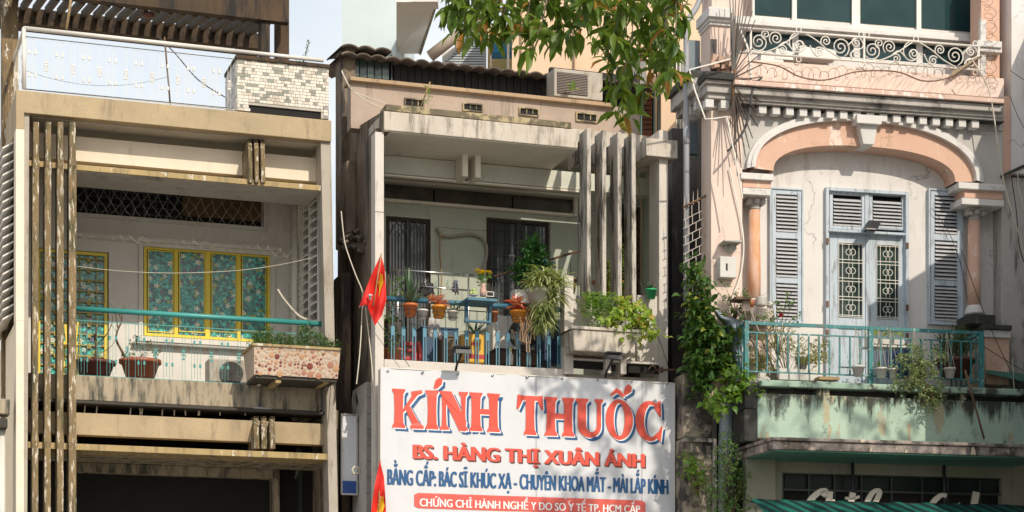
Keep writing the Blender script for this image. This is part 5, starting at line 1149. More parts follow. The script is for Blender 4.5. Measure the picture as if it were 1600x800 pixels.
for pts, r_ in (([(1046, 340), (1050, 345), (1058, 340), (1064, 332)], .03), ([(1044, 430), (1052, 440), (1060, 436), (1062, 450)], .03), ([(1048, 470), (1050, 520), (1046, 560), (1064, 600)], .02)): G().tube(smoothpts(P(H, 2.6, *pts)), r_, 6).out('pipe', C_ruin, t)
aw('lower_wall', 1046, 600, 1066, 1150, 1.4, 1.6, wm('dark_brown_wall', (.10, .07, .05), (.05, .04, .03))); aw('shutter', 1056, 600, 1066, 640, 1.3, 1.38, C_fin2)
# --------------------------------------------------------- buildings behind
def far(name_label, parts, Y, at): 
    t = root(H0, 'rear_building', name_label, 'building', at=H0f(at[0], at[1], Y)); return t
def H0f(px, py, Y): return ((px - 800) / F * Y, Y, 1.6 + (HZ - py) / F * Y)
def fb(t, name, x0, y0, x1, y1, Y0_, Y1_, mat, bev=0):
    a = H0f(x0, y1, Y0_); b = H0f(x1, y0, Y0_); k = Y1_ / Y0_
    return G().hexa([(a[0], Y0_, a[2]), (b[0], Y0_, a[2]), (b[0] if x1 < 1060 and b[0] > 0 else b[0] , Y1_, a[2]), (a[0], Y1_, a[2]), (a[0], Y0_, b[2]), (b[0], Y0_, b[2]), (b[0], Y1_, b[2]), (a[0], Y1_, b[2])]).out(name, mat, t)
C_lb = wm('pale_blue_wall', (.56, .64, .66), (.52, .60, .62), (.42, .48, .5), .62, .85, bump=.1); C_bg = wm('peach_wall', (.74, .55, .38), (.70, .51, .35), (.5, .36, .24), .62, .85, bump=.1); C_pw = wm('plain_white_wall', (.72, .70, .66), (.68, .66, .62), (.4, .37, .33), .62, .85, bump=.1)
t = far('pale blue building with a white overhanging slab behind the roof', 0, 44, (580, 100))
# left flank kept along the sight line so that it stays behind this plot
a = H0f(534.5, 100, 42); b = H0f(619, 100, 42); zt_b = H0f(0, -160, 42)[2]
G().hexa([(a[0], 42, 0), (b[0], 42, 0), (b[0], 50, 0), (a[0] * 50 / 42 + .1, 50, 0), (a[0], 42, zt_b), (b[0], 42, zt_b), (b[0], 50, zt_b), (a[0] * 50 / 42 + .1, 50, zt_b)]).out('wall', C_lb, t)
G().hexa([H0f(619.5, 84, 43), H0f(655, 84, 46), H0f(655, 83, 47), H0f(619.5, 82, 44), H0f(619.5, 3, 36), H0f(682, 3, 36.5), H0f(684, 1, 37), H0f(619.5, 1, 37)]).out('slab_underside', C_pw, t)
G().hexa([H0f(655, 86, 45.9), H0f(658, 86, 45.9), H0f(658, 84, 47), H0f(655, 84, 47), H0f(682, 2, 36.4), H0f(685, 2, 36.4), H0f(686, 0, 37), H0f(683, 0, 37)]).out('slab_edge', C_moss, t)
fb(t, 'slab_front', 619.5, -8, 684, 2.5, 36.2, 36.6, C_pw)
t = far('blue-white louvred roof room with a grey pipe behind the corrugated roof', 0, 40, (720, 100))
G().hexa([H0f(691, 112, 40), H0f(760, 112, 40), H0f(760, 112, 44), H0f(691, 112, 44), H0f(691, 84, 40), H0f(760, 42, 40), H0f(760, 42, 44), H0f(691, 84, 44)]).out('wall', C_pw, t)
for i in range(15): fb(t, 'louvre', 695 if i > 10 else 697 + max(0, (11 - i)) * 3.6, 49 + i * 4, 757, 51.4 + i * 4, 39.85, 39.98, wm('louvre_blue', (.50, .56, .60), (.45, .5, .55)))
G().tube([H0f(672, 88, 39.5), H0f(700, 66, 39.5), H0f(730, 43, 39.5), H0f(752, 26, 39.5)], .12, 8).out('pipe', wm('grey_pipe', (.42, .36, .30), (.36, .31, .26)), t)
fb(t, 'blue_tarp', 768, 62, 803, 82, 39.5, 39.9, wm('bright_blue', (.03, .22, .45))); fb(t, 'wall_panel', 762, 40, 804, 112, 41, 42, wm('yellowish_panel', (.6, .48, .25), (.3, .34, .12), bump=.1)); fb(t, 'post', 792, 36, 796, 112, 39.2, 39.35, C_wht); fb(t, 'post', 766, 55, 768, 112, 39.2, 39.35, C_wht)
t = far('peach building with a curved grey balcony behind the tree', 0, 38, (920, 150))
fb(t, 'wall', 800, -60, 1100, 330, 38, 50, C_bg)
for x in (814, 897): fb(t, 'wall_joint', x, -60, x + 1.5, 200, 37.93, 37.99, wm('joint_brown', (.4, .28, .18)))
fb(t, 'balcony', 958, 96, 1010, 148, 36.4, 37.9, wm('grey_render', (.30, .29, .28), (.26, .25, .25)))
pts = [(H0f(958, 0, 36.3)[0] + (H0f(1012, 0, 36.3)[0] - H0f(958, 0, 36.3)[0]) * i / 12, H0f(0, 128, 36.3)[2] + .62 * math.sin(math.pi * i / 24)) for i in range(13)]
G().prism([(p[0], p[1] + .12) for p in pts] + [(p[0], p[1]) for p in pts[::-1]], 36.1, 37.9).out('balcony_arch', C_bg, t)
fb(t, 'brick_window', 1003, 140, 1022, 210, 37.7, 37.8, C_dark)
for i in range(9): fb(t, 'brick', 1004, 143 + i * 7.5, 1019, 149 + i * 7.5, 37.55, 37.68, wm('orange_brick', (.30, .12, .06), (.18, .08, .05), bump=.3))
fb(t, 'pillar', 1033, 60, 1056, 330, 36.8, 37.6, C_bg); fb(t, 'window', 1057, 90, 1067, 215, 37.2, 37.4, glass('grey_glass', (.25, .28, .28), .1, .7))
for x in (1056.5, 1062): fb(t, 'window_bar', x, 85, x + 1.6, 215, 37.0, 37.15, C_wht)
for x in (1001.5, 1022, 1028): fb(t, 'window_bar', x, 135, x + 1.5, 215, 37.0, 37.2, wm('teal_frame', (.12, .25, .24)))
for y in (150, 176): fb(t, 'window_bar', 1057, y, 1067, y + 1.6, 36.9, 37.0, C_wht)
# ================================================================ HOUSE THREE (pink house with shutters)
H = H3
C_pink = wm('salmon_pink_plaster', (.68, .44, .33), (.62, .39, .29), (.50, .33, .25), .6, .85, 1.6, bump=.12, peel=(.74, .60, .52), pa=.58, pb=.64, ps=2.5, crack=.8)
C_pk2 = wm('washed_pink_plaster', (.76, .61, .53), (.70, .54, .46), (.36, .31, .27), .58, .78, 2, bump=.2, crack=.7)
C_wal3 = wm('offwhite_plaster', (.72, .69, .67), (.65, .62, .60), (.44, .40, .36), .56, .8, 1.5, bump=.15, crack=.6)
C_mou = wm('white_moulding', (.70, .68, .66), (.62, .60, .58), (.26, .24, .22), .6, .8, 3, False, bump=.2)
C_cor = wm('grimy_cornice', (.50, .47, .44), (.42, .39, .36), (.10, .09, .08), .52, .72, 2.6, False, bump=.4)
C_blsh = wm('powder_blue_wood', (.50, .57, .64), (.44, .51, .57), (.20, .21, .22), .55, .72, 5, rough=.6, bump=.15)
C_slat = wm('grey_slat', (.54, .54, .56), (.46, .46, .48), (.18, .16, .15), .6, .8, 5, rough=.7, bump=.15)
C_gr3 = wm('flaking_green_wall', (.43, .56, .45), (.35, .48, .39), (.05, .055, .042), .62, .74, 2.1, False, ztop=(H3.z(1333, 690, -.86), H3.z(1333, 612, -.86)), peel=(.42, .38, .26), pa=.58, pb=.61, ps=2.4, bump=.5, crack=1.6)
C_gr3b = wm('flaky_pink_ledge', (.38, .32, .29), (.27, .23, .21), (.07, .06, .05), .48, .62, 3, False, peel=(.58, .48, .38), pa=.60, pb=.64, ps=5, bump=.5)
C_teal3 = wm('worn_teal_iron', (.03, .21, .22), (.022, .16, .17), (.12, .09, .06), .56, .70, 9, False, peel=(.45, .50, .47), pa=.60, pb=.63, ps=16, rough=.5, bump=.15)
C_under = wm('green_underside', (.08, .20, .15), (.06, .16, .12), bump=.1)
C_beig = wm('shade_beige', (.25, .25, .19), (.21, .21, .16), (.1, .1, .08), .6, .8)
C_bw = wm('black_moss_and_shade', (.05, .05, .045), (.03, .03, .028), (.16, .15, .12), .6, .75, 4, False, bump=.6)
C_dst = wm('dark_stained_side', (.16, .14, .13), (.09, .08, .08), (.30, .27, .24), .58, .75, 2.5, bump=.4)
h3 = root(H, 'townhouse', 'pink colonial townhouse with an arched recess, blue shutters and a dentil cornice', 'house', at=(0, 0, 0))
def q3(name, x0, y0, x1, y1, w0, w1, mat, par=h3, bev=.006, r=None, label=None):
    return G().pb(H, x0, y0, x1, y1, w0, w1, r=r).out(name, mat, par, bev=bev, label=label)
WR = .42   # depth of the recessed wall
# recessed wall with window openings
g = G(); wallh(g, H, 1150, 200, 1600, 640, WR, [(1206, 295, 1253, 500), (1294, 297, 1418, 620), (1455, 296, 1504, 503)], .14); g.out('recess_wall', C_wal3, h3)
q3('opening_backing', 1190, 280, 1520, 620, WR + .16, WR + .2, C_dark, bev=0)
body(H, 1116, 1578, H.z(1333, 120, 0), WR + .3, 6, C_pk2, 'rear_wall', h3)
# arch: spandrel with a basket arch cut in it
def arc(cx, cy, rx, ry, n, p=2.5):
    out = []
    for i in range(n + 1):
        t = math.pi * i / n; c, s = math.cos(t), math.sin(t)
        out.append((cx - rx * (abs(c) ** (2 / p)) * (1 if c > 0 else -1), cy + ry * (abs(s) ** (2 / p))))
    return out
cu_ = H.u(1353, 0); zs = H.z(1353, 275, 0)
def px2(v): return v * (H.Y0 / F)
N_ = 40
inner = arc(cu_, zs, px2(152), px2(47), N_, 2.35); mid = arc(cu_, zs + .02, px2(184), px2(82), N_, 2.2); outer = arc(cu_, zs + .0, px2(197), px2(97), N_, 2.15)
def band(a_, b_, w0, w1, name, mat, m=0):
    g = G(); n = len(a_); vs = [(p[0], w0, p[1]) for p in a_] + [(p[0], w0, p[1]) for p in b_] + [(p[0], w1, p[1]) for p in a_] + [(p[0], w1, p[1]) for p in b_]; fs = []
    for i in range(n - 1): fs += [(i, i + 1, n + i + 1, n + i), (i, 2 * n + i, 2 * n + i + 1, i + 1), (n + i, n + i + 1, 3 * n + i + 1, 3 * n + i)]
    return g.add(vs, fs).out(name, mat, h3)
band(inner, mid, .02, WR - .002, 'arch_band', C_pink)
band(mid, outer, -.05, .10, 'arch_moulding', C_mou); band(mid, arc(cu_, zs + .01, px2(190.5), px2(89.5), N_, 2.2), -.075, -.052, 'arch_moulding', C_mou)
zt3_ = H.z(1353, 165, 0); top = [(p[0], zt3_) for p in outer]
g = G(); n = len(outer)
vs = [(p[0], .04, p[1]) for p in outer] + [(p[0], .04, zt3_) for p in outer]; g.add(vs, [(i, i + 1, n + i + 1, n + i) for i in range(n - 1)])
uL = H.u(1159, .04); uRr = H.u(1567, .04)
g.add([(uL, .04, zs), (outer[0][0], .04, zs), (outer[0][0], .04, zt3_), (uL, .04, zt3_)], [(0, 1, 2, 3)]); g.add([(outer[-1][0], .04, zs), (uRr, .04, zs), (uRr, .04, zt3_), (outer[-1][0], .04, zt3_)], [(0, 1, 2, 3)])
g.out('spandrel', wm('grey_white_spandrel', (.52, .50, .47), (.46, .44, .42), (.28, .26, .24), .6, .8), h3)
# keystone
g = G(); k0 = H.L(1349, 225, -.1); k1 = H.L(1366, 225, -.1); k2 = H.L(1372, 192, -.14); k3 = H.L(1342, 192, -.14)
zk = k0[2]; zK = k3[2]; g.hexa([(k0[0], -.10, zk), (k1[0], -.10, zk), (k1[0], .3, zk), (k0[0], .3, zk), (k3[0], -.14, zK), (k2[0], -.14, zK), (k2[0], .3, zK), (k3[0], .3, zK)]); g.out('keystone', C_mou, h3, bev=.01)
q3('keystone_cap', 1339, 178, 1378, 192, -.22, .1, C_mou, bev=.012, r=1339)
# pilasters, entablature blocks, columns
q3('pilaster', 1111, 168, 1160, 640, 0, .5, C_pk2, bev=.008, r=1135)
q3('right_pilaster', 1567, 150, 1580, 275, .06, .5, C_pink, r=1570)
q3('right_wall', 1565, 276, 1606, 620, .12, .5, wm('stained_grey_wall', (.50, .47, .44), (.42, .39, .37), (.13, .12, .11), .56, .7, 1.8), r=1570)
q3('side_wall', 1560, 440, 1570, 620, .1, .5, C_wal3, r=1570) if False else None
for nm_, x0, y0, x1, y1, w0, mat, r in (('impost', 1158, 269, 1209, 279, -.05, C_mou, 1159), ('impost_block', 1160.5, 279.4, 1205, 292, .02, C_pink, 1159), ('impost', 1160.5, 292.5, 1204, 303, -.05, C_mou, 1159),
                                   ('impost', 1498, 284, 1570, 294, -.05, C_mou, 1498), ('impost_block', 1507, 294.4, 1567, 308, .02, C_pink, 1498), ('impost', 1503, 308.5, 1569, 318.5, -.05, C_mou, 1498)):
    q3(nm_, x0, y0, x1, y1, w0, WR - .003, mat, bev=.008, r=r)
def column3(xc, r, yt, yb, mat, capx, cw, lab):
    c = H.L(xc, yb, .12); ztp = H.z(xc, yt, .12); t = G().lathe((c[0], .22, c[2]), [(r * 1.0, 0), (r * 1.0, (ztp - c[2]) * .3), (r * .9, ztp - c[2])], 24).out('column', mat, h3, label=lab)
    G().lathe((c[0], .22, c[2] - .15), [(r * 1.45, 0), (r * 1.45, .04), (r * 1.3, .06), (r * 1.35, .09), (r * 1.15, .12), (r * 1.02, .15)], 24).out('column_base', C_mou, t)
    g = G(); g.lathe((c[0], .22, ztp), [(r * .92, 0), (r * 1.0, .02), (r * .92, .04), (r * 1.05, .12), (r * 1.15, .17)], 20); g.box(c[0] - r * 1.4, c[0] + r * 1.4, .22 - r * 1.25, .22 + r * 1.3, ztp + .15, ztp + .19)
    for s in (-1, 1):
        g.tube([(c[0] + s * r * 1.12, .22 - r * 1.25, ztp + .11), (c[0] + s * r * 1.12, .22 + r * .6, ztp + .11)], .048, 12)
        g.tube([(c[0] + s * r * 1.12, .22 - r * 1.32, ztp + .11), (c[0] + s * r * 1.12, .22 - r * 1.25, ztp + .11)], .022, 8)
    g.tube([(c[0], .22 - r * 1.55, ztp + .12), (c[0], .22, ztp + .12)], .045, 10); g.out('capital', C_cor, t)
column3(1182, .10, 326, 466, wm('orange_stained_pink', (.66, .36, .20), (.52, .22, .08), (.70, .50, .42), .5, .65, 1.4, True), 0, 0, 'half column streaked with orange rust stain')
column3(1526, .108, 343, 476, C_pink, 0, 0, 'clean salmon pink half column')
q3('plinth', 1163, 480, 1206, 560, .02, .5, C_pk2, r=1163); q3('plinth_cap', 1515, 490, 1556, 506, -.12, .5, C_bw, r=1515, bev=.02)
q3('pedestal_cap', 1536, 506, 1582, 514, -.2, .5, C_bw, r=1536, bev=.02); q3('pedestal_moulding', 1538, 514, 1579, 526, -.14, .5, C_mou, r=1536); q3('pedestal', 1540, 526.5, 1577, 600, -.08, .5, C_pink, r=1536)
# dark stained return of the left pilaster
g = G(); a = H.L(1110.5, 150, .02); b = H.L(1075, 150, 2.6)
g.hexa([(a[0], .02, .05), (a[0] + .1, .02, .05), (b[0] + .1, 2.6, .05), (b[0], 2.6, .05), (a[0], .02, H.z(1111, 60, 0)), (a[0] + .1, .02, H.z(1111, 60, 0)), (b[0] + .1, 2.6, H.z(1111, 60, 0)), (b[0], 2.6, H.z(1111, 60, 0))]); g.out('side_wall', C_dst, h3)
q3('side_cladding', 1076, 62, 1094, 240, 1.55, 1.65, wm('blue_grey_sheet', (.22, .27, .30), (.18, .22, .25), (.3, .3, .3), .6, .8), r=1076)
# pilaster cornice block
for y0, y1, ov, mat in ((111, 122, .36, C_bw), (122, 129, .30, C_cor), (129, 143, .24, C_cor), (143, 153, .18, C_cor), (153, 168, .05, C_cor)):
    q3('block_cornice', 1111 - ov * 26, y0, 1149, y1 + .3, -ov, .6, mat, bev=.01, r=1111)
for i, x in enumerate((1102.5, 1126.5)): q3('dentil', x, 154.5, x + 13, 167, -.2, -.051, C_mou, r=1102)
for k in range(3): G().box(H.u(1111, 0) - .2, H.u(1111, 0) - .001, .15 + k * .28, .28 + k * .28, H.z(1111, 167, 0), H.z(1111, 154, 0)).out('dentil', C_mou, h3)
for k, (y0, y1, ov) in enumerate(((111, 122, .36), (122, 143, .3), (143, 153, .2))): G().box(H.u(1111, 0) - ov, H.u(1111, 0) - .001, .02, 1.2, H.z(1111, y1, 0), H.z(1111, y0, 0)).out('block_return', C_bw if k == 0 else C_cor, h3, bev=.01)
# upper pilaster and rubble
q3('upper_pilaster', 1110, 37, 1141, 113, .05, .55, C_pk2, r=1110); q3('upper_pilaster', 1112, -60, 1139, 12, .05, .55, C_pk2, r=1110)
for y0, y1, ov in ((10, 25, .14), (25, 32, .08), (32, 38, .04)): q3('upper_capital', 1110 - ov * 20, y0, 1142 + ov * 20, y1 + .3, .05 - ov, .56, C_mou, r=1110, bev=.01)
g = G()
for k in range(22): x = 1112 + rnd.uniform(0, 30); c = H.L(x, 108 - abs(rnd.gauss(0, 8)), -.05 + rnd.uniform(-.1, .1)); s = rnd.uniform(.02, .06); g.hexa([(c[0] - s, c[1] - s, c[2] - s), (c[0] + s, c[1] - s, c[2] - s * .5), (c[0] + s, c[1] + s, c[2] - s), (c[0] - s, c[1] + s, c[2]), (c[0] - s * .7, c[1] - s, c[2] + s), (c[0] + s, c[1] - s, c[2] + s * .6), (c[0] + s * .5, c[1] + s, c[2] + s), (c[0] - s, c[1] + s, c[2] + s)])
g.out('broken_bricks', wm('broken_brick', (.42, .20, .12), (.55, .42, .34), bump=.5), h3)
# main cornice
for y0, y1, ov, mat in ((119, 126, .42, wm('chipped_pink_edge', (.68, .50, .42), (.60, .42, .34), (.3, .25, .22), .58, .72, 4, False, peel=(.75, .70, .66), pa=.55, pb=.6, ps=5)), (126, 129, .36, C_bw), (129, 140, .34, C_cor), (140, 149, .26, C_cor), (149, 154, .22, C_cor), (154, 157, .16, C_bw)):
    q3('cornice', 1148, y0 + 5, 1569, y1 + 5.3, -ov, .3, mat, bev=.01, r=1148)
q3('frieze', 1150, 161, 1567, 176, .0, .3, C_cor, r=1148, bev=0)
sd_ = None; st = px2(22.1)
for i in range(17):
    if sd_ is None: sd_ = q3('dentil', 1186, 162, 1198, 174, -.16, -.002, C_mou, r=1148, bev=.008)
    else: inst(sd_, h3, (i * st, 0, 0))
q3('upper_parapet', 1148, 92, 1569, 124, .05, .3, C_pk2, r=1160, bev=.01)
for x0 in (1148,): q3('parapet_step', 1143, 84, 1176, 122, .0, .29, C_pk2, r=1160)
# upper loggia
t = q3('upper_window', 1176, -60, 1532, 26, .9, .95, C_wht, r=1176, bev=0, label='white framed upper window with dark tinted panes')
gl = glass('teal_glass', (.010, .035, .04), .04, .3, (.018, .05, .055))
for x0, x1 in ((1180, 1238), (1245, 1331), (1345, 1432), (1440, 1524)): G().pb(H, x0, -58, x1, 22.5, .885, .899, r=1176).out('pane', gl, t)
for x in (1238, 1331.5, 1432.5, 1525): G().pb(H, x, -60, x + 7, 26, .84, .89, r=1176).out('mullion', C_wht, t)
for y0, y1, w0 in ((26, 33, .78), (33, 38, .7), (38, 44, .8)): q3('window_sill', 1150, y0, 1534, y1 + .2, w0, 1.0, C_mou, r=1176)
q3('lower_glazing', 1165, 44, 1530, 78, .96, 1.0, gl, r=1176, bev=0); q3('loggia_wall', 1165, 78, 1530, 98, .9, 1.05, C_wal3, r=1176)
for x in (1238, 1334, 1432): q3('glazing_post', x, 44, x + 10, 80, .93, .958, C_mou, r=1176)
q3('right_upper_pilaster', 1533, -60, 1562, 145, .2, .6, C_pink, r=1533); q3('right_upper_pilaster', 1562, -60, 1576, 145, .45, .6, C_pink, r=1533); q3('pilaster_side', 1532, 30, 1541, 118, .12, .2, C_mou, r=1533)
for y0, y1, ov in ((8, 18, .1), (18, 26, .06)): q3('pilaster_cap', 1528, y0 + 26, 1566, y1 + 26.3, .12 - ov, .6, C_mou, r=1176, bev=.01)
body(H, 1110, 1570, H.z(1333, -60, 0), 1.15, 5, C_pk2, 'rear_upper_wall', h3)
for i, (x, y, s) in enumerate(((1203, 88, .2), (1222, 84, .16), (1262, 80, .2), (1290, 82, .16))): 
    c = H.L(x, y + 6, .7); g = G(); g.hexa([(c[0] - s, .6, c[2] - .06), (c[0] + s, .6, c[2] - .06), (c[0] + s, .85, c[2] - .06), (c[0] - s, .85, c[2] - .06), (c[0] - s * .8, .62, c[2] + .12), (c[0] + s * .9, .62, c[2] + .08), (c[0] + s * .9, .83, c[2] + .08), (c[0] - s * .8, .83, c[2] + .12)])
    g.out('foam_box', C_wp, None, H, ['white foam box leftmost behind the scroll railing', 'white foam box second from left behind the scroll railing', 'white foam box third behind the scroll railing', 'white foam box rightmost behind the scroll railing'][i], cat='box', group='white boxes behind the scroll railing')
# scroll railing
WS = .0
sr = G().tube([H.L(1150, 43, WS), (H.u(1532, WS), WS, H.z(1150, 43, WS))], .02, 6).out('scroll_railing', C_wht, h3)
G().tube([H.L(1150, 81, WS), (H.u(1532, WS), WS, H.z(1150, 81, WS))], .018, 6).out('bottom_bar', C_wht, sr)
zr1 = H.z(1150, 43, WS); zr0 = H.z(1150, 81, WS); hr = zr1 - zr0; ub0 = H.u(1173, WS); ub1 = H.u(1350, WS); ub2 = H.u(1529, WS)
def spir(cx, cz, r, a0, turns, d, n=26, r1=.12):
    return [(cx + r * (1 - (1 - r1) * i / n) * math.cos(a0 + d * turns * 2 * math.pi * i / n), WS, cz + r * (1 - (1 - r1) * i / n) * math.sin(a0 + d * turns * 2 * math.pi * i / n)) for i in range(n + 1)]
def bay(u0, u1):
    Wd = u1 - u0
    def Q(fx, fz): return (u0 + Wd * fx, WS, zr0 + hr * fz)
    for fx, fz, r, a0, tn, d in ((.07, .48, .15, -2.5, 2.0, 1), (.13, .80, .08, -1.5, 1.6, -1), (.22, .68, .12, -2.2, 1.9, -1), (.42, .5, .19, 1.7, 1.2, 1), (.43, .48, .10, 0, 1.8, -1), (.28, .22, .08, 2.5, 1.7, -1),
                                 (.60, .25, .085, .5, 1.7, 1), (.66, .72, .09, -2.6, 1.7, -1), (.79, .52, .16, -1.2, 2.0, 1), (.93, .75, .085, 1.2, 1.7, 1), (.93, .27, .10, -1.2, 1.8, -1)):
        G().tube(spir(*Q(fx, fz)[::2], r, a0, tn, d), .0115, 5).out('scroll', C_wht, sr)
    for pts in ([(.0, .08), (.1, .05), (.22, .28), (.32, .6), (.42, .96)], [(.30, .95), (.45, 1.0), (.58, .72), (.68, .35), (.80, .05)], [(.24, .35), (.30, .55), (.36, .3)], [(.52, .5), (.56, .15), (.62, .02)], [(.85, .6), (.95, .98), (.99, .6), (.88, .3), (.9, .02)]):
        G().tube(smoothpts([Q(*p) for p in pts], 6), .0115, 5).out('scroll', C_wht, sr)
bay(ub0, ub1); bay(ub1, ub2)
for u in (ub0, ub1, ub2): G().box(u - .015, u + .015, WS - .015, WS + .015, zr0 - .02, zr1 + .02).out('rail_post', C_wht, sr)
for u in (ub0 + (ub1 - ub0) * .42, ub1 + (ub2 - ub1) * .45): 
    for z in (zr1 + .045, zr0 - .045): G().tube([(u + .042 * math.cos(k * .5236), WS, z + .042 * math.sin(k * .5236)) for k in range(13)], .009, 4).out('ring', C_wht, sr)
for u in (ub1 - .05, ub1 + .05, ub2 - .06): 
    for z in (zr1 + .045, zr0 - .045): G().tube([(u + .04 * math.cos(k * .5236), WS, z + .04 * math.sin(k * .5236)) for k in range(13)], .009, 4).out('ring', C_wht, sr)
g = G(); g.hexa([H.L(1486, 120, -.1), H.L(1532, 88, -.1), H.L(1534, 90, .1), H.L(1488, 122, .1), H.L(1487, 112, -.1), H.L(1533, 86, -.1), H.L(1535, 88, .1), H.L(1489, 114, .1)]); g.out('tin_sheet', wm('tan_sheet', (.34, .26, .18), (.28, .22, .15)), None, H, 'bent tan sheet wedged at the right end of the scroll railing', cat='sheet')
# razor wire
g = G(); pts = []; q = random.Random(4)
for i in range(420):
    f = i / 420; x = 1168 + f * 385; y = 106 + f * 14 + 6 * math.sin(f * 7); a_ = i * .42; rr = 8 + 4 * math.sin(i * .13)
    pts.append(H.L(x + rr * .6 * math.cos(a_), y + rr * math.sin(a_), -.15 + .09 * math.cos(a_)))
g.tube(pts, .0038, 3, smooth=False)
for p in pts[::7]: g.tube([(p[0] - .02, p[1], p[2] - .015), (p[0] + .02, p[1], p[2] + .015)], .003, 3)
g.out('razor_wire', C_rust, None, H, 'coiled rusty razor wire along the cornice under the scroll railing', cat='razor wire')
g = G(); pts = []
for i in range(220):
    f = i / 220; y = -6 + f * 150; x = 1540 + f * 14 + 4 * math.sin(f * 6); a_ = i * .5; rr = 7 + 4 * math.sin(i * .2); pts.append(H.L(x + rr * math.cos(a_), y + rr * .7 * math.sin(a_), -.05 + .08 * math.sin(a_ * .7)))
g.tube(pts, .0035, 3, smooth=False); g.out('razor_wire', C_rust, None, H, 'tangled upright razor wire on the upper right pilaster', cat='razor wire')
cable(H, 'roof_cable', P(H, -.25, (1168, 96), (1215, 103), (1250, 120), (1290, 125), (1340, 112), (1400, 112), (1440, 126), (1470, 125), (1490, 118)), .012, wm('brown_cable', (.16, .09, .06)), 'brown cable snaking along the pink parapet through the razor wire')
# shutters
def louvres(par, x0, y0, x1, y1, w, n, mat=C_slat, r=None, lab=None):
    U0, U1 = H.u(x0, w), H.u(x1, w); Z0, Z1 = H.z(x0 if r is None else r, y1, w), H.z(x0 if r is None else r, y0, w); p = (Z1 - Z0) / n; src = None
    for i in range(n):
        if src is None:
            z = Z0; g = G().hexa([(U0, w - .012, z), (U1, w - .012, z), (U1, w + .045, z + p * .72), (U0, w + .045, z + p * .72), (U0, w - .012, z + .012), (U1, w - .012, z + .012), (U1, w + .045, z + p * .72 + .012), (U0, w + .045, z + p * .72 + .012)]); src = g.out('slat', mat, par)
        else: inst(src, par, (0, 0, i * p))
    G().box(U0 - .01, U1 + .01, w + .05, w + .055, Z0 - .02, Z1 + .02).out('slat_backing', C_dark, par)
def shutter(x0, y0, x1, y1, label, panels):
    w = WR - .06; g = G(); frame(g, H, x0, y0, x1, y1, w - .02, WR + .12, 2.5); s = g.out('shutter', C_blsh, h3, label=label)
    U0, U1 = H.u(x0 + 3, w), H.u(x1 - 3, w); Zt, Zb = H.z(x0, y0 + 3, w), H.z(x0, y1 - 2, w)
    g = G(); sw_ = px2(6.5); g.box(U0, U0 + sw_, w, w + .05, Zb, Zt); g.box(U1 - sw_, U1, w, w + .05, Zb, Zt)
    ys = [y0 + 3] + [v for p in panels for v in p] + [y1 - 2]
    for a_, b_ in zip(ys[::2], ys[1::2]): g.box(U0 + sw_, U1 - sw_, w + .002, w + .048, H.z(x0, b_, w), H.z(x0, a_, w))
    g.out('stile', C_blsh, s, bev=.003)
    for a_, b_ in panels: louvres(s, x0 + 9.8, a_ + .8, x1 - 9.8, b_, w, 10, r=x0)
shutter(1203.5, 292, 1255.5, 503, 'left window shutter, closed, lit by the sun', [(302, 361), (371, 432), (441, 498)])
shutter(1451.5, 294, 1505, 506, 'right window shutter, closed, half shaded', [(304, 364), (374, 436), (445, 500)])
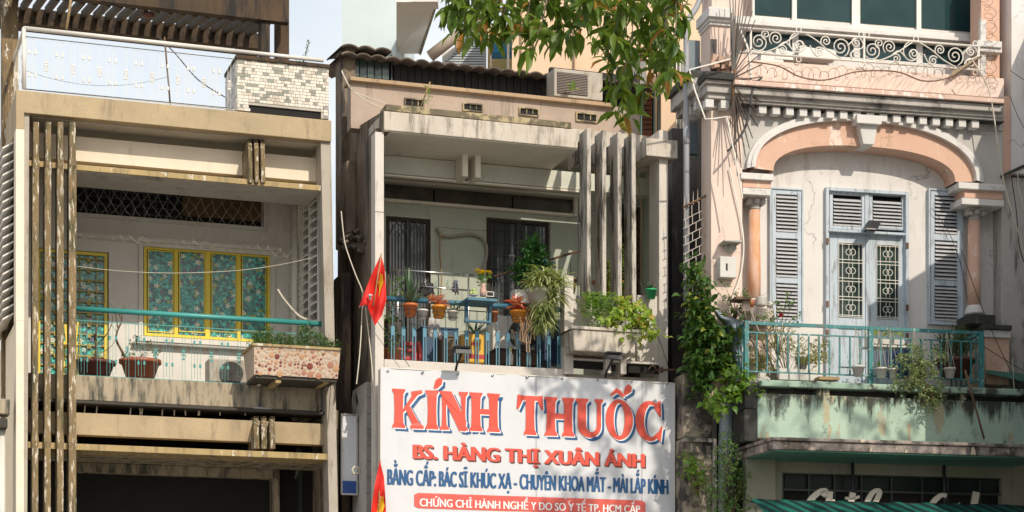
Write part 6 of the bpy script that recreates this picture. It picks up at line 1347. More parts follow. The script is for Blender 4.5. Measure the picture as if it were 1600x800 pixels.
# door
t = G(); frame(t, H, 1291, 292, 1420, 640, WR - .08, WR + .13, 5); 
t.pb(H, 1296, 359, 1415, 364, WR - .03, WR + .06, r=1291); t.pb(H, 1352, 297, 1358, 359, WR - .03, WR + .06, r=1291); t = t.out('double_door', C_blsh, h3, label='pale blue double door with ring grilles under a louvred transom')
q3('transom_ledge', 1296, 357, 1415, 361, WR - .11, WR - .03, C_blsh, t, r=1291)
for x0, x1 in ((1296.5, 1351.5), (1358.5, 1414.5)):
    g = G(); frame(g, H, x0, 297.5, x1, 357, WR - .01, WR + .05, 5.5); g.out('transom_frame', C_blsh, t, bev=.003)
    louvres(t, x0 + 6, 308, x1 - 6, 352, WR - .005, 8, r=1296)
def leafdoor(x0, x1, gx0, gx1, dz=0):
    w = WR + .0; ww = G()
    for a_, b_, c_, d_ in ((x0, 364.5, gx0, 640), (gx1, 364.5, x1, 640), (gx0, 364.5, gx1, 378), (gx0, 494, gx1, 512), (gx0, 560, gx1, 572)): ww.pb(H, a_, b_, c_, d_, w, w + .05, r=1296)
    lf = ww.out('door_leaf', C_blsh, t, bev=.003)
    G().pb(H, gx0, 512, gx1, 640, w + .025, w + .04, r=1296).out('door_panel', C_blsh, t); G().pb(H, gx0, 378, gx1, 494, w + .044, w + .048, r=1296).out('pane', glass('door_green_glass', (.015, .03, .026), .08, .4, (.05, .08, .07)), t)
    g = G(); U0, U1 = H.u(gx0, w), H.u(gx1, w); Z1, Z0 = H.z(1296, 378, w), H.z(1296, 494, w); ph = (Z1 - Z0) / 4; cw = (U1 - U0); wg = w - .012; r_ = .0075
    g.tube([(U0, wg, Z0), (U0, wg, Z1)], r_, 4); g.tube([(U1, wg, Z0), (U1, wg, Z1)], r_, 4)
    for f in (.16, .84): g.tube([(U0 + cw * f, wg, Z0), (U0 + cw * f, wg, Z1)], r_ * .8, 4)
    g.tube([((U0 + U1) / 2 - .0, wg, Z0), ((U0 + U1) / 2, wg, Z1)], r_ * .6, 4) if False else None
    for k in range(5):
        for dz_ in (-.016, .016): g.tube([(U0, wg, min(Z1, max(Z0, Z0 + ph * k + dz_ * 1.6))), (U1, wg, min(Z1, max(Z0, Z0 + ph * k + dz_ * 1.6)))], r_, 4)
    for k in range(4):
        zc_ = Z0 + ph * (k + .5)
        for s in (-1, 1):
            cx = (U0 + U1) / 2 + s * .032; g.tube([(cx + .05 * math.cos(j * .5236), wg - .004 * s, zc_ + .05 * math.sin(j * .5236)) for j in range(13)], r_ * .85, 4)
            for e in (-1, 1): g.tube([(cx, wg, zc_ + e * .05), (cx, wg, zc_ + e * ph * .45)], r_ * .7, 4)
    g.out('grille', C_wht, t)
leafdoor(1296.5, 1353, 1310, 1347.5); leafdoor(1358, 1414.5, 1369.5, 1404)
G().pb(H, 1353.2, 364.6, 1357.8, 640, WR - .02, WR + .03, r=1296).out('meeting_stile', C_blsh, t)
for y in (372, 470, 515):
    for x in (1291, 1416): G().pb(H, x, y, x + 4, y + 9, WR - .1, WR - .082, r=1291).out('hinge', C_rust, t)
t = root(H, 'floodlight', 'small floodlight on an arm over the pale blue double door', 'lamp', at=H.L(1362, 352, .2))
g = G(); g.hexa([H.L(1350, 359, .1), H.L(1370, 360, .1), H.L(1376, 349, .35), H.L(1356, 348, .35), H.L(1351, 355, .1), H.L(1371, 356, .1), H.L(1377, 345, .35), H.L(1357, 344, .35)]); g.out('lamp_body', C_iron, t)
G().hexa([H.L(1353, 358, .09), H.L(1368, 359, .09), H.L(1372, 351, .33), H.L(1358, 350, .33), H.L(1353, 357, .085), H.L(1368, 358, .085), H.L(1372, 350, .33), H.L(1358, 349, .33)]).out('lamp_glass', C_wp, t)
G().tube([H.L(1356, 359, .2), H.L(1344, 365, .45)], .014, 5).out('arm', C_iron, t)
# railing
WRL = -.72
u0, u1 = H.u(1166, WRL), H.u(1533, WRL); zA = H.z(1166, 504, WRL); zB_ = H.z(1166, 519, WRL); zC = H.z(1166, 580, WRL); zD = H.z(1166, 593, WRL)
rl = G().box(u0, u1, WRL - .02, WRL + .02, zA - .03, zA + .02).out('balcony_railing', C_teal3, h3)
G().box(u0, u1, WRL - .012, WRL + .012, zB_ - .01, zB_ + .01).out('rail_bar', C_teal3, rl); G().box(u0, u1, WRL - .012, WRL + .012, zC - .01, zC + .01).out('rail_bar', C_teal3, rl)
sb = None; n = 23; st = (u1 - u0) / n
for i in range(1, n):
    if i == 12: continue
    if sb is None: sb = G().box(u0 + st - .011, u0 + st + .011, WRL - .011, WRL + .011, zC + .011, zB_ - .011).out('bar', C_teal3, rl); i0 = i
    else: inst(sb, rl, ((i - i0) * st, 0, 0))
for u in (u0, u0 + st * 12, u1): G().box(u - .035, u + .035, WRL - .035, WRL + .035, zD, zA + .025).out('rail_post', C_teal3, rl)
for u in (u0, u1):
    G().box(u - .018, u + .018, WRL + .036, .48, zA - .03, zA + .015).out('return_rail', C_teal3, rl); G().box(u - .01, u + .01, WRL + .036, .48, zC - .01, zC + .01).out('return_rail', C_teal3, rl)
    for k in range(1, 7): G().box(u - .01, u + .01, WRL + k * .18 - .01, WRL + k * .18 + .01, zC + .011, zA - .031).out('bar', C_teal3, rl)
# slab, apron, ledge
q3('balcony_slab', 1190, 593, 1640, 603, -.95, .9, wm('green_slab_edge', (.34, .47, .37), (.28, .40, .32), (.06, .06, .05), .52, .62, 3, False, bump=.5), r=1190, bev=.015)
q3('slab_shadow_gap', 1175, 603.4, 1640, 614, -.7, .8, C_bw, r=1190)  # recess strip coloured near-black for the shade under the slab
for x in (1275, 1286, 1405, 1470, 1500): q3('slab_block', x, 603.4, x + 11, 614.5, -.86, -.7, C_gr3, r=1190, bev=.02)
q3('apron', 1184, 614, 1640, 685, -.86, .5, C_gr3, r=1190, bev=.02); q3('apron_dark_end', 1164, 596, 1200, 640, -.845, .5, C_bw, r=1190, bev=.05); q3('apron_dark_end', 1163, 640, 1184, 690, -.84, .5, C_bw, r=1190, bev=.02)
g = G(); A = H.L(1208, 683, -1.7); B = H.L(1163, 689, -.6); z1_ = A[2]; z0_ = H.z(1208, 702, -1.7); uE = H.u(1640, -1.7)
poly = [(A[0], -1.7), (uE, -1.7), (uE, .4), (B[0], .4), (B[0], -.6)]
for (za, zb2, off, mat, nm_) in ((z1_ - .05, z1_, -.04, C_gr3b, 'ledge_lip'), (z0_, z1_ - .052, 0, C_gr3b, 'ledge')):
    g = G(); pts = [(x + (off if i in (0, 3, 4) else 0), y + (off if i in (0, 1) else 0)) for i, (x, y) in enumerate(poly)]; n = 5
    g.add([(x, y, za) for x, y in pts] + [(x, y, zb2) for x, y in pts], [(4, 3, 2, 1, 0), (5, 6, 7, 8, 9)] + [(i, (i + 1) % 5, 5 + (i + 1) % 5, 5 + i) for i in range(5)]); g.out(nm_, mat, h3, bev=.012)
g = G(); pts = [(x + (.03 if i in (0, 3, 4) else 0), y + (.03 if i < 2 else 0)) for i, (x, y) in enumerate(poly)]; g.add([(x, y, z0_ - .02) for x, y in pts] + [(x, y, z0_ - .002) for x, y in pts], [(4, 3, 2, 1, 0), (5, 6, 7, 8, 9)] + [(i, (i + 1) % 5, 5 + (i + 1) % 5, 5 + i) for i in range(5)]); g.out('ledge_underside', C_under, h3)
# shopfront under the ledge
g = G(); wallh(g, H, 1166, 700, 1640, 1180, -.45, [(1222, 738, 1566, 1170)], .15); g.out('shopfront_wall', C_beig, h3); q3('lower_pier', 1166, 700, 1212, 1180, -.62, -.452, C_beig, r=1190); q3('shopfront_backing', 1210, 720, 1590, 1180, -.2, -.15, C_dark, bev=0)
t = G(); frame(t, H, 1222, 738, 1566, 1170, -.4, -.33, 2.5)
for x in (1263, 1303, 1345, 1392, 1440, 1480, 1530): t.pb(H, x, 741, x + 2.5, 1160, -.4, -.35, r=1222)
t.pb(H, 1224, 763, 1564, 766, -.41, -.36, r=1222); t = t.out('shop_window', wm('dark_green_frame', (.03, .045, .035), rough=.5), h3)
for x0, x1 in ((1226, 1262), (1266, 1302), (1306, 1344), (1348, 1391), (1395, 1439), (1443, 1479), (1483, 1529), (1533, 1563)): G().pb(H, x0, 742, x1, 762, -.34, -.335, r=1222).out('pane', glass('dim_glass', (.012, .02, .018), .3, .12, (.02, .03, .025)), t)
for x, y0 in ((1332, 722), (1475, 727)): G().tube(P(H, -.55, (x, y0), (x + 1, 800)), .025, 6).out('conduit', C_iron, h3)
# striped awning
aw_ = root(H, 'awning', 'dark green striped awning at the foot of the pink house', 'awning', at=H.L(1380, 800, -1.2))
U0, U1 = H.u(1184, -1.3), H.u(1640, -1.3); zz = H.z(1184, 780, -1.3)
m, tt, bb = nodes('striped_awning'); tcn = N(tt, 'TexCoord'); mp = N(tt, 'Mapping'); mp.inputs['Rotation'].default_value = (0, 0, 0); tt.links.new(tcn.outputs['Object'], mp.inputs[0])
sx = N(tt, 'SeparateXYZ'); tt.links.new(mp.outputs[0], sx.inputs[0]); ad = N(tt, 'Math', operation='MULTIPLY_ADD'); tt.links.new(sx.outputs[1], ad.inputs[0]); ad.inputs[1].default_value = .45; tt.links.new(sx.outputs[0], ad.inputs[2])
ml = N(tt, 'Math', operation='MULTIPLY'); tt.links.new(ad.outputs[0], ml.inputs[0]); ml.inputs[1].default_value = 4.2; fr_ = N(tt, 'Math', operation='FRACT'); tt.links.new(ml.outputs[0], fr_.inputs[0]); gt = N(tt, 'Math', operation='GREATER_THAN'); tt.links.new(fr_.outputs[0], gt.inputs[0]); gt.inputs[1].default_value = .5
tt.links.new(mix(tt, gt.outputs[0], (.008, .03, .028), (.01, .13, .10)), bb.inputs['Base Color']); bb.inputs['Roughness'].default_value = .6
g = G(); nU = 60; vs = []
for i in range(nU + 1):
    u = U0 + (U1 - U0) * i / nU
    for w_, dz in ((-1.0, .0), (-1.5, -.22), (-2.1, -.55), (-2.12, -.8)): vs.append((u - (w_ + 1.0) * .0, w_, zz + .03 + dz + .01 * math.sin(i * 1.1)))
g.add(vs, [(4 * i + k, 4 * i + 4 + k, 4 * i + 5 + k, 4 * i + 1 + k) for i in range(nU) for k in range(3)], 0, True); g.out('canvas', m, aw_); G().tube([(U0, -1.0, zz - .0), (U1, -1.0, zz - .0)], .03, 6).out('awning_tube', C_iron, aw_)
# script letters behind the awning
ss = root(H, 'script_sign', 'cream cursive letters half hidden behind the green striped awning', 'sign', at=H.L(1380, 800, -.8))
C_ltr = wm('cream_letter', (.62, .58, .48), (.55, .5, .42), rough=.5, bump=.05)
def stroke(pts, r, nm_='letter'):
    P_ = smoothpts([H.L(x, y, -.8) for x, y in pts], 7); g = G(); vs = []; n = len(P_)
    for i, p in enumerate(P_):
        d = (P_[min(i + 1, n - 1)] - P_[max(i - 1, 0)]); d.normalize(); nn = Vector((-d.z, 0, d.x)); rr = r * (.55 + .45 * abs(d.z)); a_, b_ = p + nn * rr, p - nn * rr
        vs += [(a_.x, -.83, a_.z), (b_.x, -.83, b_.z), (b_.x, -.79, b_.z), (a_.x, -.79, a_.z)]
    g.add(vs, [(4 * i + k, 4 * i + (k + 1) % 4, 4 * i + 4 + (k + 1) % 4, 4 * i + 4 + k) for i in range(n - 1) for k in range(4)] + [(0, 1, 2, 3), (4 * n - 1, 4 * n - 2, 4 * n - 3, 4 * n - 4)]); g.out(nm_, C_ltr, ss)
stroke([(1284, 775), (1288, 767), (1281, 768), (1268, 779), (1263, 792), (1268, 808), (1284, 806)], .055); stroke([(1296, 768), (1294, 785), (1289, 808)], .05); stroke([(1289, 790), (1298, 782), (1303, 790), (1300, 808)], .04)
stroke([(1318, 785), (1316, 808)], .045); stroke([(1332, 770), (1328, 790), (1326, 808)], .05); stroke([(1320, 778), (1330, 780), (1342, 776)], .03)
stroke([(1356, 800), (1366, 786), (1373, 772), (1370, 766), (1361, 772), (1354, 788), (1356, 808)], .045); stroke([(1478, 775), (1470, 774), (1459, 783), (1453, 796), (1458, 810)], .05)
stroke([(1525, 769), (1522, 785), (1518, 810)], .055); stroke([(1500, 788), (1494, 798), (1498, 810)], .04)
# balcony objects --------------------------------------------------
t = root(H, 'meter_box', 'white electricity box on the pink pilaster', 'box', at=H.L(1138, 434, -.15)); G().pb(H, 1125, 400, 1151, 433, -.17, -.002, r=1125).out('box_body', C_wp, t, bev=.012); G().pb(H, 1134.5, 411, 1137, 422, -.176, -.1705, r=1125).out('slot', C_dark, t)
t = root(H, 'doorbell_meter', 'small grey meter under a little hood on the pink pilaster', 'meter', at=H.L(1142, 395, -.1)); G().pb(H, 1132, 374, 1160, 377, -.3, -.002, r=1132).out('hood', C_cor, t, bev=.006); g = G(); c = H.L(1144, 388, -.1); g.prism([(c[0] + .06 * math.cos(k * .5236), c[2] + .06 * math.sin(k * .5236)) for k in range(12)], -.14, -.002); g.box(c[0] - .1, c[0] + .04, -.08, -.002, c[2] - .04, c[2] + .05); g.out('meter_body', C_soff, t)
cable(H, 'white_cable', P(H, -.05, (1140, 262), (1148, 300), (1158, 345), (1162, 385), (1158, 425), (1146, 460), (1135, 490), (1130, 500)), .013, C_wht, 'white cable curving down the pink pilaster')
cable(H, 'grey_conduit', P(H, -.55, (1141, 92), (1112, 100), (1077, 109), (1086, 142), (1102, 186), (1118, 185), (1136, 182), (1141, 210), (1152, 262), (1160, 310)), .014, C_wht, 'bent white conduit framing the cornice corner beside the spikes', False)
cable(H, 'thick_cable', P(H, -.35, (1190, 122), (1180, 130), (1175, 145), (1172, 170), (1164, 200), (1150, 222), (1137, 236)), .022, C_wire, 'thick black cable curling under the spike fan')
cable(H, 'white_hose', P(H, -.3, (1154, 40), (1160, 55), (1168, 75), (1172, 100), (1174, 140)), .02, C_wht, 'white pipe running down through the spike fan')
sf = root(H, 'spike_fan', 'fan of rusty iron spikes radiating from the cornice corner', 'spikes', at=H.L(1146, 127, -.35)); C0 = Vector(H.L(1146, 127, -.32))
for x, y in ((1140, -15), (1145, -20), (1150, -15), (1156, -10), (1161, -10), (1165, 0), (1171, 4), (1176, 17), (1180, 31), (1186, 62), (1188, 84), (1191, 100), (1192, 120), (1191, 140), (1190, 160), (1188, 179), (1184, 198), (1176, 216), (1171, 232), (1165, 246), (1158, 262), (1152, 275), (1148, 250), (1143, 230), (1140, 205), (1143, 20), (1147, 30), (1153, 25)):
    e = Vector(H.L(x, y, -.32 + rnd.uniform(-.15, .1))); s = C0 + Vector((rnd.uniform(-.02, .02), 0, (.16 if y < 127 else -.12) * min(1, abs(y - 127) / 90))); G().tube([s, e], .014, 4, r2=.008).out('spike', wm('dark_rust', (.07, .05, .04)) if y > 20 else wm('grey_iron', (.16, .15, .14)), sf)
G().tube([C0 - Vector((.02, 0, .32)), C0 + Vector((.02, 0, .2))], .03, 6).out('spike_bar', C_rust, sf)
# drain pipe and mesh gate, sheet, lower pillar
dp = root(H, 'drain_pipe', 'grey drain pipe at the left corner of the pink house', 'pipe', at=H.L(1074, 400, .4))
C_gp = wm('grey_pvc', (.36, .37, .40), (.30, .31, .34), rough=.5); G().tube(smoothpts(P(H, .35, (1100, -20), (1090, 8), (1080, 24), (1073, 36), (1072.5, 55), (1072.5, 120), (1072.5, 200)), 4) + [H.L(1072.5, 470, .35)], .048, 10).out('pipe', C_gp, dp)
G().tube(P(H, .35, (1072.5, 203), (1072.5, 226)), .055, 10).out('collar', C_gp, dp)
mg = root(H, 'spiked_gate', 'white metal mesh gate with spikes between the houses', 'gate', at=H.L(1090, 520, .6)); w_ = .25
C_ms = wm('cream_iron', (.55, .50, .45), (.42, .34, .28)); G().tube(P(H, w_, (1067, 324), (1109, 303)), .018, 5).out('gate_rail', C_rust, mg); G().tube(P(H, w_, (1109.5, 303), (1109.5, 470)), .02, 5).out('gate_post', C_ms, mg)
for k in range(6): x = 1069 + k * 7; G().tube([H.L(x, 326 - k * 3.4, w_), H.L(x + .3, 306 - k * 3.4, w_)], .009, 4, r2=.002).out('spike', C_ms, mg)
for k in range(14): G().tube(P(H, w_, (1067.5, 344 + k * 13.3), (1109, 323 + k * 13.3)), .007, 4).out('cross_bar', C_ms, mg)
for k in range(13):
    for j in range(4): x = 1071 + j * 11 + (k % 2) * 5.5; y = 344 + k * 13.3 - (x - 1067.5) * .5; G().tube([H.L(x, y, w_), H.L(x, y + 13.3, w_)], .007, 4).out('upright', C_ms, mg) if x < 1109 else None
for x in (1070, 1081, 1092, 1103): G().tube([H.L(x, 326 - (x - 1070) * .5, w_), H.L(x, 344 - (x - 1070) * .5, w_)], .007, 4).out('upright', C_ms, mg)
t = root(H, 'gutter_sheet', 'curved blue-grey metal sheet beside the balcony end', 'sheet', at=H.L(1140, 700, 0))
g = G(); C_sh = wm('blue_grey_metal', (.28, .33, .39), (.22, .27, .33), (.34, .28, .22), .64, .8, rough=.5); vs = []
for y, xa, xb in ((486, 1117, 1121), (496, 1122, 1134), (503, 1130, 1163), (520, 1136, 1164), (560, 1146, 1164), (600, 1128, 1152), (640, 1126, 1150), (700, 1124, 1148), (820, 1124, 1146)):
    for k in range(7): f = k / 6; vs.append(H.L(xa + (xb - xa) * f, y, -.15 - .14 * math.sin(math.pi * f)))
g.add(vs, [(7 * i + k, 7 * i + k + 1, 7 * i + 8 + k, 7 * i + 7 + k) for i in range(8) for k in range(6)], 0, True); o = g.out('sheet', C_sh, t); o.modifiers.new('thick', 'SOLIDIFY').thickness = .02
t = root(H, 'boundary_pillar', 'stained concrete boundary pillar under the creeper', 'pillar', at=H.L(1090, 900, .1)); C_bp = wm('stained_pillar', (.40, .33, .24), (.30, .26, .21), (.05, .045, .04), .46, .6, 2.2, False, bump=.6)
G().pb(H, 1067.6, 583, 1113, 683, .0, .5).out('upper_block', C_bp, t, bev=.02); G().pb(H, 1067.6, 684, 1120, 1180, -.05, .5).out('lower_block', C_bp, t, bev=.02)
g = G(); g.pb(H, 1115, 684, 1120.5, 1180, -.12, -.052, r=1067); g.pb(H, 1067.6, 683, 1114.8, 690, -.12, -.052, r=1067); g.pb(H, 1080, 692, 1083, 706, -.12, -.052, r=1067); g.out('raised_border', wm('pale_border', (.42, .38, .34), (.3, .27, .24), (.08, .07, .06), .5, .65, 3, False), t, bev=.01)
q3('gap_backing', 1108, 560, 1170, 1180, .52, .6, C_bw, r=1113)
G().pb(H, 1050, 200, 1118, 1180, 3.0, 3.3).out('gap_wall', C_dst, h3)
# creepers
cg = leafm('broad_creeper_leaf', (.02, .065, .012), (.09, .19, .03), (.30, .33, .05), tr=.3); cg2 = leafm('weed_leaf', (.05, .13, .03), (.16, .27, .07), tr=.35)
def vine(label, blobs, leaf, L, Wd, w, base, wd=.18, name='creeper', at=None, up=-.1, sr=.008, extra=None, cat='creeper', every=2):
    t = root(H, name, label, cat, at=H.L(*base, w)); g = G(); s_ = G(); b_ = H.L(*base, w)
    for x, y, r_, n in blobs:
        cs = bush(g, H.L(x, y, w - .1), (r_, wd, r_), n, L, Wd, up=up, droop=.35); stems(s_, b_, cs, sr, 0, max(every, len(cs) // 3))
    g.out('foliage', leaf, t); s_.out('stem', C_bark, t); return t
vine('dense broad-leaved creeper spilling over the boundary pillar', [(1088, 425, .10, 60), (1092, 450, .14, 110), (1095, 490, .19, 190), (1098, 530, .2, 230), (1094, 570, .19, 190), (1105, 505, .18, 120), (1118, 535, .2, 130), (1110, 575, .22, 160), (1140, 530, .15, 60), (1135, 560, .14, 60), (1090, 520, .16, 120), (1095, 600, .13, 60)], cg, .15, .075, -.1, (1100, 600), wd=.3)
vine('light green trailing branch hanging beside the dark apron wall', [(1145, 590, .16, 70), (1165, 597, .16, 70), (1180, 608, .13, 50), (1130, 620, .12, 40), (1120, 634, .12, 46), (1150, 615, .1, 30), (1108, 632, .1, 24)], leafm('light_vine_leaf', (.07, .18, .02), (.24, .38, .06), tr=.4), .12, .10, -.6, (1140, 580))
vine('weedy shrub growing in the gap below the metal sheet', [(1132, 690, .15, 90), (1135, 715, .2, 150), (1130, 735, .18, 110), (1150, 700, .12, 40), (1120, 770, .2, 120), (1145, 765, .25, 200), (1160, 745, .16, 90), (1130, 800, .3, 220), (1160, 790, .22, 140)], cg2, .06, .03, -.5, (1140, 830))
vine('small weed rooted in the face of the boundary pillar', [(1082, 720, .13, 60), (1088, 740, .14, 70), (1092, 758, .1, 40), (1076, 735, .1, 30)], leafm('light_vine_leaf', (0, 0, 0), (0, 0, 0)), .08, .05, -.2, (1090, 775))
fm_ = leafm('fine_silver_leaf', (.13, .20, .08), (.32, .38, .18), tr=.35)
vine('big airy bush hanging over the green slab in front of the teal railing', [(1430, 560, .22, 260), (1445, 590, .25, 340), (1420, 590, .22, 240), (1455, 615, .22, 280), (1440, 575, .2, 200), (1408, 565, .15, 120), (1465, 560, .16, 120), (1435, 545, .16, 90), (1450, 635, .12, 80), (1405, 600, .14, 90)], fm_, .055, .026, -.95, (1440, 592), wd=.2, up=.2, name='shrub', cat='shrub')
vine('tall straggly weeds behind the left end of the teal railing', [(1180, 560, .15, 200), (1195, 575, .15, 200), (1215, 545, .18, 190), (1225, 520, .15, 90), (1240, 545, .2, 200), (1260, 560, .2, 200), (1275, 550, .18, 170), (1290, 565, .14, 60), (1285, 535, .12, 40), (1205, 520, .12, 40), (1185, 530, .12, 50)], leafm('dry_weed_leaf', (.20, .22, .07), (.42, .40, .16), tr=.4), .06, .024, -.35, (1230, 592), wd=.25, up=.6, name='weeds', cat='plant', sr=.004)
t = vine('thin rose stems with one red bloom above the teal railing', [(1208, 480, .1, 14), (1225, 470, .14, 22), (1238, 482, .12, 18), (1195, 495, .14, 34), (1210, 505, .12, 30), (1245, 495, .1, 18), (1215, 465, .12, 12)], cg2, .055, .035, -.3, (1215, 560), up=.3, name='rose_bush', cat='plant')
g = G(); c = H.L(1220, 493, -.35)
for k in range(26): a_ = rnd.uniform(0, 6.28); e = rnd.uniform(-.5, 1.3); g.leaf(c, (math.cos(a_) * math.cos(e), math.sin(a_) * math.cos(e), math.sin(e)), (0, 0, 1), .05, .045)
g.out('bloom', leafm('rose_red', (.5, .01, .03), (.6, .02, .05), tr=.1), t)
vine('bare-stemmed rose with small leaves beside the white electricity box', [(1140, 465, .12, 26), (1150, 480, .14, 40), (1158, 470, .12, 26), (1145, 488, .12, 24), (1137, 450, .05, 6), (1158, 456, .05, 8)], cg2, .06, .04, -.1, (1148, 500), up=.3, name='rose_bush', cat='plant')
dkp = potted(H, 'potted_shrub', 'dark pot with dense dark grass-like shrub behind the right end of the railing', 1492, 562, 590, 62, -.1, C_dkpot, kind='none'); g = G(); s_ = G(); b_ = H.L(1492, 562, -.1)
for k in range(280):
    a_ = rnd.uniform(0, 6.28); e = rnd.uniform(.5, 1.4); g.blade((b_[0] + rnd.uniform(-.25, .25), b_[1] + rnd.uniform(-.2, .2), b_[2] + rnd.uniform(0, .25)), (math.cos(a_) * math.cos(e), math.sin(a_) * math.cos(e), math.sin(e)), rnd.uniform(.2, .5), .012, .6, n=3)
cs = bush(g, (b_[0], b_[1], b_[2] + .25), (.4, .25, .25), 260, .06, .025, up=.5); stems(s_, b_, cs, .004, 0, 3); g.out('foliage', leafm('olive_leaf', (.04, .08, .02), (.12, .18, .06), tr=.3), dkp); s_.out('stem', C_bark, dkp)
# hanging pots
hp = ('pots hanging on cords from the teal railing')
for x, yt, w__, lab, n in ((1341, 572, 20, 'white hanging pot leftmost, under the left door leaf', 12), (1377, 575, 19, 'white hanging pot right of the middle railing post', 26), (1395, 576, 14, 'smaller white hanging pot crowded next to its neighbour', 10), (1432, 578, 16, 'white hanging pot half buried in the airy bush', 0), (1484, 575, 18, 'white hanging pot rightmost, right of the airy bush', 8)):
    t = potted(H, 'hanging_pot', lab, x, yt, yt + 16, w__, -.88, C_wp, kind='bush' if n else 'none', fm=cg2, group=hp, cat='pot', rad=(.08, .08, .05), n=n, L=.05, W=.03)
    c = H.L(x, yt, -.88); g = G(); topz = H.z(x, 512 + (x - 1333) * .04, WRL - .05)
    for k in range(3): a_ = k * 2.1; g.tube([(c[0] + .09 * math.cos(a_), -.88 + .09 * math.sin(a_), c[2]), (c[0], WRL - .05, topz)], .004, 3)
    g.out('cord', C_rope, t)
for i, (x0, x1) in enumerate(((1358, 1372), (1376, 1392), (1397, 1414))):
    t = root(H, 'trough_planter', ['grubby white trough planter leftmost behind the railing near the door', 'grubby white trough planter in the middle of three', 'grubby white trough planter rightmost of three'][i], 'planter', 'white troughs behind the railing', H.L(x0, 538, -.5)); G().pb(H, x0, 524, x1, 537, -.6, -.4, r=1358).out('trough', C_wp, t, bev=.01)
    g = G(); bush(g, H.L((x0 + x1) / 2, 520, -.5), (.12, .08, .06), 40, .05, .03); g.out('foliage', yg, t)
q3('trough_shelf', 1356, 538, 1418, 541, -.65, -.35, C_wht, rl, r=1358)
t = root(H, 'foam_planter', 'long white foam box under the left part of the teal railing', 'box', at=H.L(1215, 594, -.4)); G().pb(H, 1215, 575, 1279, 593, -.5, -.15, r=1215).out('foam_box_body', C_wp, t, bev=.01)
g = G(); 
potted(H, 'bucket', 'pale plastic bucket standing in the long foam box', 1253, 558, 576, 20, -.35, wm('grey_plastic', (.5, .5, .5)), kind='none', rim=True, cat='bucket')
t = root(H, 'stone_trough', 'old stone trough with a stack of bowls beside the rust-stained column', 'trough', at=H.L(1192, 502, -.1)); G().pb(H, 1173, 480, 1210, 503, -.3, .0, r=1173).out('trough', wm('stone_white', (.55, .48, .42), (.44, .38, .33), (.2, .16, .13), .5, .65), t, bev=.02)
g = G(); c = H.L(1189, 479, -.15)
for k in range(5): g.lathe((c[0], c[1], c[2] + k * .028), [(.06, 0), (.12 - .006 * k, .03), (.11 - .006 * k, .03), (.02, .008)], 14)
g.out('bowl_stack', C_wp, t); c = H.L(1173, 479, -.15); G().lathe(c, [(.05, 0), (.07, .1), (.06, .1)], 12).out('clay_pot', C_or2, t); c = H.L(1203, 479, -.15); G().lathe(c, [(.05, 0), (.06, .05), (.02, .08)], 10).out('small_bowl', C_wp, t)
g = G(); t = root(H, 'stepladder', 'folded wooden stepladder leaning behind the left end of the railing', 'ladder', at=H.L(1190, 590, -.4))
for pts in ([(1152, 484), (1203, 590)], [(1168, 474), (1215, 592)], [(1160, 470), (1166, 500)], [(1166, 470), (1172, 480)]): G().tube(P(H, -.5, *pts), .018, 5).out('rail', wm('grey_wood', (.30, .24, .20), (.2, .16, .13)), t)
for f in (.2, .4, .6, .8): G().tube([H.L(1152 + 51 * f, 484 + 106 * f, -.5), H.L(1168 + 47 * f, 474 + 118 * f, -.5)], .012, 4).out('rung', wm('grey_wood', (0, 0, 0)), t) if f > .6 else None
G().pb(H, 1150, 463, 1174, 467, -.6, -.3).out('top_step', C_bark, t); G().hexa([H.L(1159, 486, -.52), H.L(1171, 486, -.52), H.L(1171, 486, -.4), H.L(1159, 486, -.4), H.L(1162, 468, -.52), H.L(1168, 468, -.52), H.L(1168, 468, -.4), H.L(1162, 468, -.4)]).out('hinge_block', wm('grey_wood', (0, 0, 0)), t)
G().tube(P(H, -1.1, (1508, 578), (1538, 686)), .018, 5).out('rusty_pole', C_rust, None, H, 'rusty pole leaning over the green apron wall on the right', cat='pole')
G().pb(H, 1280, 588, 1312, 592.5, -.7, -.5).out('wood_plank', C_bamb, None, H, 'flat orange plank on the slab right of the long foam box', cat='plank')
q3('storage_barrel_', 0, 0, 0, 0, 0, 0, C_blue) if False else None
c = H.L(1405, 590, -.1); t = root(H, 'blue_barrel', 'dark blue plastic barrel behind the middle of the railing', 'barrel', at=c); G().lathe(c, [(.18, 0), (.21, .1), (.21, .4), (.17, .48), (.12, .5)], 18).out('barrel_body', wm('dark_blue_plastic', (.02, .06, .18), rough=.4), t); G().lathe((c[0], c[1], c[2] + .5), [(.13, 0), (.13, .04)], 14).out('lid', C_wire, t)
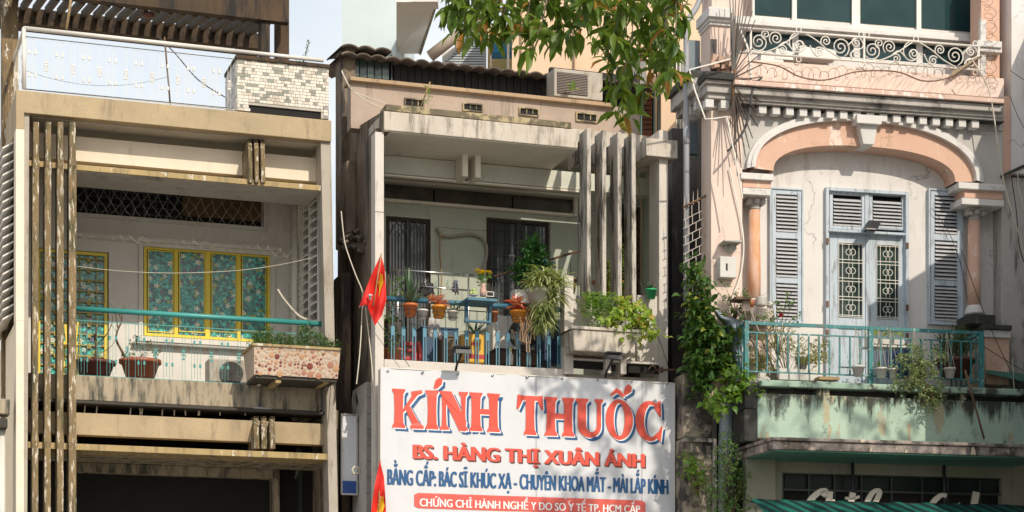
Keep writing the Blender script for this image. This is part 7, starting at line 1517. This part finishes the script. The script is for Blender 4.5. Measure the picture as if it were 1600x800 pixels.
# overhead wires on the right
for i, (pts, r_, l) in enumerate((([(1520, 95), (1545, 140), (1560, 230), (1570, 290), (1590, 360), (1610, 430)], .012, 'thick pale cable dropping past the right pilaster'), ([(1578, 110), (1600, 125), (1620, 140)], .005, 'short wire leaving the frame at the cornice'), ([(1578, 150), (1592, 185), (1612, 220)], .005, 'wire crossing the white wall on the right'),
        ([(1502, 390), (1530, 470), (1560, 540), (1600, 620)], .006, 'thin black wire slanting across the right column'), ([(1580, 275), (1588, 330), (1592, 380), (1600, 410)], .008, 'black wire hanging on the grey right wall'), ([(1535, 540), (1570, 562), (1610, 585)], .006, 'black wire from the railing end to the right edge'),
        ([(1590, 268), (1592, 290), (1600, 330)], .008, 'looped pale cable at the right edge'), ([(1582, 560), (1584, 600), (1590, 640), (1602, 660)], .007, 'pale wire hanging beside the green apron wall'), ([(1540, 590), (1542, 640), (1543, 685)], .006, 'thin grey wire over the green apron wall'), ([(1455, 325), (1475, 350), (1490, 380), (1505, 430), (1515, 500)], .005, 'thin wire hanging in front of the right shutter'))):
    cable(H, 'overhead_wire', P(H, -.4 if i != 9 else .3, *pts), r_, C_rope if i in (0, 6, 7) else C_wire, l, group='loose wires at the right side')
g = G(); bush(g, H.L(1484, 352, .42), (.05, .04, .14), 24, .04, .03); bush(g, H.L(1494, 370, .42), (.05, .04, .1), 14, .04, .03); g.out('dried_vine', leafm('dry_leaf', (.25, .18, .12), (.45, .38, .3)), None, H, 'dried vine leaves caught on the right shutter', cat='vine')
# right-hand neighbour
nb = root(H, 'neighbour_house', 'smooth white side of the neighbouring house at the right edge', 'house', at=H.L(1590, 1000, .3))
G().pb(H, 1580.5, -60, 1700, 270, .02, 5, r=1580).out('wall', C_wal3, nb); G().pb(H, 1607, 276, 1700, 1180, .1, 5, r=1580).out('lower_wall', C_wal3, nb)
G().hexa([H.L(1563, 278, .0), H.L(1640, 245, .0), H.L(1640, 245, .4), H.L(1563, 278, .4), H.L(1563, 274, .0), H.L(1640, 238, .0), H.L(1640, 238, .4), H.L(1563, 274, .4)]).out('sloping_ledge', C_bw, nb)
u_ = H.u(1608, .1); G().box(u_ + .02, u_ + 3.5, -3.0, .0, .05, H.z(1600, 40, 0)).out('front_wing', C_wal3, nb); G().box(u_ + .01, u_ + 3.6, -3.3, .0, H.z(1600, 40, 0) + .001, H.z(1600, 30, 0)).out('front_roof', C_cor, nb)  # wing out of view, its reach and roof height shaped by its shadow
G().hexa([H.L(1540, 583, -.4), H.L(1640, 605, -.4), H.L(1640, 605, .3), H.L(1540, 583, .3), H.L(1540, 578, -.4), H.L(1640, 588, -.4), H.L(1640, 588, .3), H.L(1540, 578, .3)]).out('green_sheet', C_under, nb)
for k in range(4):
    for wq_ in (-2.3, -1.1):
        f_ = G(); z_ = 3.2 + k * 2.3; f_.box(u_ - .03, u_ + .019, wq_ - .35, wq_ + .35, z_, z_ + 1.3); f_ = f_.out('window', C_blsh, nb); G().box(u_ - .034, u_ - .031, wq_ - .29, wq_ + .29, z_ + .06, z_ + 1.24).out('pane', gl, f_)
tw_ = WR + 3.0; dux, dzx = tw_ * math.tan(R(SAZ) - H.th), tw_ * math.tan(R(SEL)) / math.cos(R(SAZ) - H.th)
B_ = H.L(1357, 477, WR); A_ = H.L(1480, 400, WR); lim_ = H.u(1606, -3.0); bu = max(B_[0] + dux, lim_)
g = G(); pts = [(bu, 3.6), (u_ + .6, 3.6), (u_ + .6, A_[2] + dzx + (u_ + .6 - A_[0] - dux) * .05), (A_[0] + dux, A_[2] + dzx), (bu, B_[2] + dzx + (bu - B_[0] - dux) * (A_[2] - B_[2]) / (A_[0] - B_[0]))]
g.prism(pts, -3.06, -3.02); g.out('shadow_caster_sheet', wm('shadow_caster_grey', (.4, .38, .35)), nb)  # unseen sheet added to throw the diagonal shadow across the door wall
# left neighbour of house one, so that no gap opens there
nb = root(H1, 'neighbour_house', 'plain low neighbouring house beyond the left edge', 'house', at=H1.L(-60, 1000, 3.4)); g = G(); A = H1.L(-14, 900, 3.2); g.box(A[0] - 5, A[0], 3.2, 9, .05, 9.5); g.out('wall', C_cream, nb)
# ================================================================ TREE
H = H0
tr = root(H0, 'street_tree', 'street tree whose leafy branches hang over the middle house', 'tree', at=(9.5, 16.5, .13))
tb = wm('tree_bark', (.20, .16, .12), (.13, .10, .08), (.06, .05, .04), .5, .65, 5, bump=.8)
G().tube(smoothpts([(9.5, 16.5, .1), (9.45, 16.6, 2.5), (9.3, 16.8, 5.5), (9.2, 17.0, 8.2)], 4), .34, 12, r2=.2).out('trunk', tb, tr)
lm_ = leafm('tree_leaf', (.03, .085, .012), (.17, .26, .03), (.40, .15, .035), tr=.42); q = random.Random(21)
limbs = G(); twigs = G(); whorls = []
def T(px, py, Y): return Vector(H0f(px, py, Y))
# limbs entering from above the frame
lim = [[(9.2, 17, 8.1), (6.5, 18, 10.2), (4, 20, 10.4), tuple(T(1040, -60, 21.5))], [(9.2, 17, 8.0), (6.5, 18.5, 10.6), (2.5, 20.5, 10.8), tuple(T(860, -70, 21.5))], [(9.2, 17, 8.2), (9.4, 18.5, 11), (9, 20, 13.5)], [(9.4, 18.5, 11), (8.0, 21, 13), (4.8, 23, 12.3)], [(9.2, 17, 8.2), (11, 18.5, 11), (12, 20, 13)], [(4.2, 20, 10.4), (2.5, 20.8, 10.4), tuple(T(960, -60, 21.2))]]
for p in lim: limbs.tube(smoothpts([Vector(v) for v in p], 6), .12, 8, r2=.03)
limbs.out('branch', tb, tr)
def whorl(c, n, L, store): 
    for k in range(n):
        a_ = q.uniform(0, 6.28); e = q.uniform(-1.35, .15); d = Vector((math.cos(a_) * math.cos(e), math.sin(a_) * math.cos(e), math.sin(e))); store.append((c + Vector((q.gauss(0, .03), q.gauss(0, .05), q.gauss(0, .03))), d, L * q.uniform(.5, 1.25)))
leaves = []
# hanging twigs: (start px,py) -> (end px,py)
tw = []
lower = [(700, 38), (720, 58), (745, 70), (770, 72), (790, 50), (812, 68), (830, 92), (850, 62), (868, 70), (890, 72), (905, 60), (930, 80), (945, 98), (955, 75), (975, 80), (1000, 60), (1020, 70), (1038, 75), (1046, 60), (985, 110), (1010, 105), (1035, 120), (1042, 130), (962, 118), (970, 145), (985, 160), (978, 190), (1010, 150), (1030, 148), (1044, 124), (742, 30), (765, 25), (800, 20), (825, 30), (855, 20), (885, 30), (915, 20), (945, 30), (975, 25), (1005, 20), (1035, 25), (1046, 15), (710, 5), (735, 0), (770, -8), (810, -8), (850, -12), (900, -10), (940, -8), (985, -10), (1020, -10), (1045, -15)]
for x, y in lower:
    Y = 21.2 + q.uniform(-.8, .8); sx = x + q.uniform(-10, 35) * (1 if x < 900 else .3); s = T(sx, -70, Y); e = T(x, y - 14, Y); m_ = s.lerp(e, .55) + Vector((q.uniform(-.1, .2), q.uniform(-.1, .1), .0)); pts = smoothpts([s, m_, e], 5); twigs.tube(pts, .011, 4, r2=.005)
    for f, n in ((1.0, 8), (.86, 5), (.7, 5)):
        p = pts[min(len(pts) - 1, int(f * (len(pts) - 1)))]
        if f < 1 and (HZ - (p.z - 1.6) / p.y * F) < -40: continue
        whorl(Vector(p), n, .26, leaves)
    if q.random() < .5:
        side = e + Vector((q.uniform(-.25, .25), q.uniform(-.2, .2), q.uniform(.0, .15))); twigs.tube([m_, side], .007, 4, r2=.004); whorl(side, 6, .24, leaves)
twigs.out('twig', tb, tr)
# upper crown: out of frame above, shades the street side
up_ = []
for cx, cy, cz, r_, n in ((5.0, 23.0, 12.2, .8, 18), (5.9, 22.6, 12.6, .7, 16), (4.3, 23.2, 12.9, .5, 8), (6.6, 23.0, 12.2, .8, 14), (9, 19.5, 13.6, 1.7, 70), (11.5, 19.5, 13.2, 1.6, 60), (7.0, 20, 12.5, 1.2, 34), (10, 17, 13.5, 2.0, 80), (12, 16, 11.5, 1.6, 50)):
    for k in range(n):
        v = Vector((q.gauss(0, .5), q.gauss(0, .5), q.gauss(0, .4))) * r_; whorl(Vector((cx, cy, cz)) + v, 8, .26, up_)
def cy_(l): p = l[0]; x = 800 + F * p.x / p.y; y = HZ - (p.z - 1.6) / p.y * F; return 0 if (-20 < y < 300 and 650 < x < 1100) else 1
leaves.sort(key=cy_)
g = G(); g.leaf((0, 0, 0), (1, 0, 0), (0, 0, 1), 1, .33, 0, .22); me_o = None
for i, (p, d, L) in enumerate(leaves[:300]):
    if me_o is None:
        me = bpy.data.meshes.new('leaf'); me.from_pydata(g.v, [], g.f); me.materials.append(lm_); me.polygons.foreach_set('use_smooth', g.sm); o = bpy.data.objects.new('leaf', me); me_o = o
    else: o = me_o.copy()
    col.objects.link(o); o.parent = tr; o.location = p - Vector((9.5, 16.5, .13)); o.scale = (L, L, L)
    o.rotation_euler = (d.to_track_quat('X', 'Z') @ __import__('mathutils').Quaternion((1, 0, 0), q.gauss(0, .5))).to_euler()
g = G()
for p, d, L in leaves[300:] + up_: g.leaf(p, d, (q.gauss(0, .4), q.gauss(0, .4), 1), L, L * .33, 0, .22)
g.out('foliage', lm_, tr, kind='stuff')
